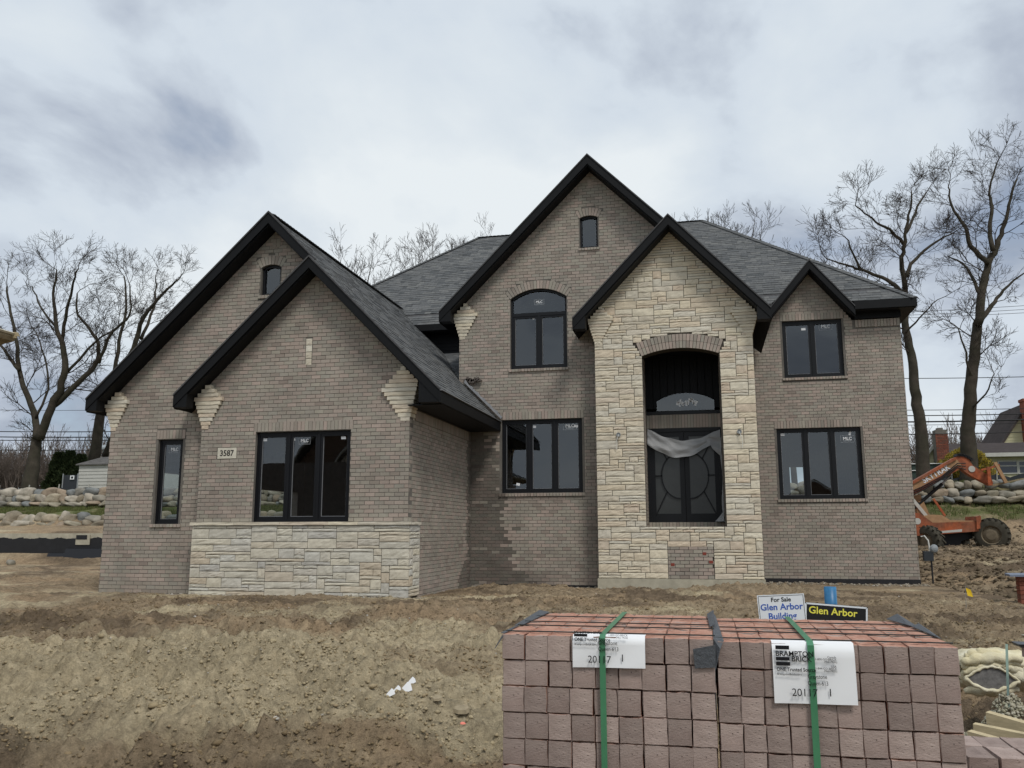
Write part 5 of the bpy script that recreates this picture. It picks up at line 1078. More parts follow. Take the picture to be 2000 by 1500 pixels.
# ------------------------------------------------------------------ signs and posts behind the packs
M_['signwhite'] = material('white sign sheet', (0.74, 0.77, 0.80), 0.5, 0.4); M_['signblack'] = material('black sign sheet', (0.012, 0.012, 0.013), 0.45, 0.4)
M_['blueink'] = material('blue print', (0.03, 0.10, 0.42), 0.6); M_['yellowink'] = material('yellow print', (0.80, 0.74, 0.10), 0.6); M_['steel'] = material('steel stake', (0.3, 0.3, 0.29), 0.5, 0.4, metal=0.5)
def sign(name, label, corners, Y, mat, hgt, lines, border=None, cat='sign'):
    tl, tr = at(*corners[0], Y), at(*corners[1], Y); ux = (tr - tl).normalized(); uy = Vector((-ux.z, 0, ux.x)); w = (tr - tl).length
    root = empty(name, (tl.x + w / 2, Y, gz(tl.x, Y)), label, cat)
    mb = MB(); q = [tl, tr, tr - uy * hgt, tl - uy * hgt]; mb.hexa([p for p in q] + [p + Vector((0, 0.006, 0)) for p in q]); mb.build('panel', mat, root)
    for f in (0.15, 0.85):
        p = tl + ux * w * f - uy * (hgt * 0.5); mb = MB(); mb.bar(p + Vector((0, 0.012, 0.0)) + uy * hgt * (0.5 + 0.02), Vector((p.x - uy.x * hgt, Y + 0.012, gz(p.x, Y) - 0.1)), 0.012, 0.012); mb.build('stake', M_['steel'], root)
    if border:
        inset, th, bm = border; mb = MB(); a = tl + ux * inset - uy * inset; ww, hh = w - 2 * inset, hgt - 2 * inset
        for (s0, s1) in ((a, a + ux * ww), (a - uy * hh, a + ux * ww - uy * hh), (a, a - uy * hh), (a + ux * ww, a + ux * ww - uy * hh)): mb.bar(s0 + Vector((0, -0.001, 0)), s1 + Vector((0, -0.001, 0)), th, 0.002, (0, 1, 0) if abs((s1 - s0).dot(ux)) > 0.01 else (0, 1, 0))
        mb.build('border_line', bm, root)
    for (s, fx, drop, size, m, bold, al, sx_) in lines:
        p = tl + ux * w * fx - uy * drop + Vector((0, -0.002, 0)); text(s, size, m, root, p, ux, uy, align=al, bold=bold, depth=0.0005, sx=sx_)
    return root, tl, ux, uy, w
Ysg = 10.6
pxm = (at(1571, 1159, Ysg) - at(1478, 1163, Ysg)).length / 93.0
sign('for_sale_sign', 'white sign with blue lettering reading For Sale Glen Arbor Building', ((1478, 1163), (1570, 1159)), Ysg, M_['signwhite'], 62 * pxm,
     [('For Sale', 0.5, 14 * pxm, 12 * pxm, M_['ink'], 0.002, 'CENTER', 1.0), ('Glen Arbor', 0.5, 30 * pxm, 17.5 * pxm, M_['blueink'], 0.0015, 'CENTER', 1.0), ('Building', 0.5, 48 * pxm, 17.5 * pxm, M_['blueink'], 0.003, 'CENTER', 1.0)], border=(2.4 * pxm, 0.8 * pxm, M_['ink']))
Ysg2 = 10.9
sign('builder_sign', 'black sign with yellow lettering reading Glen Arbor, tilted', ((1572, 1176), (1695, 1186)), Ysg2, M_['signblack'], 46 * pxm,
     [('Glen Arbor', 0.45, 21 * pxm, 20 * pxm, M_['yellowink'], 0.003, 'CENTER', 1.0)], border=(2.0 * pxm, 3.2 * pxm, M_['signwhite']))
M_['bluepipe'] = material('blue plastic pipe', (0.03, 0.16, 0.33), 0.4, 0.4, mottle=0.25, mscale=6)
p = at(1621, 1146, 13.2); g0 = gz(p.x, p.y); mb = MB(); rp = 10.2 * 13.9 / 1690
mb.lathe([(g0 - 0.2 - p.z, rp), (0, rp), (0.0, rp * 0.86), (-0.2, rp * 0.86)], p, (0, 0, 1), 20); tag(mb.build('blue_pipe', M_['bluepipe'], None, True), 'upright blue plastic pipe standing in the soil behind the signs', 'pipe')
# yellow utility flag
p = at(1886, 1148, 15.0); g0 = gz(p.x, p.y); fl = empty('marker_flag', (p.x, p.y, g0), 'small yellow marker flag on a wire in the soil right of the house', 'flag')
mb = MB(); mb.add([p, p + Vector((0.07, 0.0, -0.03)), p + Vector((0.10, 0.01, -0.14)), p + Vector((0.02, 0.0, -0.12))], [(0, 1, 2, 3)]); mb.build('flag', material('yellow flag', (0.75, 0.50, 0.02), 0.6), fl); mb = MB(); mb.tube([p + Vector((0, 0, 0.03)), (p.x - 0.02, p.y, g0 - 0.02)], 0.004, 4); mb.build('wire', M_['steel'], fl)

# ------------------------------------------------------------------ right foreground: bag, stake, laths, low stack
M_['bag'] = material('cream woven bag', (0.60, 0.53, 0.33), 0.85, 0.2, mottle=0.18, mscale=5, bump=0.5, bscale=26, bdist=0.02, var=(0.66, 0.62, 0.48), vscale=3)
M_['mesh'] = material('dark mesh panel', (0.16, 0.155, 0.15), 0.8, 0.2, mottle=0.35, mscale=40)
Yb = 6.9; bl = at(1876, 1340, Yb); br = at(2030, 1340, Yb); gb = gz((bl.x + br.x) / 2, Yb)
def bagshape():
    nu, nv = 64, 26; V = []; Lx = br.x - bl.x; zt_ = at(1930, 1270, Yb).z; zb = at(1930, 1356, Yb).z; r = random.Random(4); c = Vector(((bl.x + br.x) / 2, Yb + 0.1, (zt_ + zb) / 2)); hh = (zt_ - zb) / 2
    for j in range(nv):
        t = 2 * math.pi * j / nv
        for i in range(nu + 1):
            s = i / nu; x = bl.x + Lx * s; end = min(1, (s * 7) ** 0.5) if s < 0.14 else (min(1, ((1 - s) * 7) ** 0.5) if s > 0.86 else 1)
            fold = 0.060 * math.sin(t * 7 + s * 4 + 1.5 * math.sin(s * 5)) + 0.045 * math.sin(t * 13 - s * 6 + 2) + 0.03 * math.sin(t * 21 + s * 9) + 0.03 * math.sin(s * 19 + t * 2) + r.gauss(0, 0.006)
            rr = (0.93 + fold) * (0.62 + 0.38 * end)
            dz = math.sin(t); z = c.z + hh * rr * dz * (0.98 if dz > 0 else 0.96); y = c.y - 0.23 * rr * math.cos(t)
            V.append((x + 0.02 * math.sin(t * 5 + 3 * s) * (1 - end), y, max(z, gb - 0.03)))
    F = [(j * (nu + 1) + i, j * (nu + 1) + i + 1, ((j + 1) % nv) * (nu + 1) + i + 1, ((j + 1) % nv) * (nu + 1) + i) for j in range(nv) for i in range(nu)]
    return np.array(V), np.array(F), c, hh
V, F, c, hh = bagshape()
bag = npmesh('woven_bag', V, F[:, ::-1], M_['bag'], None, True); tag(bag, 'crumpled cream woven bulk bag lying right of the brick packs', 'bag'); bag['_w'] = [0, 0, 0]
mb = MB(); n = 22; row = []
for k in range(n + 1):
    s = k / n; e = (math.sin(math.pi * s) ** 1.05) if 0 < s < 1 else 0.0; xx = 1883 + 108 * s; mid = 1325 + 6 * s
    yy = Yb - 0.165 + 0.0 * s
    a, b = at(xx, mid - 26 * e, yy - 0.02), at(xx, mid + 21 * e, yy - 0.02); row.append((a, (a + b) / 2 + Vector((0, -0.018 * e, 0)), b))
for (a, b) in zip(row[:-1], row[1:]): mb.add([a[0], b[0], b[2], a[2]], [(0, 3, 2, 1)])
mb.build('mesh_panel', M_['mesh'], bag, True)
mb = MB()                                               # rolled hem round the opening
mb.tube([r[0] + Vector((0, -0.006, 0.003 * math.sin(i * 1.9))) for i, r in enumerate(row)], [0.009 + 0.002 * math.sin(i * 2.3) for i in range(len(row))], 6); mb.tube([r[2] + Vector((0, -0.006, 0.004 * math.sin(i * 1.3))) for i, r in enumerate(row)], [0.014 + 0.003 * math.sin(i * 1.7) for i in range(len(row))], 6); mb.build('hem', M_['bag'], bag, True)
for k, (p0_, p1_, p2_, ra) in enumerate((((1880, 1296), (1915, 1279), (1996, 1288), 0.040), ((1879, 1305), (1930, 1287), (2000, 1297), 0.034), ((1884, 1283), (1912, 1271), (1960, 1277), 0.034), ((1882, 1314), (1920, 1298), (1962, 1299), 0.026), ((1940, 1300), (1975, 1303), (2005, 1312), 0.028), ((1884, 1349), (1930, 1352), (1990, 1348), 0.034))):     # thick folds of cloth
    q = [at(*w_, Yb - 0.11 + 0.02 * (k % 3)) for w_ in (p0_, p1_, p2_)]; P_ = [q[0] * (1 - t) ** 2 + q[1] * 2 * t * (1 - t) + q[2] * t * t + Vector((0, 0, 0.006 * math.sin(t * 23 + k))) for t in [i / 16 for i in range(17)]]
    mb = MB(); mb.tube(P_, [ra * (0.35 + 0.65 * math.sin(math.pi * min(1, 0.12 + 0.8 * i / 16))) * (1 + 0.12 * math.sin(i * 1.7 + k)) for i in range(17)], 8); mb.build('cloth_fold', M_['bag'], bag, True)
M_['stakeg'] = material('pale green stake', (0.30, 0.42, 0.35), 0.35, 0.5)
p, q = at(1966, 1258, 6.3), at(1960, 1378, 6.1); q.z = min(q.z, gz(q.x, q.y)); mb = MB(); mb.bar(p, Vector((q.x, q.y, gz(q.x, q.y) - 0.08)), 0.014, 0.006); tag(mb.build('marker_stake', M_['stakeg']), 'thin pale green stake standing in front of the cream bag', 'stake')
# gravel heap and laths
hp = at(1985, 1405, 5.4); r = np.random.default_rng(5); n = 4500; a = r.random(n) * 6.28; d = r.random(n) ** 0.6
xx, yy = hp.x + np.cos(a) * d * 0.5, 5.45 + np.sin(a) * d * 0.28; g = ground(xx, yy); s = 0.004 + 0.008 * r.random(n) ** 2; zz = np.maximum(g, 0) + (hp.z - float(g.mean()) + 0.03) * np.exp(-(d * 1.25) ** 2)
V = IV[None] * (1 + 0.5 * (r.random((n, 12, 1)) - 0.5)) * s[:, None, None] + np.stack([xx, yy, zz], -1)[:, None]
F = (IF[None] + (np.arange(n) * 12)[:, None, None]).reshape(-1, 3)
M_['gravel'] = material('pale gravel', (0.36, 0.33, 0.25), 0.95, 0.1, tint=[(0.36, 0.33, 0.25), (0.28, 0.26, 0.18), (0.45, 0.42, 0.34), (0.33, 0.33, 0.24)])
tag(npmesh('gravel', V.reshape(-1, 3), F, M_['gravel'], None, False, {'tint': ('FACE', np.repeat(r.random(n), 20))}), 'small heap of pale gravel at the right edge behind the laths', 'gravel', kind='stuff')
ng = 24; jj, ii = np.meshgrid(np.arange(ng + 1), np.arange(ng + 1), indexing='ij'); hx, hy = (hp.x - 0.75 + 1.5 * ii / ng).ravel(), (5.05 + 0.8 * jj / ng).ravel()
P = np.stack([hx, hy, ground(hx, hy) - 0.03 + (hp.z - gz(hp.x, 5.45) + 0.03) * np.exp(-1.5 * (((hx - hp.x) / 0.5) ** 2 + ((hy - 5.45) / 0.28) ** 2))], -1)
tag(npmesh('gravel_heap', np.array(P), np.array([(j * (ng + 1) + i, j * (ng + 1) + i + 1, (j + 1) * (ng + 1) + i + 1, (j + 1) * (ng + 1) + i) for j in range(ng) for i in range(ng)]), M_['soil'], None, True), 'low mound of soil under the gravel at the right edge', kind='structure')
def lath(px0, py0, px1, py1, Y0_, Y1_, h, label, w=0.045):
    a, b = at(px0, py0, Y0_), at(px1, py1, Y1_); mb = MB(); d = Vector((b.x - a.x, b.y - a.y, 0)).normalized(); nn = Vector((d.y, -d.x, 0)) * -1
    q = [a, b, b + nn * w, a + nn * w]; mb.hexa([p - Vector((0, 0, h)) for p in q] + q); o = mb.build('wood_lath', [M_['wood']]); return tag(o, label, 'board', 'wooden boards at the right edge')
lath(1889, 1428, 2040, 1470, 4.75, 4.55, 0.07, 'pale wooden board lying lowest at the right edge, beside the low brick stack', 0.05)
lath(1900, 1414, 2040, 1442, 5.0, 4.85, 0.06, 'dusty wooden board lying just behind the lowest pale board at right', 0.05)
lath(1925, 1391, 2040, 1424, 5.25, 5.1, 0.06, 'soil covered wooden board lying furthest back below the gravel', 0.06)
lath(1978, 1447, 2060, 1462, 4.70, 4.55, 0.03, 'short pale board end cut by the right picture edge', 0.07)
# dark slate pieces by the stake
p = at(1977, 1372, 6.2); mb = MB(); mb.obox((p.x, p.y, gz(p.x, p.y) + 0.05), (0.10, 0.012, 0.14), Matrix.Rotation(0.5, 3, 'Y') @ Matrix.Rotation(-0.5, 3, 'X')); tag(mb.build('slate_piece', M_['filmdark']), 'dark grey offcut leaning on the soil beside the green stake', 'offcut')
# low stack of grey brick in the right corner
p0 = at(1889, 1476, 3.9); st = empty('brick_stack', (p0.x, 3.9, 0), 'low stack of grey bricks in the lower right corner beside the pack', 'brick stack'); st['_w'] = [0, 0, 0]; st.location = (0, 0, 0)
M_['pk_grey'] = material('dusty grey brick', (0.34, 0.31, 0.295), 0.95, 0.1, var=(0.24, 0.215, 0.205), vscale=8, mottle=0.15, mscale=30, bump=0.6, bscale=90, bdist=0.004)
def gbrick(lx, ly, lz, seed):
    me = brick_mesh(lx, ly, lz, seed); me.materials.clear(); me.materials.append(M_['pk_face']); me.materials.append(M_['pk_grey']); return me
gm_ = [gbrick(0.105, 0.19, 0.062, 70 + i) for i in range(4)]
ztop = p0.z
for L in range(int(ztop / 0.066) + 1):
    for i in range(7):
        for j in range(2):
            if L > 3 and j: continue
            o = bpy.data.objects.new('brick', rng.choice(gm_)); COL.objects.link(o); o.parent = st
            o.location = (p0.x + 0.05 + i * 0.115 + rng.gauss(0, 0.004) + (0.03 if L % 2 else 0), 3.99 + j * 0.195 + rng.gauss(0, 0.004), ztop - 0.032 - L * 0.066); o.rotation_euler = (0, 0, rng.gauss(0, 0.03))
# pale brick stack cut by the right edge, with a dark sheet on top
p0 = at(2003, 1264, 6.0); st = empty('wrapped_stack', (p0.x, 6.0, gz(p0.x, 6)), 'pale pinkish brick stack under a dark sheet, cut by the right picture edge', 'brick stack'); st['_w'] = [0, 0, 0]; st.location = (0, 0, 0)
M_['pk_pale'] = material('pale pink brick', (0.42, 0.33, 0.29), 0.95, 0.1, mottle=0.2, mscale=20, bump=0.5, bscale=80)
gp_ = [brick_mesh(0.19, 0.09, 0.062, 90 + i) for i in range(4)]
for m_ in gp_: m_.materials.clear(); m_.materials.append(M_['pk_pale']); m_.materials.append(M_['pk_pale'])
L = 0
while p0.z - 0.03 - L * 0.066 > gz(p0.x, 6) - 0.05:
    for i in range(4):
        for j in range(1):
            o = bpy.data.objects.new('brick', rng.choice(gp_)); COL.objects.link(o); o.parent = st; o.location = (p0.x + 0.1 + i * 0.195 + (0.012 if L % 2 else 0), 6.05 + j * 0.095, p0.z - 0.035 - L * 0.066); o.rotation_euler = (0, 0, rng.gauss(0, 0.02))
    L += 1
mb = MB(); mb.hexa([(p0.x - 0.03, 5.98, p0.z + 0.0), (p0.x + 0.8, 5.98, p0.z - 0.004), (p0.x + 0.8, 6.12, p0.z), (p0.x - 0.03, 6.12, p0.z), (p0.x - 0.05, 5.96, p0.z + 0.02), (p0.x + 0.8, 5.97, p0.z + 0.012), (p0.x + 0.8, 6.12, p0.z + 0.012), (p0.x - 0.04, 6.12, p0.z + 0.02)]); mb.build('cover_sheet', M_['filmdark'], st)
# red brick pack further back at the right edge
p0 = at(1990, 1126, 16.5); g0 = gz(p0.x, 16.5); rs = empty('red_brick_pack', (p0.x, 16.5, g0), 'red brick pack with a grey sheet on top, cut by the right edge', 'brick pack'); rs['_w'] = [0, 0, 0]; rs.location = (0, 0, 0)
M_['redbrick'] = material('red brick', (0.30, 0.085, 0.05), 0.92, 0.15, tint=[(0.22, 0.075, 0.048), (0.17, 0.062, 0.045), (0.27, 0.10, 0.065), (0.14, 0.07, 0.055)], objrand=3.0, mottle=0.2, mscale=20)
L = 0; rb_ = [brick_mesh(0.095, 0.19, 0.07, 50 + i) for i in range(3)]
for m_ in rb_: m_.materials.clear(); m_.materials.append(M_['redbrick']); m_.materials.append(M_['redbrick'])
while p0.z - 0.04 - L * 0.075 > g0 - 0.05:
    for i in range(9):
        o = bpy.data.objects.new('brick', rng.choice(rb_)); COL.objects.link(o); o.parent = rs; o.location = (p0.x + 0.05 + i * 0.1, 16.6, p0.z - 0.04 - L * 0.075)
    L += 1
mb = MB(); mb.hexa([(p0.x - 0.16, 16.42, p0.z + 0.0), (p0.x + 1, 16.4, p0.z + 0.0), (p0.x + 1, 16.9, p0.z + 0.0), (p0.x - 0.1, 16.9, p0.z + 0.0), (p0.x - 0.16, 16.42, p0.z + 0.03), (p0.x + 1, 16.4, p0.z + 0.05), (p0.x + 1, 16.9, p0.z + 0.05), (p0.x - 0.1, 16.9, p0.z + 0.04)]); mb.build('cover_sheet', material('blue grey sheet', (0.17, 0.2, 0.26), 0.6), rs)
# scraps in the yard
def scrap(name, label, px, py, mat, size, cat):
    p = ground_hit(px, py); z = p.z; mb = MB(); r = random.Random(px); n = 7
    pts = [(math.cos(i / n * 6.28) * size * r.uniform(0.6, 1.1), math.sin(i / n * 6.28) * size * 0.7 * r.uniform(0.6, 1.1)) for i in range(n)]
    mb.prism(pts, lambda a, b: (p.x + a, p.y + b, z + 0.005 + 0.25 * b), lambda a, b: (p.x + a * 0.9, p.y + b * 0.9, z + size * 0.45 + 0.3 * b)); tag(mb.build(name, mat), label, cat)
M_['rubstone'] = material('tan flat stone', (0.30, 0.25, 0.17), 0.95, 0.1, mottle=0.2, mscale=20, bump=0.4)
scrap('flat_stone', 'flat tan stone lying on the soil just left of the brick packs', 901, 1396, M_['rubstone'], 0.075, 'stone'); scrap('flat_stone', 'small tan stone behind the flat one left of the brick packs', 852, 1379, M_['rubstone'], 0.05, 'stone'); scrap('flat_stone', 'yellowish stone chip nearest the scraps of white paper', 826, 1390, M_['rubstone'], 0.04, 'stone')
scrap('pink_scrap', 'tiny pink plastic scrap in the soil left of the brick packs', 904, 1416, material('pink plastic', (0.75, 0.22, 0.16), 0.6), 0.022, 'scrap')
for i, (px, py, s, lab) in enumerate(((792, 1355, 0.05, 'white torn paper scrap standing highest of the scraps in the soil'), (762, 1362, 0.035, 'white torn paper scrap furthest left in the soil'), (803, 1342, 0.035, 'small white paper scrap furthest back in the soil'), (775, 1352, 0.03, 'smallest white paper scrap amid the torn scraps'))):
    p = ground_hit(px, py); z = p.z; r = random.Random(i); mb = MB(); mb.prism([(-s, 0), (-s * 0.2, -0.01), (s, 0.01), (s * 0.7, s * 0.9), (0.1 * s, s * 1.3), (-s * 0.6, s * 0.5)], lambda a, b: (p.x + a, p.y + b * 0.4, z + 0.005 + b), lambda a, b: (p.x + a, p.y + 0.003 + b * 0.4, z + 0.006 + b)); tag(mb.build('paper_scrap', M_['white']), lab, 'paper scrap', 'paper scraps in the soil')
# ------------------------------------------------------------------ bare trees
M_['bark'] = material('grey brown bark', (0.060, 0.050, 0.040), 0.95, 0.1, mottle=0.3, mscale=2.5, bump=0.6, bscale=14, var=(0.045, 0.042, 0.030), vscale=1.5, bdist=0.03)
M_['twig'] = material('dark twigs', (0.050, 0.041, 0.035), 0.95, 0.1)
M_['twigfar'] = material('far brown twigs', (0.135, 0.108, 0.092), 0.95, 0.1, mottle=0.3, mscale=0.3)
def segmesh(name, segs, mat, parent, n=3):
    """segs: rows of (p0, p1, r0, r1) -> small prisms"""
    A = np.array([(*s[0], *s[1], s[2], s[3]) for s in segs], float)
    if len(A) == 0: return None
    p0, p1, r0, r1 = A[:, :3], A[:, 3:6], A[:, 6], A[:, 7]; d = p1 - p0; d /= np.linalg.norm(d, axis=1)[:, None] + 1e-9
    ref = np.where(np.abs(d[:, 2:3]) < 0.9, np.array([[0, 0, 1.0]]), np.array([[1.0, 0, 0]])); a = np.cross(d, ref); a /= np.linalg.norm(a, axis=1)[:, None] + 1e-9; b = np.cross(d, a)
    V = []
    for p, r in ((p0, r0), (p1, r1)):
        for k in range(n): t = 2 * math.pi * k / n; V.append(p + (a * math.cos(t) + b * math.sin(t)) * r[:, None])
    V = np.stack(V, 1); m = len(A)
    f = np.array([(k, (k + 1) % n, n + (k + 1) % n, n + k) for k in range(n)]); F = (f[None] + (np.arange(m) * 2 * n)[:, None, None]).reshape(-1, 4)
    return npmesh(name, V.reshape(-1, 3), F, mat, parent, n > 4)
def rdir(d, ang, r):
    d = Vector(d).normalized(); a = d.orthogonal().normalized(); a = Matrix.Rotation(r.random() * 6.283, 3, d) @ a
    return (d * math.cos(ang) + a * math.sin(ang)).normalized()
def grow(p, d, L, rad, depth, segs, r, up=0.05, rmin=0.006):
    n = 3; p = Vector(p); d = Vector(d)
    for i in range(n):
        d = (d + Vector((r.gauss(0, 0.2), r.gauss(0, 0.2), r.gauss(0, 0.16) + up))).normalized(); q = p + d * (L / n)
        ra, rb = max(rmin, rad * (1 - 0.35 * i / n)), max(rmin, rad * (1 - 0.35 * (i + 1) / n)); segs.append((p, q, ra, rb)); p = q
        if depth > 0 and (i > 0 or r.random() < 0.5): grow(p, rdir(d, r.uniform(0.5, 1.0), r), L * r.uniform(0.5, 0.75), rad * 0.5, depth - 1, segs, r, up, rmin)
    if depth > 0:
        for k in range(2): grow(p, rdir(d, r.uniform(0.2, 0.55), r), L * r.uniform(0.6, 0.8), rad * 0.62, depth - 1, segs, r, up, rmin)
def smooth(pts, rs, k=4):
    out, ro = [], []
    P = [pts[0]] + list(pts) + [pts[-1]]
    for i in range(1, len(P) - 2):
        for j in range(k):
            t = j / k; a, b, c, d = P[i - 1], P[i], P[i + 1], P[i + 2]
            out.append(0.5 * ((2 * b) + (c - a) * t + (2 * a - 5 * b + 4 * c - d) * t * t + (3 * b - a - 3 * c + d) * t ** 3)); ro.append(rs[i - 1] + (rs[i] - rs[i - 1]) * t)
    out.append(pts[-1]); ro.append(rs[-1]); return out, ro
def traced_tree(label, Y, limbs, seed, every=0.8, depth=3, L0=1.15, rmin=0.0070, spread=2.2, group=None):
    """limbs: list of (start radius px, end radius px, [(px, py), ...]); the first is the trunk. Depth in Y is given to each limb so that the crown is round"""
    r = random.Random(seed); k = Y * 1.04 / 1690; base = at(*limbs[0][2][0], Y); g0 = gz(base.x, Y)
    root = empty('bare_tree', (base.x, Y, g0), label, 'tree', group); root['_w'] = [0, 0, 0]; root.location = (0, 0, 0)
    tm = MB(); segs = []
    for li, (ra, rb, pp) in enumerate(limbs):
        dy = 0 if li == 0 else r.uniform(-spread, spread); pts = []
        for i, (x, y) in enumerate(pp):
            f = i / (len(pp) - 1); yy = Y + (dy * f if li else 0.3 * f); pts.append(at(x, y, yy))
        if li == 0: pts[0] = Vector((pts[0].x, Y, min(g0 - 0.15, pts[0].z)))
        rs = [(ra + (rb - ra) * i / (len(pp) - 1)) * k for i in range(len(pp))]
        if li == 0: rs[0] *= 1.25
        P, R_ = smooth(pts, rs)
        P = [p + Vector((r.gauss(0, 0.03), r.gauss(0, 0.03), 0)) for p in P]; tm.tube(P, R_, 9 if ra > 5 else 7)
        acc = 0
        for i in range(1, len(P)):
            seg = (P[i] - P[i - 1]); acc += seg.length
            fr = i / len(P)
            if acc > every * r.uniform(0.6, 1.2) and (li > 0 or fr > 0.55) and fr > 0.12:
                acc = 0; grow(P[i], rdir(seg, r.uniform(0.6, 1.1), r), L0 * r.uniform(0.6, 1.15), min(0.045, R_[i] * 0.27), depth, segs, r, rmin=rmin)
        if li: grow(P[-1], P[-1] - P[-2], L0 * 0.9, min(0.03, R_[-1]), depth, segs, r, rmin=rmin)
    tm.build('trunk', M_['bark'], root, True); segmesh('crown', segs, M_['twig'], root); return root
GT = 'large bare trees beside the house'
traced_tree('large bare forked tree at far left, rising from behind the boulder wall', 43.0, [(15, 10, [(56, 955), (66, 890), (74, 853)]),
    (8, 2, [(72, 856), (68, 816), (51, 765), (37, 723), (33, 667), (20, 610), (14, 560)]), (4.5, 1.5, [(37, 723), (5, 681), (-30, 640)]), (10, 1.5, [(76, 858), (100, 797), (126, 732), (122, 676), (110, 634), (105, 573), (110, 527)]),
    (4.5, 1.5, [(122, 680), (128, 620), (140, 564), (152, 525)]), (7, 1.5, [(105, 793), (154, 746), (191, 704), (187, 662), (154, 615), (149, 573)]), (4, 1.2, [(191, 709), (219, 648), (254, 615), (252, 555)]), (3.5, 1.2, [(129, 732), (187, 667), (232, 640)]), (3, 1.2, [(110, 640), (80, 600), (62, 560)]), (3, 1.2, [(68, 816), (95, 760), (88, 700), (70, 650)])], 3, group=GT)
traced_tree('leaning bare tree emerging from behind the left gable', 47.0, [(12, 8, [(180, 905), (190, 850), (201, 797), (224, 741)]), (7, 1.5, [(224, 741), (261, 681), (280, 620), (318, 575), (350, 545)]), (5, 1.5, [(224, 735), (233, 667), (247, 597), (243, 540)]), (4, 1.2, [(275, 662), (300, 600), (305, 548)]), (8, 3, [(205, 890), (222, 850), (250, 800)])], 5, group=GT)
traced_tree('tall bare tree with a curved trunk right behind the house corner', 46.0, [(11, 5, [(1803, 905), (1797, 830), (1788, 760), (1780, 693), (1768, 630), (1769, 560)]), (5, 1.2, [(1769, 565), (1763, 513), (1767, 473), (1775, 420), (1781, 375)]),
    (5, 1.0, [(1772, 590), (1757, 566), (1733, 547), (1683, 527), (1650, 517), (1615, 505)]), (3.5, 1, [(1765, 480), (1743, 453), (1710, 433), (1672, 402)]), (4, 1, [(1769, 540), (1787, 507), (1827, 473), (1862, 455)]), (3, 1, [(1771, 455), (1793, 403), (1811, 372)]), (2.5, 1, [(1683, 527), (1665, 495), (1655, 465)]), (2, 0.8, [(1769, 650), (1795, 622), (1830, 585)])], 7, group=GT)
traced_tree('tallest bare tree at the far right, forking above the power lines', 48.0, [(13, 8, [(1888, 900), (1891, 840), (1896, 780), (1903, 700), (1910, 633)]), (8, 1.5, [(1910, 635), (1920, 567), (1933, 513), (1945, 487), (1960, 447), (1970, 400), (1985, 350)]),
    (5, 1.2, [(1931, 515), (1897, 480), (1883, 440), (1860, 403), (1853, 365)]), (4.5, 1.2, [(1939, 490), (1933, 447), (1937, 403), (1933, 370), (1947, 315)]), (5, 1.2, [(1910, 630), (1937, 597), (1960, 567), (2000, 533)]), (3.5, 1, [(1914, 575), (1887, 523), (1853, 500)]), (2.5, 1, [(1900, 740), (1885, 690), (1872, 640)]), (2, 0.8, [(1896, 800), (1925, 770), (1940, 730)])], 9, group=GT)
def free_tree(label, px, pytop, Y, seed, width=3.0, group='bare trees behind the roof ridge', mat='twig', forks=5, depth=3, L0=1.5, py0=None):
    r = random.Random(seed); top = at(px, pytop, Y); g0 = gz(top.x, Y); root = empty('bare_tree', (top.x, Y, g0), label, 'tree', group); root['_w'] = [0, 0, 0]; root.location = (0, 0, 0)
    Hh = top.z - g0; tm = MB(); segs = []; b = Vector((top.x, Y, g0 - 0.2)); f = Vector((top.x + r.gauss(0, 0.3), Y, g0 + Hh * 0.45)); P, R_ = smooth([b, b.lerp(f, 0.5) + Vector((r.gauss(0, 0.2), 0, 0)), f], [0.22, 0.17, 0.13]); tm.tube(P, R_, 8)
    for i in range(forks):
        a = 6.283 * i / forks + r.random(); w = width * r.uniform(0.3, 1.0); e = Vector((top.x + math.cos(a) * w, Y + math.sin(a) * w, g0 + Hh * r.uniform(0.76, 0.90))); m1 = f.lerp(e, 0.45) + Vector((math.cos(a) * w * 0.15, 0, -0.2)); s0 = f.lerp(b, r.uniform(0, 0.25))
        P, R_ = smooth([s0, m1, f.lerp(e, 0.75) + Vector((r.gauss(0, 0.15), 0, 0)), e], [0.085, 0.06, 0.035, 0.015]); tm.tube(P, R_, 6); acc = 0
        for j in range(2, len(P)):
            acc += (P[j] - P[j - 1]).length
            if acc > 0.8: acc = 0; grow(P[j], rdir(P[j] - P[j - 1], r.uniform(0.5, 0.9), r), L0 * r.uniform(0.5, 0.9), R_[j] * 0.4, depth - 1, segs, r, 0.14, 0.009)
        grow(P[-1], P[-1] - P[-2], L0 * 0.5, 0.014, depth - 1, segs, r, 0.14, 0.009)
    tm.build('trunk', M_['bark'], root, True); segmesh('crown', segs, M_[mat], root)
RT = [(697, 448, 52, 2.4, 'bare tree in the dip between the left gable and the main roof'), (765, 478, 60, 2.0, 'low bare tree just right of the dip, above the left hip'), (812, 432, 58, 2.4, 'twin-stemmed bare tree over the left hip of the roof'), (842, 424, 62, 2.2, 'slender bare tree over the middle of the left hip'), (882, 410, 58, 2.4, 'highest bare tree over the left hip of the main roof'), (955, 418, 60, 3.0, 'wide bare tree over the left end of the roof ridge'), (925, 426, 66, 2.0, 'small bare tree between the highest and the widest over the left hip'),
      (1345, 376, 56, 2.4, 'bare tree directly behind the entry gable peak'), (1432, 364, 56, 3.4, 'broad bare tree over the top of the right hip'), (1400, 386, 62, 2.0, 'slim bare tree between the two trees near the right end of the ridge'), (1525, 452, 62, 2.4, 'low bare tree over the middle of the right hip'), (1565, 458, 66, 2.0, 'small bare tree right of the middle of the right hip'), (1612, 452, 64, 2.6, 'bare tree above the small right gable'), (1655, 462, 66, 2.2, 'bare tree beside the long horizontal branch at right')]
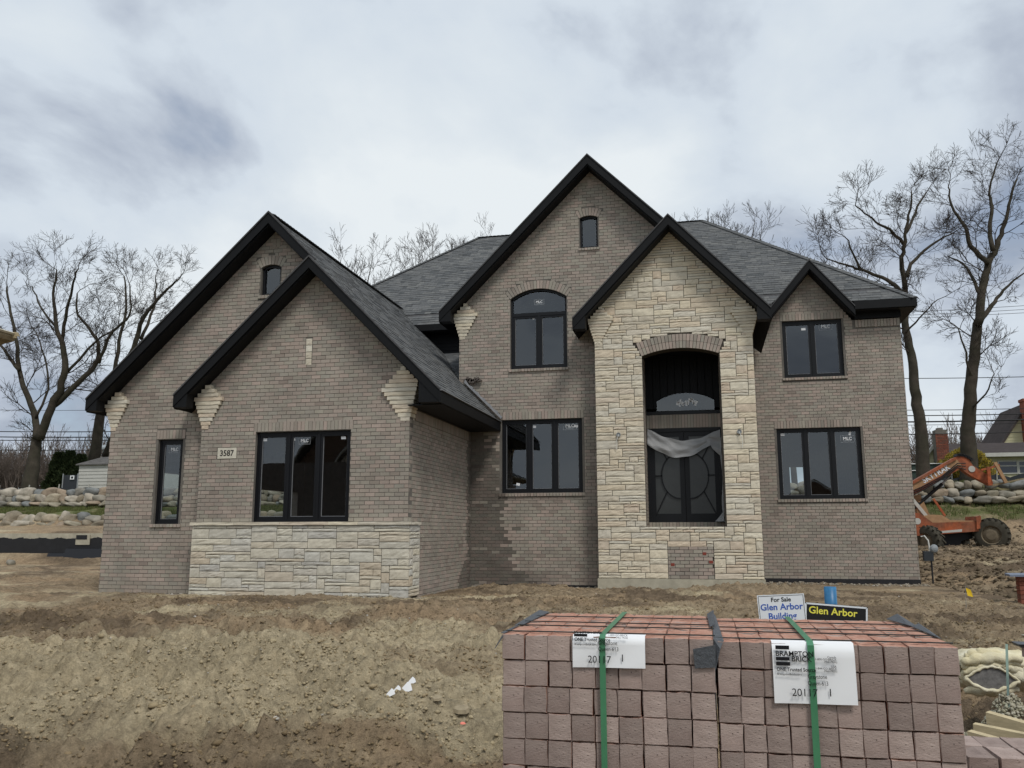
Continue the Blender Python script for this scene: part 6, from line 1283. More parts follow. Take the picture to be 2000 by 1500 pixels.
for i, (px, py, Y, w, lab) in enumerate(RT): free_tree(lab, px, py, Y, 40 + i, w)
# the far woods read as one mass on each side
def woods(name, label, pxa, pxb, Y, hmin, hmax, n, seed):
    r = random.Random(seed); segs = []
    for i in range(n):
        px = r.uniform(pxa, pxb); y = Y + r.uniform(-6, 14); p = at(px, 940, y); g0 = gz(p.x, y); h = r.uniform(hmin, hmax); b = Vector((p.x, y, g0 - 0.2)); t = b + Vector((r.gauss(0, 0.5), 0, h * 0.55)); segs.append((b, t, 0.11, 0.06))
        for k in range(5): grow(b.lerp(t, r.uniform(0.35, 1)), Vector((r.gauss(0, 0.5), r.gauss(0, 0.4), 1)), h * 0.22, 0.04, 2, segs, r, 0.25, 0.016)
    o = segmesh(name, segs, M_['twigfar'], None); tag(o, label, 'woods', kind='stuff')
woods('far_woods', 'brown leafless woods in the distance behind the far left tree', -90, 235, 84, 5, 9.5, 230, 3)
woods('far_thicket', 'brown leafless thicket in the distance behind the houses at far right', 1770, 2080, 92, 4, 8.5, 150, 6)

# ------------------------------------------------------------------ boulder walls
def icos(sub):
    v, f = [tuple(p) for p in IV], [tuple(t) for t in IF]
    for _ in range(sub):
        cache, nf = {}, []
        def mid(a, b):
            k = (min(a, b), max(a, b))
            if k not in cache: m = (Vector(v[a]) + Vector(v[b])).normalized(); v.append(tuple(m)); cache[k] = len(v) - 1
            return cache[k]
        for a, b, c in f:
            ab, bc, ca = mid(a, b), mid(b, c), mid(c, a); nf += [(a, ab, ca), (b, bc, ab), (c, ca, bc), (ab, bc, ca)]
        f = nf
    return np.array(v), np.array(f)
SV, SFc = icos(2)
BC = [(0.33, 0.29, 0.22), (0.28, 0.255, 0.21), (0.37, 0.315, 0.235), (0.22, 0.205, 0.175), (0.32, 0.25, 0.185), (0.20, 0.205, 0.20), (0.40, 0.355, 0.29), (0.26, 0.22, 0.165)]
BM = [material('boulder', c, 0.9, 0.2, mottle=0.28, mscale=3, bump=0.5, bscale=9, var=(c[0] * 0.72, c[1] * 0.74, c[2] * 0.72), vscale=2.5, bdist=0.03) for c in BC]
def boulder(parent, p, rx, ry, rz, r, name='boulder'):
    k = np.array([r.uniform(0, 50) for _ in range(3)]); V = SV.copy(); nn = np.sin(V[:, 0] * 2.3 + k[0]) * 0.10 + np.sin(V[:, 1] * 2.9 + k[1] + V[:, 2]) * 0.10 + np.sin(V[:, 2] * 3.7 + k[2] + V[:, 0] * 2) * 0.07
    nn = nn * 1.5 + np.abs(np.sin(V[:, 0] * 5.1 + k[1]) * np.sin(V[:, 2] * 4.3 + k[0])) * 0.12; V = np.sign(V) * np.abs(V) ** 0.86; V *= (1 + nn)[:, None]; a = r.uniform(-0.3, 0.3); V = V * np.array([rx, ry, rz]); V = np.stack([V[:, 0] * math.cos(a) - V[:, 2] * math.sin(a), V[:, 1], V[:, 0] * math.sin(a) + V[:, 2] * math.cos(a)], -1)
    return npmesh(name, V + np.array(p), SFc, r.choice(BM), parent, True)
def boulder_wall(label, rows, Yw, seed, pxa, pxb, w0, lean=0.28):
    r = random.Random(seed); m = at((pxa + pxb) / 2, rows[0][0], Yw); root = empty('boulder_wall', (m.x, Yw, gz(m.x, Yw)), label, 'boulder wall', None); root['kind'] = 'thing'; root['_w'] = [0, 0, 0]; root.location = (0, 0, 0)
    for k, (py, hpx, slope) in enumerate(rows):
        px = pxa + r.uniform(0, 12)
        while px < pxb:
            w = w0 * r.uniform(0.65, 1.6); c = px + w / 2; y = Yw - lean * (len(rows) - 1 - k) * -1 if False else Yw + lean * (-(k)); p = at(c, py + slope * (c - pxa) + r.gauss(0, 1.0), y); sc = (at(c + 1, py, y) - at(c, py, y)).length
            boulder(root, p, w / 2 * sc * 1.06, w * 0.45 * sc, hpx * 0.60 * sc * r.uniform(0.9, 1.15), r); px += w
    return root
boulder_wall('upper boulder wall at left below the shed', [(964, 12.5, -0.006), (976, 11.5, -0.004), (985, 7, 0.0)], TIER2 + 0.3, 3, -50, 620, 16.5)
boulder_wall('lower boulder wall at left above the bare foundation wall', [(1015, 14, -0.010), (1028, 10, -0.010)], TIER1 + 0.3, 5, -60, 620, 21)
boulder_wall('boulder wall at right behind the orange lift truck', [(951, 14, -0.01), (964.5, 13.5, 0.0), (976.5, 10, 0.0)], BANK + 0.1, 8, 1500, 2060, 21)

# ------------------------------------------------------------------ left background: foundation, shed, hedge, fence, house corner
Yf = 27.4; a, b = at(-70, 1042, Yf), at(230, 1041, Yf); top = a.z; fd = empty('foundation_wall', ((a.x + b.x) / 2, Yf, 0.4), 'bare neighbouring foundation wall, black coated with a pale concrete top', 'foundation'); fd['kind'] = 'thing'; fd['_w'] = [0, 0, 0]; fd.location = (0, 0, 0)
wx0, wx1 = at(150, 1050, Yf).x, at(177, 1050, Yf).x; wz0, wz1 = at(160, 1064, Yf).z, at(160, 1044, Yf).z
mb = MB(); mb.box(a.x, b.x, Yf, Yf + 0.3, -0.4, top - 0.0); mb.build('concrete_wall', M_['concrete'], fd)
mb = MB(); zc1 = at(60, 1051, Yf).z; r = random.Random(2); n = 40
for i in range(n):
    x0, x1 = a.x + (b.x - a.x) * i / n, a.x + (b.x - a.x) * (i + 1) / n; z1 = zc1 + 0.03 * math.sin(i * 1.3) + r.gauss(0, 0.01); z2 = zc1 + 0.03 * math.sin((i + 1) * 1.3) + r.gauss(0, 0.01); mb.hexa([(x0, Yf - 0.015, -0.3), (x1, Yf - 0.015, -0.3), (x1, Yf + 0.001, -0.3), (x0, Yf + 0.001, -0.3), (x0, Yf - 0.015, z1), (x1, Yf - 0.015, z2), (x1, Yf + 0.001, z2), (x0, Yf + 0.001, z1)])
mb.build('damp_proofing', M_['tar'], fd)
for k, (xa, xb, py) in enumerate(((50, 91, 1089), (89, 127, 1081), (124, 200, 1072))):   # black insulation boards leaning at the foot
    p, q = at(xa, py, Yf - 0.25), at(xb, py, Yf - 0.25); mb = MB(); mb.hexa([(p.x, Yf - 0.4, 0.2), (q.x, Yf - 0.4, 0.2), (q.x, Yf - 0.3, 0.2), (p.x, Yf - 0.3, 0.2), (p.x, Yf - 0.14, p.z), (q.x, Yf - 0.14, q.z), (q.x, Yf - 0.06, q.z), (p.x, Yf - 0.06, p.z)]); mb.build('black_board', material('black board', (0.014, 0.015, 0.019), 0.5), fd)
mb = MB(); mb.box(wx0, wx1, Yf - 0.05, Yf - 0.02, wz0, wz1); wf = mb.build('basement_window_frame', M_['concrete'], fd)
mb = MB(); mb.box(wx0 + 0.02, wx0 + (wx1 - wx0) * 0.82, Yf - 0.06, Yf - 0.051, wz0 + (wz1 - wz0) * 0.52, wz1 - 0.02); mb.build('basement_window', M_['tar'], fd)
# loose dark stone by the boards
p = at_z(19, 1106, 0.45); boulder(None, (p.x, p.y, gz(p.x, p.y) + 0.1), 0.13, 0.12, 0.11, random.Random(4), 'loose_stone'); tag(bpy.data.objects['loose_stone'], 'round loose stone on the soil at far left before the foundation', 'stone')
# shed
M_['sidingw'] = material('off white siding', (0.47, 0.46, 0.42), 0.7, 0.3, mottle=0.08, mscale=2); M_['roofgrey'] = material('grey roofing', (0.115, 0.11, 0.105), 0.95, 0.1, mottle=0.25, mscale=3); M_['sidingy'] = material('pale yellow siding', (0.50, 0.47, 0.31), 0.7, 0.3, mottle=0.06, mscale=1.5)
def lapped(name, parent, mat, poly_fn, z0, z1, Y, step=0.2):
    """horizontal lap boards, each a slanted strip; poly_fn(z) gives (x0, x1)"""
    z = z0
    while z < z1 - 0.01:
        zt_ = min(z + step, z1); a0, a1 = poly_fn(z + 0.001); b0, b1 = poly_fn(zt_ - 0.001)
        if a1 - a0 > 0.05:
            mb = MB(); mb.hexa([(a0, Y - 0.03, z), (a1, Y - 0.03, z), (a1, Y + 0.06, z), (a0, Y + 0.06, z), (b0, Y - 0.004, zt_), (max(b1, b0 + 0.01), Y - 0.004, zt_), (max(b1, b0 + 0.01), Y + 0.06, zt_), (b0, Y + 0.06, zt_)]); mb.build(name, mat, parent)
        z += step
Ysd = 44.0; s0, s1 = at(152, 950, Ysd), at(246, 950, Ysd); ez = at(160, 907, Ysd).z; rz_ = at(180, 893, Ysd + 1.2).z; g0 = gz(s0.x, Ysd)
sh = empty('garden_shed', ((s0.x + s1.x) / 2, Ysd, g0), 'small off-white sided shed with a grey roof behind the left boulder wall', 'shed'); sh['_w'] = [0, 0, 0]; sh.location = (0, 0, 0)
lapped('siding_board', sh, M_['sidingw'], lambda z: (s0.x, s1.x), g0 - 0.1, ez, Ysd, 0.2); mb = MB(); mb.box(s0.x, s1.x, Ysd + 0.061, Ysd + 2.4, g0 - 0.1, ez - 0.01); mb.build('shed_body', M_['sidingw'], sh)
rp = [(s0.x - 0.15, Ysd - 0.15, ez), (s1.x + 0.15, Ysd - 0.15, ez), (s1.x + 0.15, Ysd + 1.2, rz_), (s0.x + 0.55, Ysd + 1.2, rz_)]; mb = MB(); mb.hexa([Vector(q) - Vector((0, 0, 0.06)) for q in rp] + rp)
rp = [(s0.x + 0.55, Ysd + 1.2, rz_), (s1.x + 0.15, Ysd + 1.2, rz_), (s1.x + 0.15, Ysd + 2.6, ez), (s0.x - 0.15, Ysd + 2.6, ez)]; mb.hexa([Vector(q) - Vector((0, 0, 0.06)) for q in rp] + rp)
mb.add([(s0.x - 0.15, Ysd - 0.15, ez), (s0.x + 0.55, Ysd + 1.2, rz_), (s0.x - 0.15, Ysd + 2.6, ez)], [(0, 1, 2)]); mb.build('shed_roof', M_['roofgrey'], sh)
# white house corner behind the shed
Yh = 52.0; p = at(197, 880, Yh); e = at(197, 878, Yh); g0 = gz(p.x, Yh); wh = empty('white_house', (p.x + 3, Yh, g0), 'corner of a white sided house peeping out behind the shed', 'house'); wh['_w'] = [0, 0, 0]; wh.location = (0, 0, 0)
lapped('siding_board', wh, material('white siding', (0.62, 0.65, 0.68), 0.6), lambda z: (p.x + 0.15, p.x + 5), g0 - 0.1, e.z, Yh, 0.22); mb = MB(); mb.box(p.x + 0.15, p.x + 5, Yh + 0.061, Yh + 5, g0, e.z); mb.build('house_body', M_['sidingw'], wh)
mb = MB(); mb.hexa([(p.x - 0.3, Yh - 0.4, e.z - 0.02), (p.x + 5, Yh - 0.4, e.z - 0.02), (p.x + 5, Yh + 3, e.z + 1.5), (p.x + 2.5, Yh + 3, e.z + 1.5), (p.x - 0.3, Yh - 0.4, e.z + 0.1), (p.x + 5, Yh - 0.4, e.z + 0.1), (p.x + 5, Yh + 3, e.z + 1.62), (p.x + 2.5, Yh + 3, e.z + 1.62)]); mb.build('house_roof', material('pale roof', (0.33, 0.36, 0.37), 0.9), wh); mb = MB(); mb.tube([(p.x - 0.15, Yh - 0.35, e.z - 0.05), (p.x - 0.1, Yh - 0.3, e.z - 0.35), (p.x + 0.2, Yh - 0.1, e.z - 0.6), (p.x + 0.2, Yh - 0.1, g0)], 0.06, 6); mb.build('downpipe', M_['sidingw'], wh)
# evergreen shrubs
def leafy(name, label, cat, px, pyb, pyt, Y, w, mat, n, seed, leaf=0.09, group=None, cone=0.5, upright=True):
    r = np.random.default_rng(seed); c = at(px, pyb, Y); t = at(px, pyt, Y); g0 = gz(c.x, Y); hh = t.z - g0; root = empty(name, (c.x, Y, g0), label, cat, group); root['_w'] = [0, 0, 0]; root.location = (0, 0, 0)
    u = r.random(n); z = hh * u; prof = (np.sin(np.pi * np.clip(u * 0.9 + 0.12, 0, 1)) ** 0.6) if cone == 0 else (1 - u ** 1.6 * 0.8) * (0.75 + 0.25 * np.minimum(1, u * 6))
    a = r.random(n) * 6.283; lump = 1 + 0.18 * np.sin(a * 3 + z * 4) + 0.15 * np.sin(a * 5 - z * 7 + 1); rad = w * prof * lump * (0.55 + 0.45 * r.random(n) ** 0.4)
    P = np.stack([c.x + np.cos(a) * rad, Y + np.sin(a) * rad, g0 + z], -1); d = np.stack([np.cos(a) * 0.6 + r.normal(0, 0.4, n), np.sin(a) * 0.6 + r.normal(0, 0.4, n), 0.7 + r.normal(0, 0.4, n)], -1); d /= np.linalg.norm(d, axis=1)[:, None]
    s = np.cross(d, r.normal(0, 1, (n, 3))); s /= np.linalg.norm(s, axis=1)[:, None] + 1e-9; L = leaf * (0.6 + 0.8 * r.random(n))[:, None]
    V = np.stack([P - s * L * 0.35, P + s * L * 0.35, P + d * L * 1.4], 1); npmesh('foliage', V.reshape(-1, 3), np.arange(n * 3).reshape(n, 3), mat, root, False, {'tint': ('FACE', r.random(n))})
    segs = []; rr = random.Random(seed)
    for k in range(14): segs.append((Vector((c.x, Y, g0 - 0.1)), Vector((c.x + rr.uniform(-w, w) * 0.5, Y + rr.uniform(-w, w) * 0.5, g0 + hh * rr.uniform(0.5, 0.85))), 0.03, 0.01))
    segmesh('stems', segs, M_['twig'], root); return root
M_['ever'] = material('evergreen needles', (0.03, 0.045, 0.02), 0.85, 0.15, tint=[(0.020, 0.034, 0.014), (0.038, 0.055, 0.022), (0.050, 0.062, 0.024), (0.028, 0.044, 0.018)])
for i, (px, pyt, w, lab) in enumerate(((112, 886, 0.75, 'evergreen shrub furthest left of the dark clump by the shed'), (132, 883, 0.8, 'evergreen shrub in the middle of the dark clump by the shed'), (155, 890, 0.7, 'evergreen shrub furthest right in the dark clump, touching the shed'))): leafy('evergreen_shrub', lab, 'shrub', px, 948, pyt, 45.5 + i * 0.3, w, M_['ever'], 9000, 20 + i, 0.12, 'evergreen shrubs by the shed')
M_['forsy'] = material('yellow blossom', (0.4, 0.3, 0.03), 0.8, 0.2, tint=[(0.42, 0.31, 0.03), (0.30, 0.24, 0.04), (0.50, 0.38, 0.05), (0.20, 0.17, 0.05), (0.16, 0.12, 0.06)])
leafy('forsythia', 'round yellow flowering shrub behind the right boulder wall', 'shrub', 1890, 935, 873, 50.5, 1.15, M_['forsy'], 16000, 31, 0.085, None, 0)
# silt fence along the top of the left wall and a fence panel with a small sign
M_['silt'] = material('black silt fabric', (0.03, 0.034, 0.04), 0.7); M_['postw'] = material('pale post', (0.42, 0.40, 0.35), 0.8)
def silt(label, pxs, Y, hgt, rows):
    p = at(pxs[0], rows, Y); root = empty('silt_fence', (p.x, Y, gz(p.x, Y)), label, 'fence'); root['_w'] = [0, 0, 0]; root.location = (0, 0, 0); mb = MB(); pts = []
    for i in range(31):
        x = pxs[0] + (pxs[1] - pxs[0]) * i / 30; q = at(x, rows, Y); g = gz(q.x, Y); pts.append((q.x, Y + 0.05 * math.sin(i), g, g + hgt * (0.8 + 0.2 * math.cos(i * 1.05))))
    for s, t in zip(pts[:-1], pts[1:]): mb.hexa([(s[0], s[1], s[2] - 0.05), (t[0], t[1], t[2] - 0.05), (t[0], t[1] + 0.01, t[2] - 0.05), (s[0], s[1] + 0.01, s[2] - 0.05), (s[0], s[1], s[3]), (t[0], t[1], t[3]), (t[0], t[1] + 0.01, t[3]), (s[0], s[1] + 0.01, s[3])])
    mb.build('fabric', M_['silt'], root)
    for i in range(0, 31, 6): s = pts[i]; mb = MB(); mb.bar((s[0], s[1] - 0.03, s[2] - 0.1), (s[0] + 0.06, s[1] - 0.03, s[2] + hgt * 1.5), 0.04, 0.04); mb.build('post', M_['postw'], root)
silt('low black silt fence on the grass above the left boulder wall', (-60, 232), 37.2, 0.3, 955)
silt('low black silt fence above the right boulder wall', (1775, 2060), 48.2, 0.5, 942)
p, q = at(122, 952, 42.4), at(151, 952, 42.4); zt_ = at(122, 928, 42.4).z; g0 = gz(p.x, 42.4); fp = empty('fence_panel', (p.x, 42.4, g0), 'dark chain fence gate with a small white notice beside the shed', 'fence'); fp['_w'] = [0, 0, 0]; fp.location = (0, 0, 0)
mb = MB(); mb.box(p.x, q.x, 42.4, 42.43, g0 - 0.05, zt_); mb.build('fence_screen', M_['silt'], fp)
for x in (p.x, q.x): mb = MB(); mb.tube([(x, 42.38, g0 - 0.2), (x, 42.38, zt_ + 0.08)], 0.035, 6); mb.build('post', M_['galv'], fp)
n_ = at(141, 933, 42.35); mb = MB(); mb.box(n_.x - 0.13, n_.x + 0.13, 42.34, 42.36, n_.z - 0.1, n_.z + 0.12); mb.build('notice', M_['white'], fp); mb = MB(); mb.box(n_.x - 0.07, n_.x + 0.07, 42.335, 42.339, n_.z - 0.05, n_.z + 0.07); mb.build('notice_print', M_['ink'], fp)
# neighbour's eave corner at the left edge
def neighbour():
    Yn = 8.2; tip = at(38, 655, Yn); root = empty('neighbour_house', (tip.x - 3, 5, 0), 'eave corner of the neighbouring house with a splintered raw board, at the left picture edge', 'house'); root['_w'] = [0, 0, 0]; root.location = (0, 0, 0)
    def ext(name, pts, mat, y1=3.0, y0=Yn): mb = MB(); mb.prism(pts, lambda x, y: at(x, y, y0), lambda x, y: Vector((at(x, y, y0).x, y1, at(x, y, y0).z))); mb.build(name, mat, root)
    mb = MB(); mb.box(tip.x - 6.5, tip.x - 0.9, 2.0, Yn - 0.6, -0.2, tip.z - 0.12); mb.build('wall', M_['backwall'], root)
    ext('roof', [(-300, 470), (-290, 470), (2, 637), (12, 650), (-10, 650)], M_['shingleflat'])
    ext('eave_board', [(-40, 650), (27, 649), (33, 652), (30, 655), (-40, 659)], material('weathered pale board', (0.50, 0.47, 0.38), 0.85, mottle=0.2, mscale=10))
    ext('soffit', [(-40, 659.5), (30, 655.5), (31, 660), (27, 667), (10, 671), (-5, 677), (-200, 690), (-200, 660)], M_['woodold'], y0=Yn + 0.02)
    r = random.Random(3)
    for i in range(7): mb = MB(); a, b = at(24, 649.5 + i * 1.5, Yn - 0.02), at(34 + r.uniform(-2, 7), 649.5 + i * 1.7, Yn - 0.02); mb.bar(a, b, 0.012, 0.008); mb.build('splinter', M_['wood'], root)
neighbour()

# ------------------------------------------------------------------ right background: houses, fence, lift truck
def house_right():
    Yh = 60.0; p0 = at(1856, 890, Yh); p1 = at(2120, 890, Yh); ez = p0.z; rz = at(1900, 866, Yh + 4).z; g0 = gz(p0.x, Yh); root = empty('ranch_house', (p0.x + 4, Yh, g0), 'low pale yellow house with a brown roof behind the yellow shrub', 'house'); root['_w'] = [0, 0, 0]; root.location = (0, 0, 0)
    M_['roofbrown'] = material('brown roofing', (0.060, 0.050, 0.048), 0.95, 0.1, mottle=0.25, mscale=2)
    lapped('siding_board', root, M_['sidingy'], lambda z: (p0.x, p1.x), g0 - 0.1, ez, Yh, 0.22); mb = MB(); mb.box(p0.x, p1.x, Yh + 0.061, Yh + 8, g0, ez); mb.build('house_body', M_['sidingy'], root)
    mb = MB(); mb.hexa([(p0.x - 0.4, Yh - 0.6, ez - 0.08), (p1.x, Yh - 0.6, ez - 0.08), (p1.x, Yh + 4, rz - 0.2), (p0.x - 0.4, Yh + 4, rz - 0.2), (p0.x - 0.4, Yh - 0.6, ez + 0.1), (p1.x, Yh - 0.6, ez + 0.1), (p1.x, Yh + 4, rz), (p0.x - 0.4, Yh + 4, rz)]); mb.build('house_roof', M_['roofbrown'], root)
    mb = MB(); mb.box(p0.x - 0.4, p1.x, Yh - 0.66, Yh - 0.605, ez - 0.16, ez + 0.08); mb.build('gutter', M_['sidingw'], root)
    for (pa, pb) in ((1950, 1987), (1990, 2030)):
        a, b = at(pa, 926, Yh - 0.05), at(pb, 899, Yh - 0.05); mb = MB(); mb.box(a.x, b.x, Yh - 0.06, Yh - 0.035, a.z, b.z); w_ = mb.build('window', material('dark blue pane', (0.02, 0.028, 0.05), 0.15, 0.6), root)
        mb = MB(); t = 0.07; mb.box(a.x, b.x, Yh - 0.09, Yh - 0.061, a.z, a.z + t); mb.box(a.x, b.x, Yh - 0.09, Yh - 0.061, b.z - t, b.z); mb.box(a.x, a.x + t, Yh - 0.09, Yh - 0.061, a.z + t, b.z - t); mb.box(b.x - t, b.x, Yh - 0.09, Yh - 0.061, a.z + t, b.z - t); mb.box(a.x + t, b.x - t, Yh - 0.088, Yh - 0.061, (a.z * 0.4 + b.z * 0.6) - 0.03, (a.z * 0.4 + b.z * 0.6) + 0.03); mb.build('window_frame', M_['sidingw'], w_)
    # small gable wing and the brick chimney
    Yg = 58.5; l, rr_, pk = at(1806, 896, Yg), at(1850, 896, Yg), at(1826, 868, Yg)
    f = lambda z: (l.x + (pk.x - l.x) * max(0, (z - l.z) / (pk.z - l.z)), rr_.x + (pk.x - rr_.x) * max(0, (z - l.z) / (pk.z - l.z)))
    lapped('siding_board', root, M_['sidingy'], f, g0 - 0.1, pk.z, Yg, 0.22)
    for q in (l, rr_): mb = MB(); mb.bar((q.x + (-0.3 if q is l else 0.3), Yg - 0.1, q.z - 0.3), (pk.x, Yg - 0.1, pk.z + 0.06), 0.3, 0.16); mb.build('rake_board', M_['sidingw'], root)
    mb = MB(); v = at(1827, 884, Yg - 0.05); mb.box(v.x - 0.08, v.x + 0.08, Yg - 0.06, Yg - 0.035, v.z - 0.28, v.z + 0.28); mb.build('gable_vent', M_['ink'], root)
    c0, c1 = at(1831, 905, 57.6), at(1856, 905, 57.6); ct = at(1840, 848, 57.6).z; mb = MB(); mb.box(c0.x, c1.x, 57.6, 58.4, g0, ct); mb.box(c0.x + 0.03, c1.x - 0.03, 57.63, 58.37, ct, ct + 0.28); mb.box(c0.x + 0.2, c1.x - 0.2, 57.8, 58.2, ct + 0.28, ct + 0.42); ch = mb.build('chimney', M_['mortar'], root)
    n = 0; z = at(1840, 905, 57.6).z; k = 0
    while z < ct - 0.05:
        x = c0.x - (0.12 if k % 2 else 0)
        while x < c1.x - 0.02:
            xa, xb = max(x, c0.x) + 0.01, min(x + 0.25, c1.x) - 0.01
            if xb > xa + 0.02: mb = MB(); mb.box(xa, xb, 57.575, 57.61, z + 0.012, z + 0.088); mb.build('brick', M_['redbrick'], ch)
            x += 0.25
        z += 0.1; k += 1
    # steep gabled house at the right edge
    Y2h = 70.0; l, pk = at(1958, 868, Y2h), at(2006, 792, Y2h); rr2 = Vector((2 * pk.x - l.x, Y2h, l.z)); r2 = empty('gabled_house', (pk.x, Y2h, gz(pk.x, Y2h)), 'pale yellow house with a steep gable and brick chimney at the far right edge', 'house'); r2['_w'] = [0, 0, 0]; r2.location = (0, 0, 0)
    lapped('siding_board', r2, M_['sidingy'], lambda z: (l.x + (pk.x - l.x) * max(0, (z - l.z) / (pk.z - l.z)), rr2.x + (pk.x - rr2.x) * max(0, (z - l.z) / (pk.z - l.z))), gz(pk.x, Y2h), pk.z, Y2h, 0.26)
    for q, s in ((l, -1), (rr2, 1)): mb = MB(); mb.hexa([(q.x + s * 0.3, Y2h - 0.3, q.z - 0.4), (pk.x, Y2h - 0.3, pk.z), (pk.x, Y2h + 6, pk.z), (q.x + s * 0.3, Y2h + 6, q.z - 0.4), (q.x + s * 0.3, Y2h - 0.3, q.z - 0.15), (pk.x, Y2h - 0.3, pk.z + 0.25), (pk.x, Y2h + 6, pk.z + 0.25), (q.x + s * 0.3, Y2h + 6, q.z - 0.15)]); mb.build('roof_slope', M_['roofbrown'], r2)
    c = at(2003, 785, Y2h - 0.5); mb = MB(); mb.box(c.x - 0.28, c.x + 0.7, Y2h - 0.95, Y2h - 0.05, at(2000, 870, Y2h).z, c.z); mb.box(c.x - 0.34, c.x + 0.76, Y2h - 1.0, Y2h, c.z, c.z + 0.2); mb.build('chimney', M_['redbrick'], r2)
house_right()
# green wire fence right of the house corner
Yfe = 49.5; a, b = at(1770, 935, Yfe), at(1858, 935, Yfe); g0 = gz(a.x, Yfe); fe = empty('wire_fence', ((a.x + b.x) / 2, Yfe, g0), 'wire fence with two pale rails and green screening right of the house corner', 'fence'); fe['_w'] = [0, 0, 0]; fe.location = (0, 0, 0)
mb = MB(); mb.box(a.x, b.x, Yfe + 0.05, Yfe + 0.07, g0 - 0.05, at(1800, 907, Yfe).z); mb.build('screen', material('dark green screen', (0.035, 0.055, 0.045), 0.7, mottle=0.35, mscale=4), fe)
for py in (906, 919): z = at(1800, py, Yfe).z; mb = MB(); mb.tube([(a.x, Yfe, z), (b.x, Yfe, z)], 0.03, 6); mb.build('rail', M_['galv'], fe)
for px in (1771, 1808, 1858): x = at(px, 920, Yfe).x; mb = MB(); mb.tube([(x, Yfe + 0.0, g0 - 0.2), (x, Yfe, at(1800, 903, Yfe).z)], 0.035, 6); mb.build('post', M_['galv'], fe)

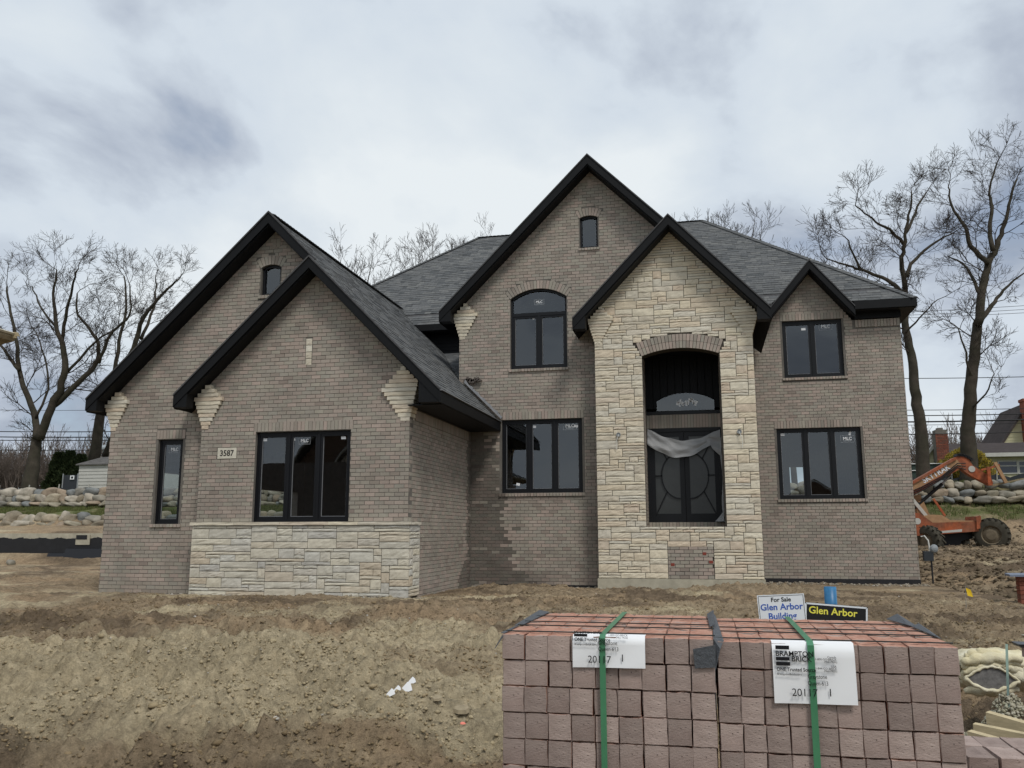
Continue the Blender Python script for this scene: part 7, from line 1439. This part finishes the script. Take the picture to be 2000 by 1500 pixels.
# the orange telescopic lift truck
def lift_truck():
    Y = 38.5; g0 = gz(at(1870, 1050, Y).x, Y); root = empty('lift_truck', (at(1870, 1050, Y).x, Y, g0), 'muddy orange telescopic lift truck with its boom raised, right of the house', 'lift truck'); root['_w'] = [0, 0, 0]; root.location = (0, 0, 0)
    M_['orange'] = material('faded orange paint', (0.33, 0.078, 0.026), 0.65, 0.3, var=(0.22, 0.085, 0.045), vscale=1.3, mottle=0.4, mscale=5); M_['tan'] = material('mud caked paint', (0.36, 0.22, 0.12), 0.85, 0.2, mottle=0.25, mscale=5); M_['rubber'] = material('muddy tyre rubber', (0.055, 0.050, 0.038), 0.9, 0.2, mottle=0.3, mscale=6); M_['mudrim'] = material('muddy rim', (0.16, 0.13, 0.09), 0.9, 0.2, mottle=0.3, mscale=5); M_['machine'] = material('black machinery', (0.012, 0.012, 0.013), 0.6)
    def ext(name, pts, ya, yb, mat): mb = MB(); mb.prism(pts, lambda x, y: at(x, y, ya), lambda x, y: Vector((at(x, y, ya).x, yb, at(x, y, ya).z))); return mb.build(name, mat, root)
    ext('chassis', [(1770, 1000), (1796, 1002), (1822, 1021), (1912, 1018), (1913, 1008), (1916, 1008), (1917, 1037), (1830, 1044), (1770, 1048)], Y, Y + 2.0, M_['orange'])
    ext('chassis_deck', [(1798, 1008), (1822, 1005), (1840, 1006), (1856, 1016), (1905, 1017), (1906, 1021), (1822, 1022)], Y + 0.1, Y + 1.9, M_['tan'])
    ext('bumper_post', [(1907, 1009), (1914, 1007), (1915, 1032), (1908, 1034)], Y - 0.08, Y + 0.3, M_['orange'])
    ext('underbody', [(1780, 1045), (1912, 1038), (1908, 1050), (1878, 1056), (1874, 1074), (1850, 1078), (1842, 1062), (1780, 1064)], Y + 0.4, Y + 1.7, M_['machine'])
    ext('stripe', [(1834, 1037.5), (1879, 1033.5), (1879, 1038.5), (1834, 1041.5)], Y - 0.012, Y - 0.002, M_['sidingw'])
    bm = ext('boom', [(1760, 958), (1868, 896), (1880, 911), (1872, 916), (1762, 978)], Y + 0.7, Y + 1.2, M_['tan'])
    ext('boom_rail', [(1760, 953), (1866, 893), (1869, 897), (1760, 959)], Y + 0.62, Y + 1.28, M_['orange']); ext('boom_rail', [(1760, 973), (1874, 908), (1878, 914), (1762, 981)], Y + 0.62, Y + 1.28, M_['orange'])
    a, b = at(1805, 944, Y + 0.69), at(1856, 915.5, Y + 0.69); ux = (b - a).normalized(); uy = Vector((-ux.z, 0, ux.x)); L = (b - a).length
    text('SKYTRAK', L / 3.6, M_['signwhite'], root, a, ux, uy, align='LEFT', bold=0.01, sx=0.86)
    ext('boom_head', [(1864, 894), (1873, 890), (1883, 891), (1893, 897), (1900, 909), (1935, 931), (1940, 944), (1934, 948), (1898, 930), (1884, 921), (1876, 913)], Y + 0.75, Y + 1.15, M_['orange'])
    mb = MB(); p = at(1898, 916, Y + 0.74); mb.lathe([(0, 0.13), (0.02, 0.13)], p, (0, -1, 0), 14); mb.build('round_decal', M_['sidingw'], root)
    mb = MB()
    for i in range(9): q = at(1868 + i * 3.4, 889.5 - 3 * math.sin(i / 8 * 3.1) + i * 1.1, Y + 0.95); mb.obox(q, (0.10, 0.5, 0.10), Matrix.Rotation(i, 3, 'Y'))
    mb.build('hose_carrier', M_['machine'], root)
    def bar(name, p, q, w, mat, ya, yb=None): mb = MB(); mb.bar(at(*p, ya), at(*q, yb or ya), w, w); mb.build(name, mat, root)
    for ya in (Y + 0.35, Y + 1.6):
        bar('carriage_post', (1943, 903), (1965, 943), 0.12, M_['tan'], ya); bar('carriage_rail', (1916, 918), (1951, 909), 0.08, M_['orange'], ya); bar('carriage_post', (1930, 912), (1933, 948), 0.12, M_['orange'], ya)
    bar('carriage_beam', (1931, 914), (1931, 914), 0.1, M_['orange'], Y + 0.3, Y + 1.7); bar('carriage_beam', (1950, 909), (1950, 909), 0.1, M_['orange'], Y + 0.3, Y + 1.7); bar('carriage_beam', (1934, 944), (1934, 944), 0.16, M_['orange'], Y + 0.3, Y + 1.7)
    for ya in (Y + 0.45, Y + 1.5):
        mb = MB(); mb.hexa([at(1938, 950, ya), at(2050, 925, ya - 0.02), at(2050, 925, ya + 0.13), at(1938, 950, ya + 0.15), at(1938, 946, ya), at(2050, 923, ya - 0.02), at(2050, 923, ya + 0.13), at(1938, 946, ya + 0.15)]); mb.build('fork', M_['machine'] if ya > Y + 1 else M_['woodold'], root)
    bar('lift_cylinder', (1776, 968), (1822, 1024), 0.13, M_['sidingw'], Y + 0.5); bar('strut', (1823, 974), (1846, 1008), 0.08, M_['orange'], Y + 0.5); bar('strut', (1797, 978), (1812, 1012), 0.2, M_['tan'], Y + 1.0); bar('tower', (1788, 968), (1800, 1006), 0.34, M_['tan'], Y + 1.2)
    for k in range(3):                       # hydraulic hoses and the boom's own cylinder
        mb = MB(); mb.tube([at(1770 + 3 * k, 964 + 3 * k, Y + 0.6), at(1800, 951 + 4 * k, Y + 0.58), at(1840, 930 + 3 * k, Y + 0.57), at(1870, 905 + 4 * k, Y + 0.6), at(1886, 905 + 6 * k, Y + 0.65)], 0.022, 6); mb.build('hose', M_['machine'], root)
    mb = MB(); mb.tube([at(1786, 992, Y + 0.95), at(1840, 945, Y + 0.95)], 0.07, 8); mb.build('boom_cylinder', M_['machine'], root); mb = MB(); mb.tube([at(1838, 947, Y + 0.95), at(1858, 928, Y + 0.95)], 0.04, 8); mb.build('piston_rod', M_['galv'], root)
    mb = MB(); p = at(1792, 1018, Y - 0.005); mb.lathe([(0, 0.13), (0.01, 0.13)], p, (0, -1, 0), 14); mb.build('round_decal', M_['sidingw'], root)
    def wheel(px, py, ya, R_, axd):
        c = at(px, py, ya); ax = Vector(axd).normalized(); w = 0.42; prof = [(-w / 2, R_ * 0.55), (-w / 2, R_ * 0.80), (-w * 0.42, R_ * 0.93), (-w * 0.25, R_ * 0.97), (w * 0.25, R_ * 0.97), (w * 0.42, R_ * 0.93), (w / 2, R_ * 0.80), (w / 2, R_ * 0.55)]
        mb = MB(); mb.lathe(prof, c, ax, 28, cap=False); tyre = mb.build('tyre', M_['rubber'], root, True); a = ax.cross(Vector((0, 0, 1))).normalized(); b = ax.cross(a); mb = MB()
        for k in range(18):                      # chevron lugs
            for s in (-1, 1):
                t = 2 * math.pi * (k + (0.5 if s > 0 else 0)) / 18; d0 = a * math.cos(t) + b * math.sin(t); d1 = a * math.cos(t + 0.22) + b * math.sin(t + 0.22); mb.bar(c + d0 * R_ * 0.985, c + d1 * R_ * 0.97 + ax * s * w * 0.5, 0.075, 0.07, d0)
        tag(mb.build('tread_lugs', M_['rubber'], tyre), kind='stuff')
        mb = MB(); mb.lathe([(-0.17, R_ * 0.2), (-0.17, R_ * 0.28), (-0.10, R_ * 0.50), (-0.215, R_ * 0.57), (0.215, R_ * 0.57), (0.17, R_ * 0.2)], c, ax, 22); mb.build('rim', M_['mudrim'], tyre)
    wheel(1937, 1045, Y + 0.05, 0.66, (0.35, 0.94, 0)); wheel(1812, 1059, Y + 0.0, 0.66, (0.75, 0.66, 0)); wheel(1862, 1058, Y + 2.1, 0.6, (0.3, 0.95, 0)); wheel(1760, 1058, Y + 2.1, 0.6, (0.3, 0.95, 0))
lift_truck()

# ------------------------------------------------------------------ power lines: one thing per wire
M_['wire'] = material('black cable', (0.012, 0.012, 0.014), 0.6)
def wire(label, pxa, pya, pxb, pyb, Y, r, sag=2.0):
    n = 12; pts = [at(pxa + (pxb - pxa) * i / n, pya + (pyb - pya) * i / n + sag * (1 - (2 * i / n - 1) ** 2), Y) for i in range(n + 1)]; mb = MB(); mb.tube(pts, r, 5); tag(mb.build('power_line', M_['wire']), label, 'power line', 'power lines')
for (ya, yb, r, l) in ((800, 796, 0.020, 'faint power line, highest of the low set right of the house'), (811, 806, 0.028, 'second power line from the top in the low set right of the house'), (823.5, 817, 0.045, 'thickest black power line right of the house'), (829.5, 824, 0.016, 'thin power line just below the thickest one at right'), (848, 841, 0.028, 'lowest power line crossing the brick chimney at right')): wire(l, 1700, ya + 1, 2100, yb - 1, 54, r)
wire('single power line crossing both right trunks at mid height', 1700, 739, 2100, 733, 54, 0.022)
for k, py in enumerate((606, 612, 617)): wire(('highest', 'middle', 'lowest')[k] + ' of three close power lines below the right eave height', 1700, py + 6, 2100, py - 16 + k * 2, 55, 0.014)
for k, (py, r, l) in enumerate(((800, 0.014, 'faint upper power line left of the house'), (842, 0.030, 'upper of the two dark power lines crossing the left tree trunk'), (852.5, 0.034, 'lower of the two dark power lines crossing the left tree trunk'), (859, 0.026, 'third dark power line crossing the left tree trunk'), (878, 0.020, 'lowest power line at left before the woods'))): wire(l, -120, py - 1, 300, py, 48, r)

# ------------------------------------------------------------------ across the street: what the windows mirror
def opposite():
    Yo = -12.0; g0 = gz(-17, Yo); root = empty('opposite_house', (-17, Yo, g0), 'brick house across the street, seen mirrored in the left window', 'house'); root['_w'] = [0, 0, 0]; root.location = (0, 0, 0)
    M_['brickdark'] = material('brown brick front', (0.17, 0.115, 0.085), 0.9, 0.1, mottle=0.2, mscale=4)
    def gab(x0, x1, y, z0, ze, zp, mat):
        mb = MB(); xm = (x0 + x1) / 2; mb.prism([(x0, z0), (x1, z0), (x1, ze), (xm, zp), (x0, ze)], lambda x, z: (x, y, z), lambda x, z: (x, y - 6, z)); mb.build('gable_wall', mat, root)
        for s, xe in ((-1, x0), (1, x1)): mb = MB(); mb.hexa([(xm, y + 0.4, zp), (xe + s * 0.5, y + 0.4, ze - 0.5), (xe + s * 0.5, y - 6, ze - 0.5), (xm, y - 6, zp), (xm, y + 0.4, zp + 0.3), (xe + s * 0.5, y + 0.4, ze - 0.2), (xe + s * 0.5, y - 6, ze - 0.2), (xm, y - 6, zp + 0.3)]); mb.build('roof_slope', M_['roofgrey'], root); mb = MB(); mb.bar((xm, y + 0.42, zp + 0.12), (xe + s * 0.5, y + 0.42, ze - 0.38), 0.08, 0.28, (0, 1, 0)); mb.build('rake_board', M_['sidingw'], root)
    gab(-22.0, -16.5, Yo, g0 - 0.3, 5.2, 8.6, M_['brickdark']); gab(-19.3, -13.6, Yo + 1.4, g0 - 0.3, 4.6, 7.6, M_['stone'])
    for cx, y in ((-20.3, Yo + 0.03),):
        P = seg_hole(cx - 0.6, cx + 0.6, 2.6, 4.4, 0.59); mb = MB(); mb.prism(P, lambda x, z: (x, y, z), lambda x, z: (x, y + 0.05, z)); w_ = mb.build('arched_window', M_['sidingw'], root); P = seg_hole(cx - 0.5, cx + 0.5, 2.7, 4.4, 0.49); mb = MB(); mb.prism(P, lambda x, z: (x, y + 0.055, z), lambda x, z: (x, y + 0.07, z)); mb.build('pane', M_['tar'], w_)
        mb = MB(); mb.box(cx - 0.5, cx + 0.5, y + 0.072, y + 0.09, 4.25, 4.35); mb.box(cx - 0.03, cx + 0.03, y + 0.072, y + 0.09, 2.7, 4.25); mb.build('glazing_bar', M_['sidingw'], w_)
    P = seg_hole(-17.2, -15.4, g0, 3.2, 0.7); mb = MB(); mb.prism(P, lambda x, z: (x, Yo + 1.42, z), lambda x, z: (x, Yo + 1.45, z)); mb.build('arched_entry', M_['tar'], root)
    r2 = empty('opposite_garage', (8, -13, gz(8, -13)), 'low gabled house across the street, seen mirrored in the right lower window', 'house'); r2['_w'] = [0, 0, 0]; r2.location = (0, 0, 0)
    mb = MB(); mb.prism([(5.0, -0.4), (9.0, -0.4), (9.0, 3.6), (7.0, 4.9), (5.0, 3.6)], lambda x, z: (x, -13, z), lambda x, z: (x, -19, z)); mb.build('gable_wall', M_['brickdark'], r2)
    for s, xe in ((-1, 5.0), (1, 9.0)): mb = MB(); mb.bar((7.0, -12.95, 5.0), (xe + s * 0.4, -12.95, 3.45), 0.1, 0.24, (0, 1, 0)); mb.build('rake_board', M_['sidingw'], r2)
    bw = empty('opposite_boulders', (-25, -10, gz(-25, -10)), 'boulders set in the grass across the street, mirrored in the left windows', 'boulder wall'); bw['_w'] = [0, 0, 0]; bw.location = (0, 0, 0); r = random.Random(6)
    for y, z0 in ((-10.6, 0.4), (-14.6, 0.35)):
        x = -33.0
        while x < -21.6: w = r.uniform(0.5, 0.95); boulder(bw, (x + w / 2, y + r.gauss(0, 0.1), gz(x, y) + z0), w / 2 * 1.05, 0.4, 0.36, r); boulder(bw, (x + w / 2 + 0.3, y - 0.25, gz(x, y) + z0 + 0.55), w / 2, 0.35, 0.3, r); x += w
opposite()
for o in list(bpy.data.objects):
    if '_w' in o: del o['_w']
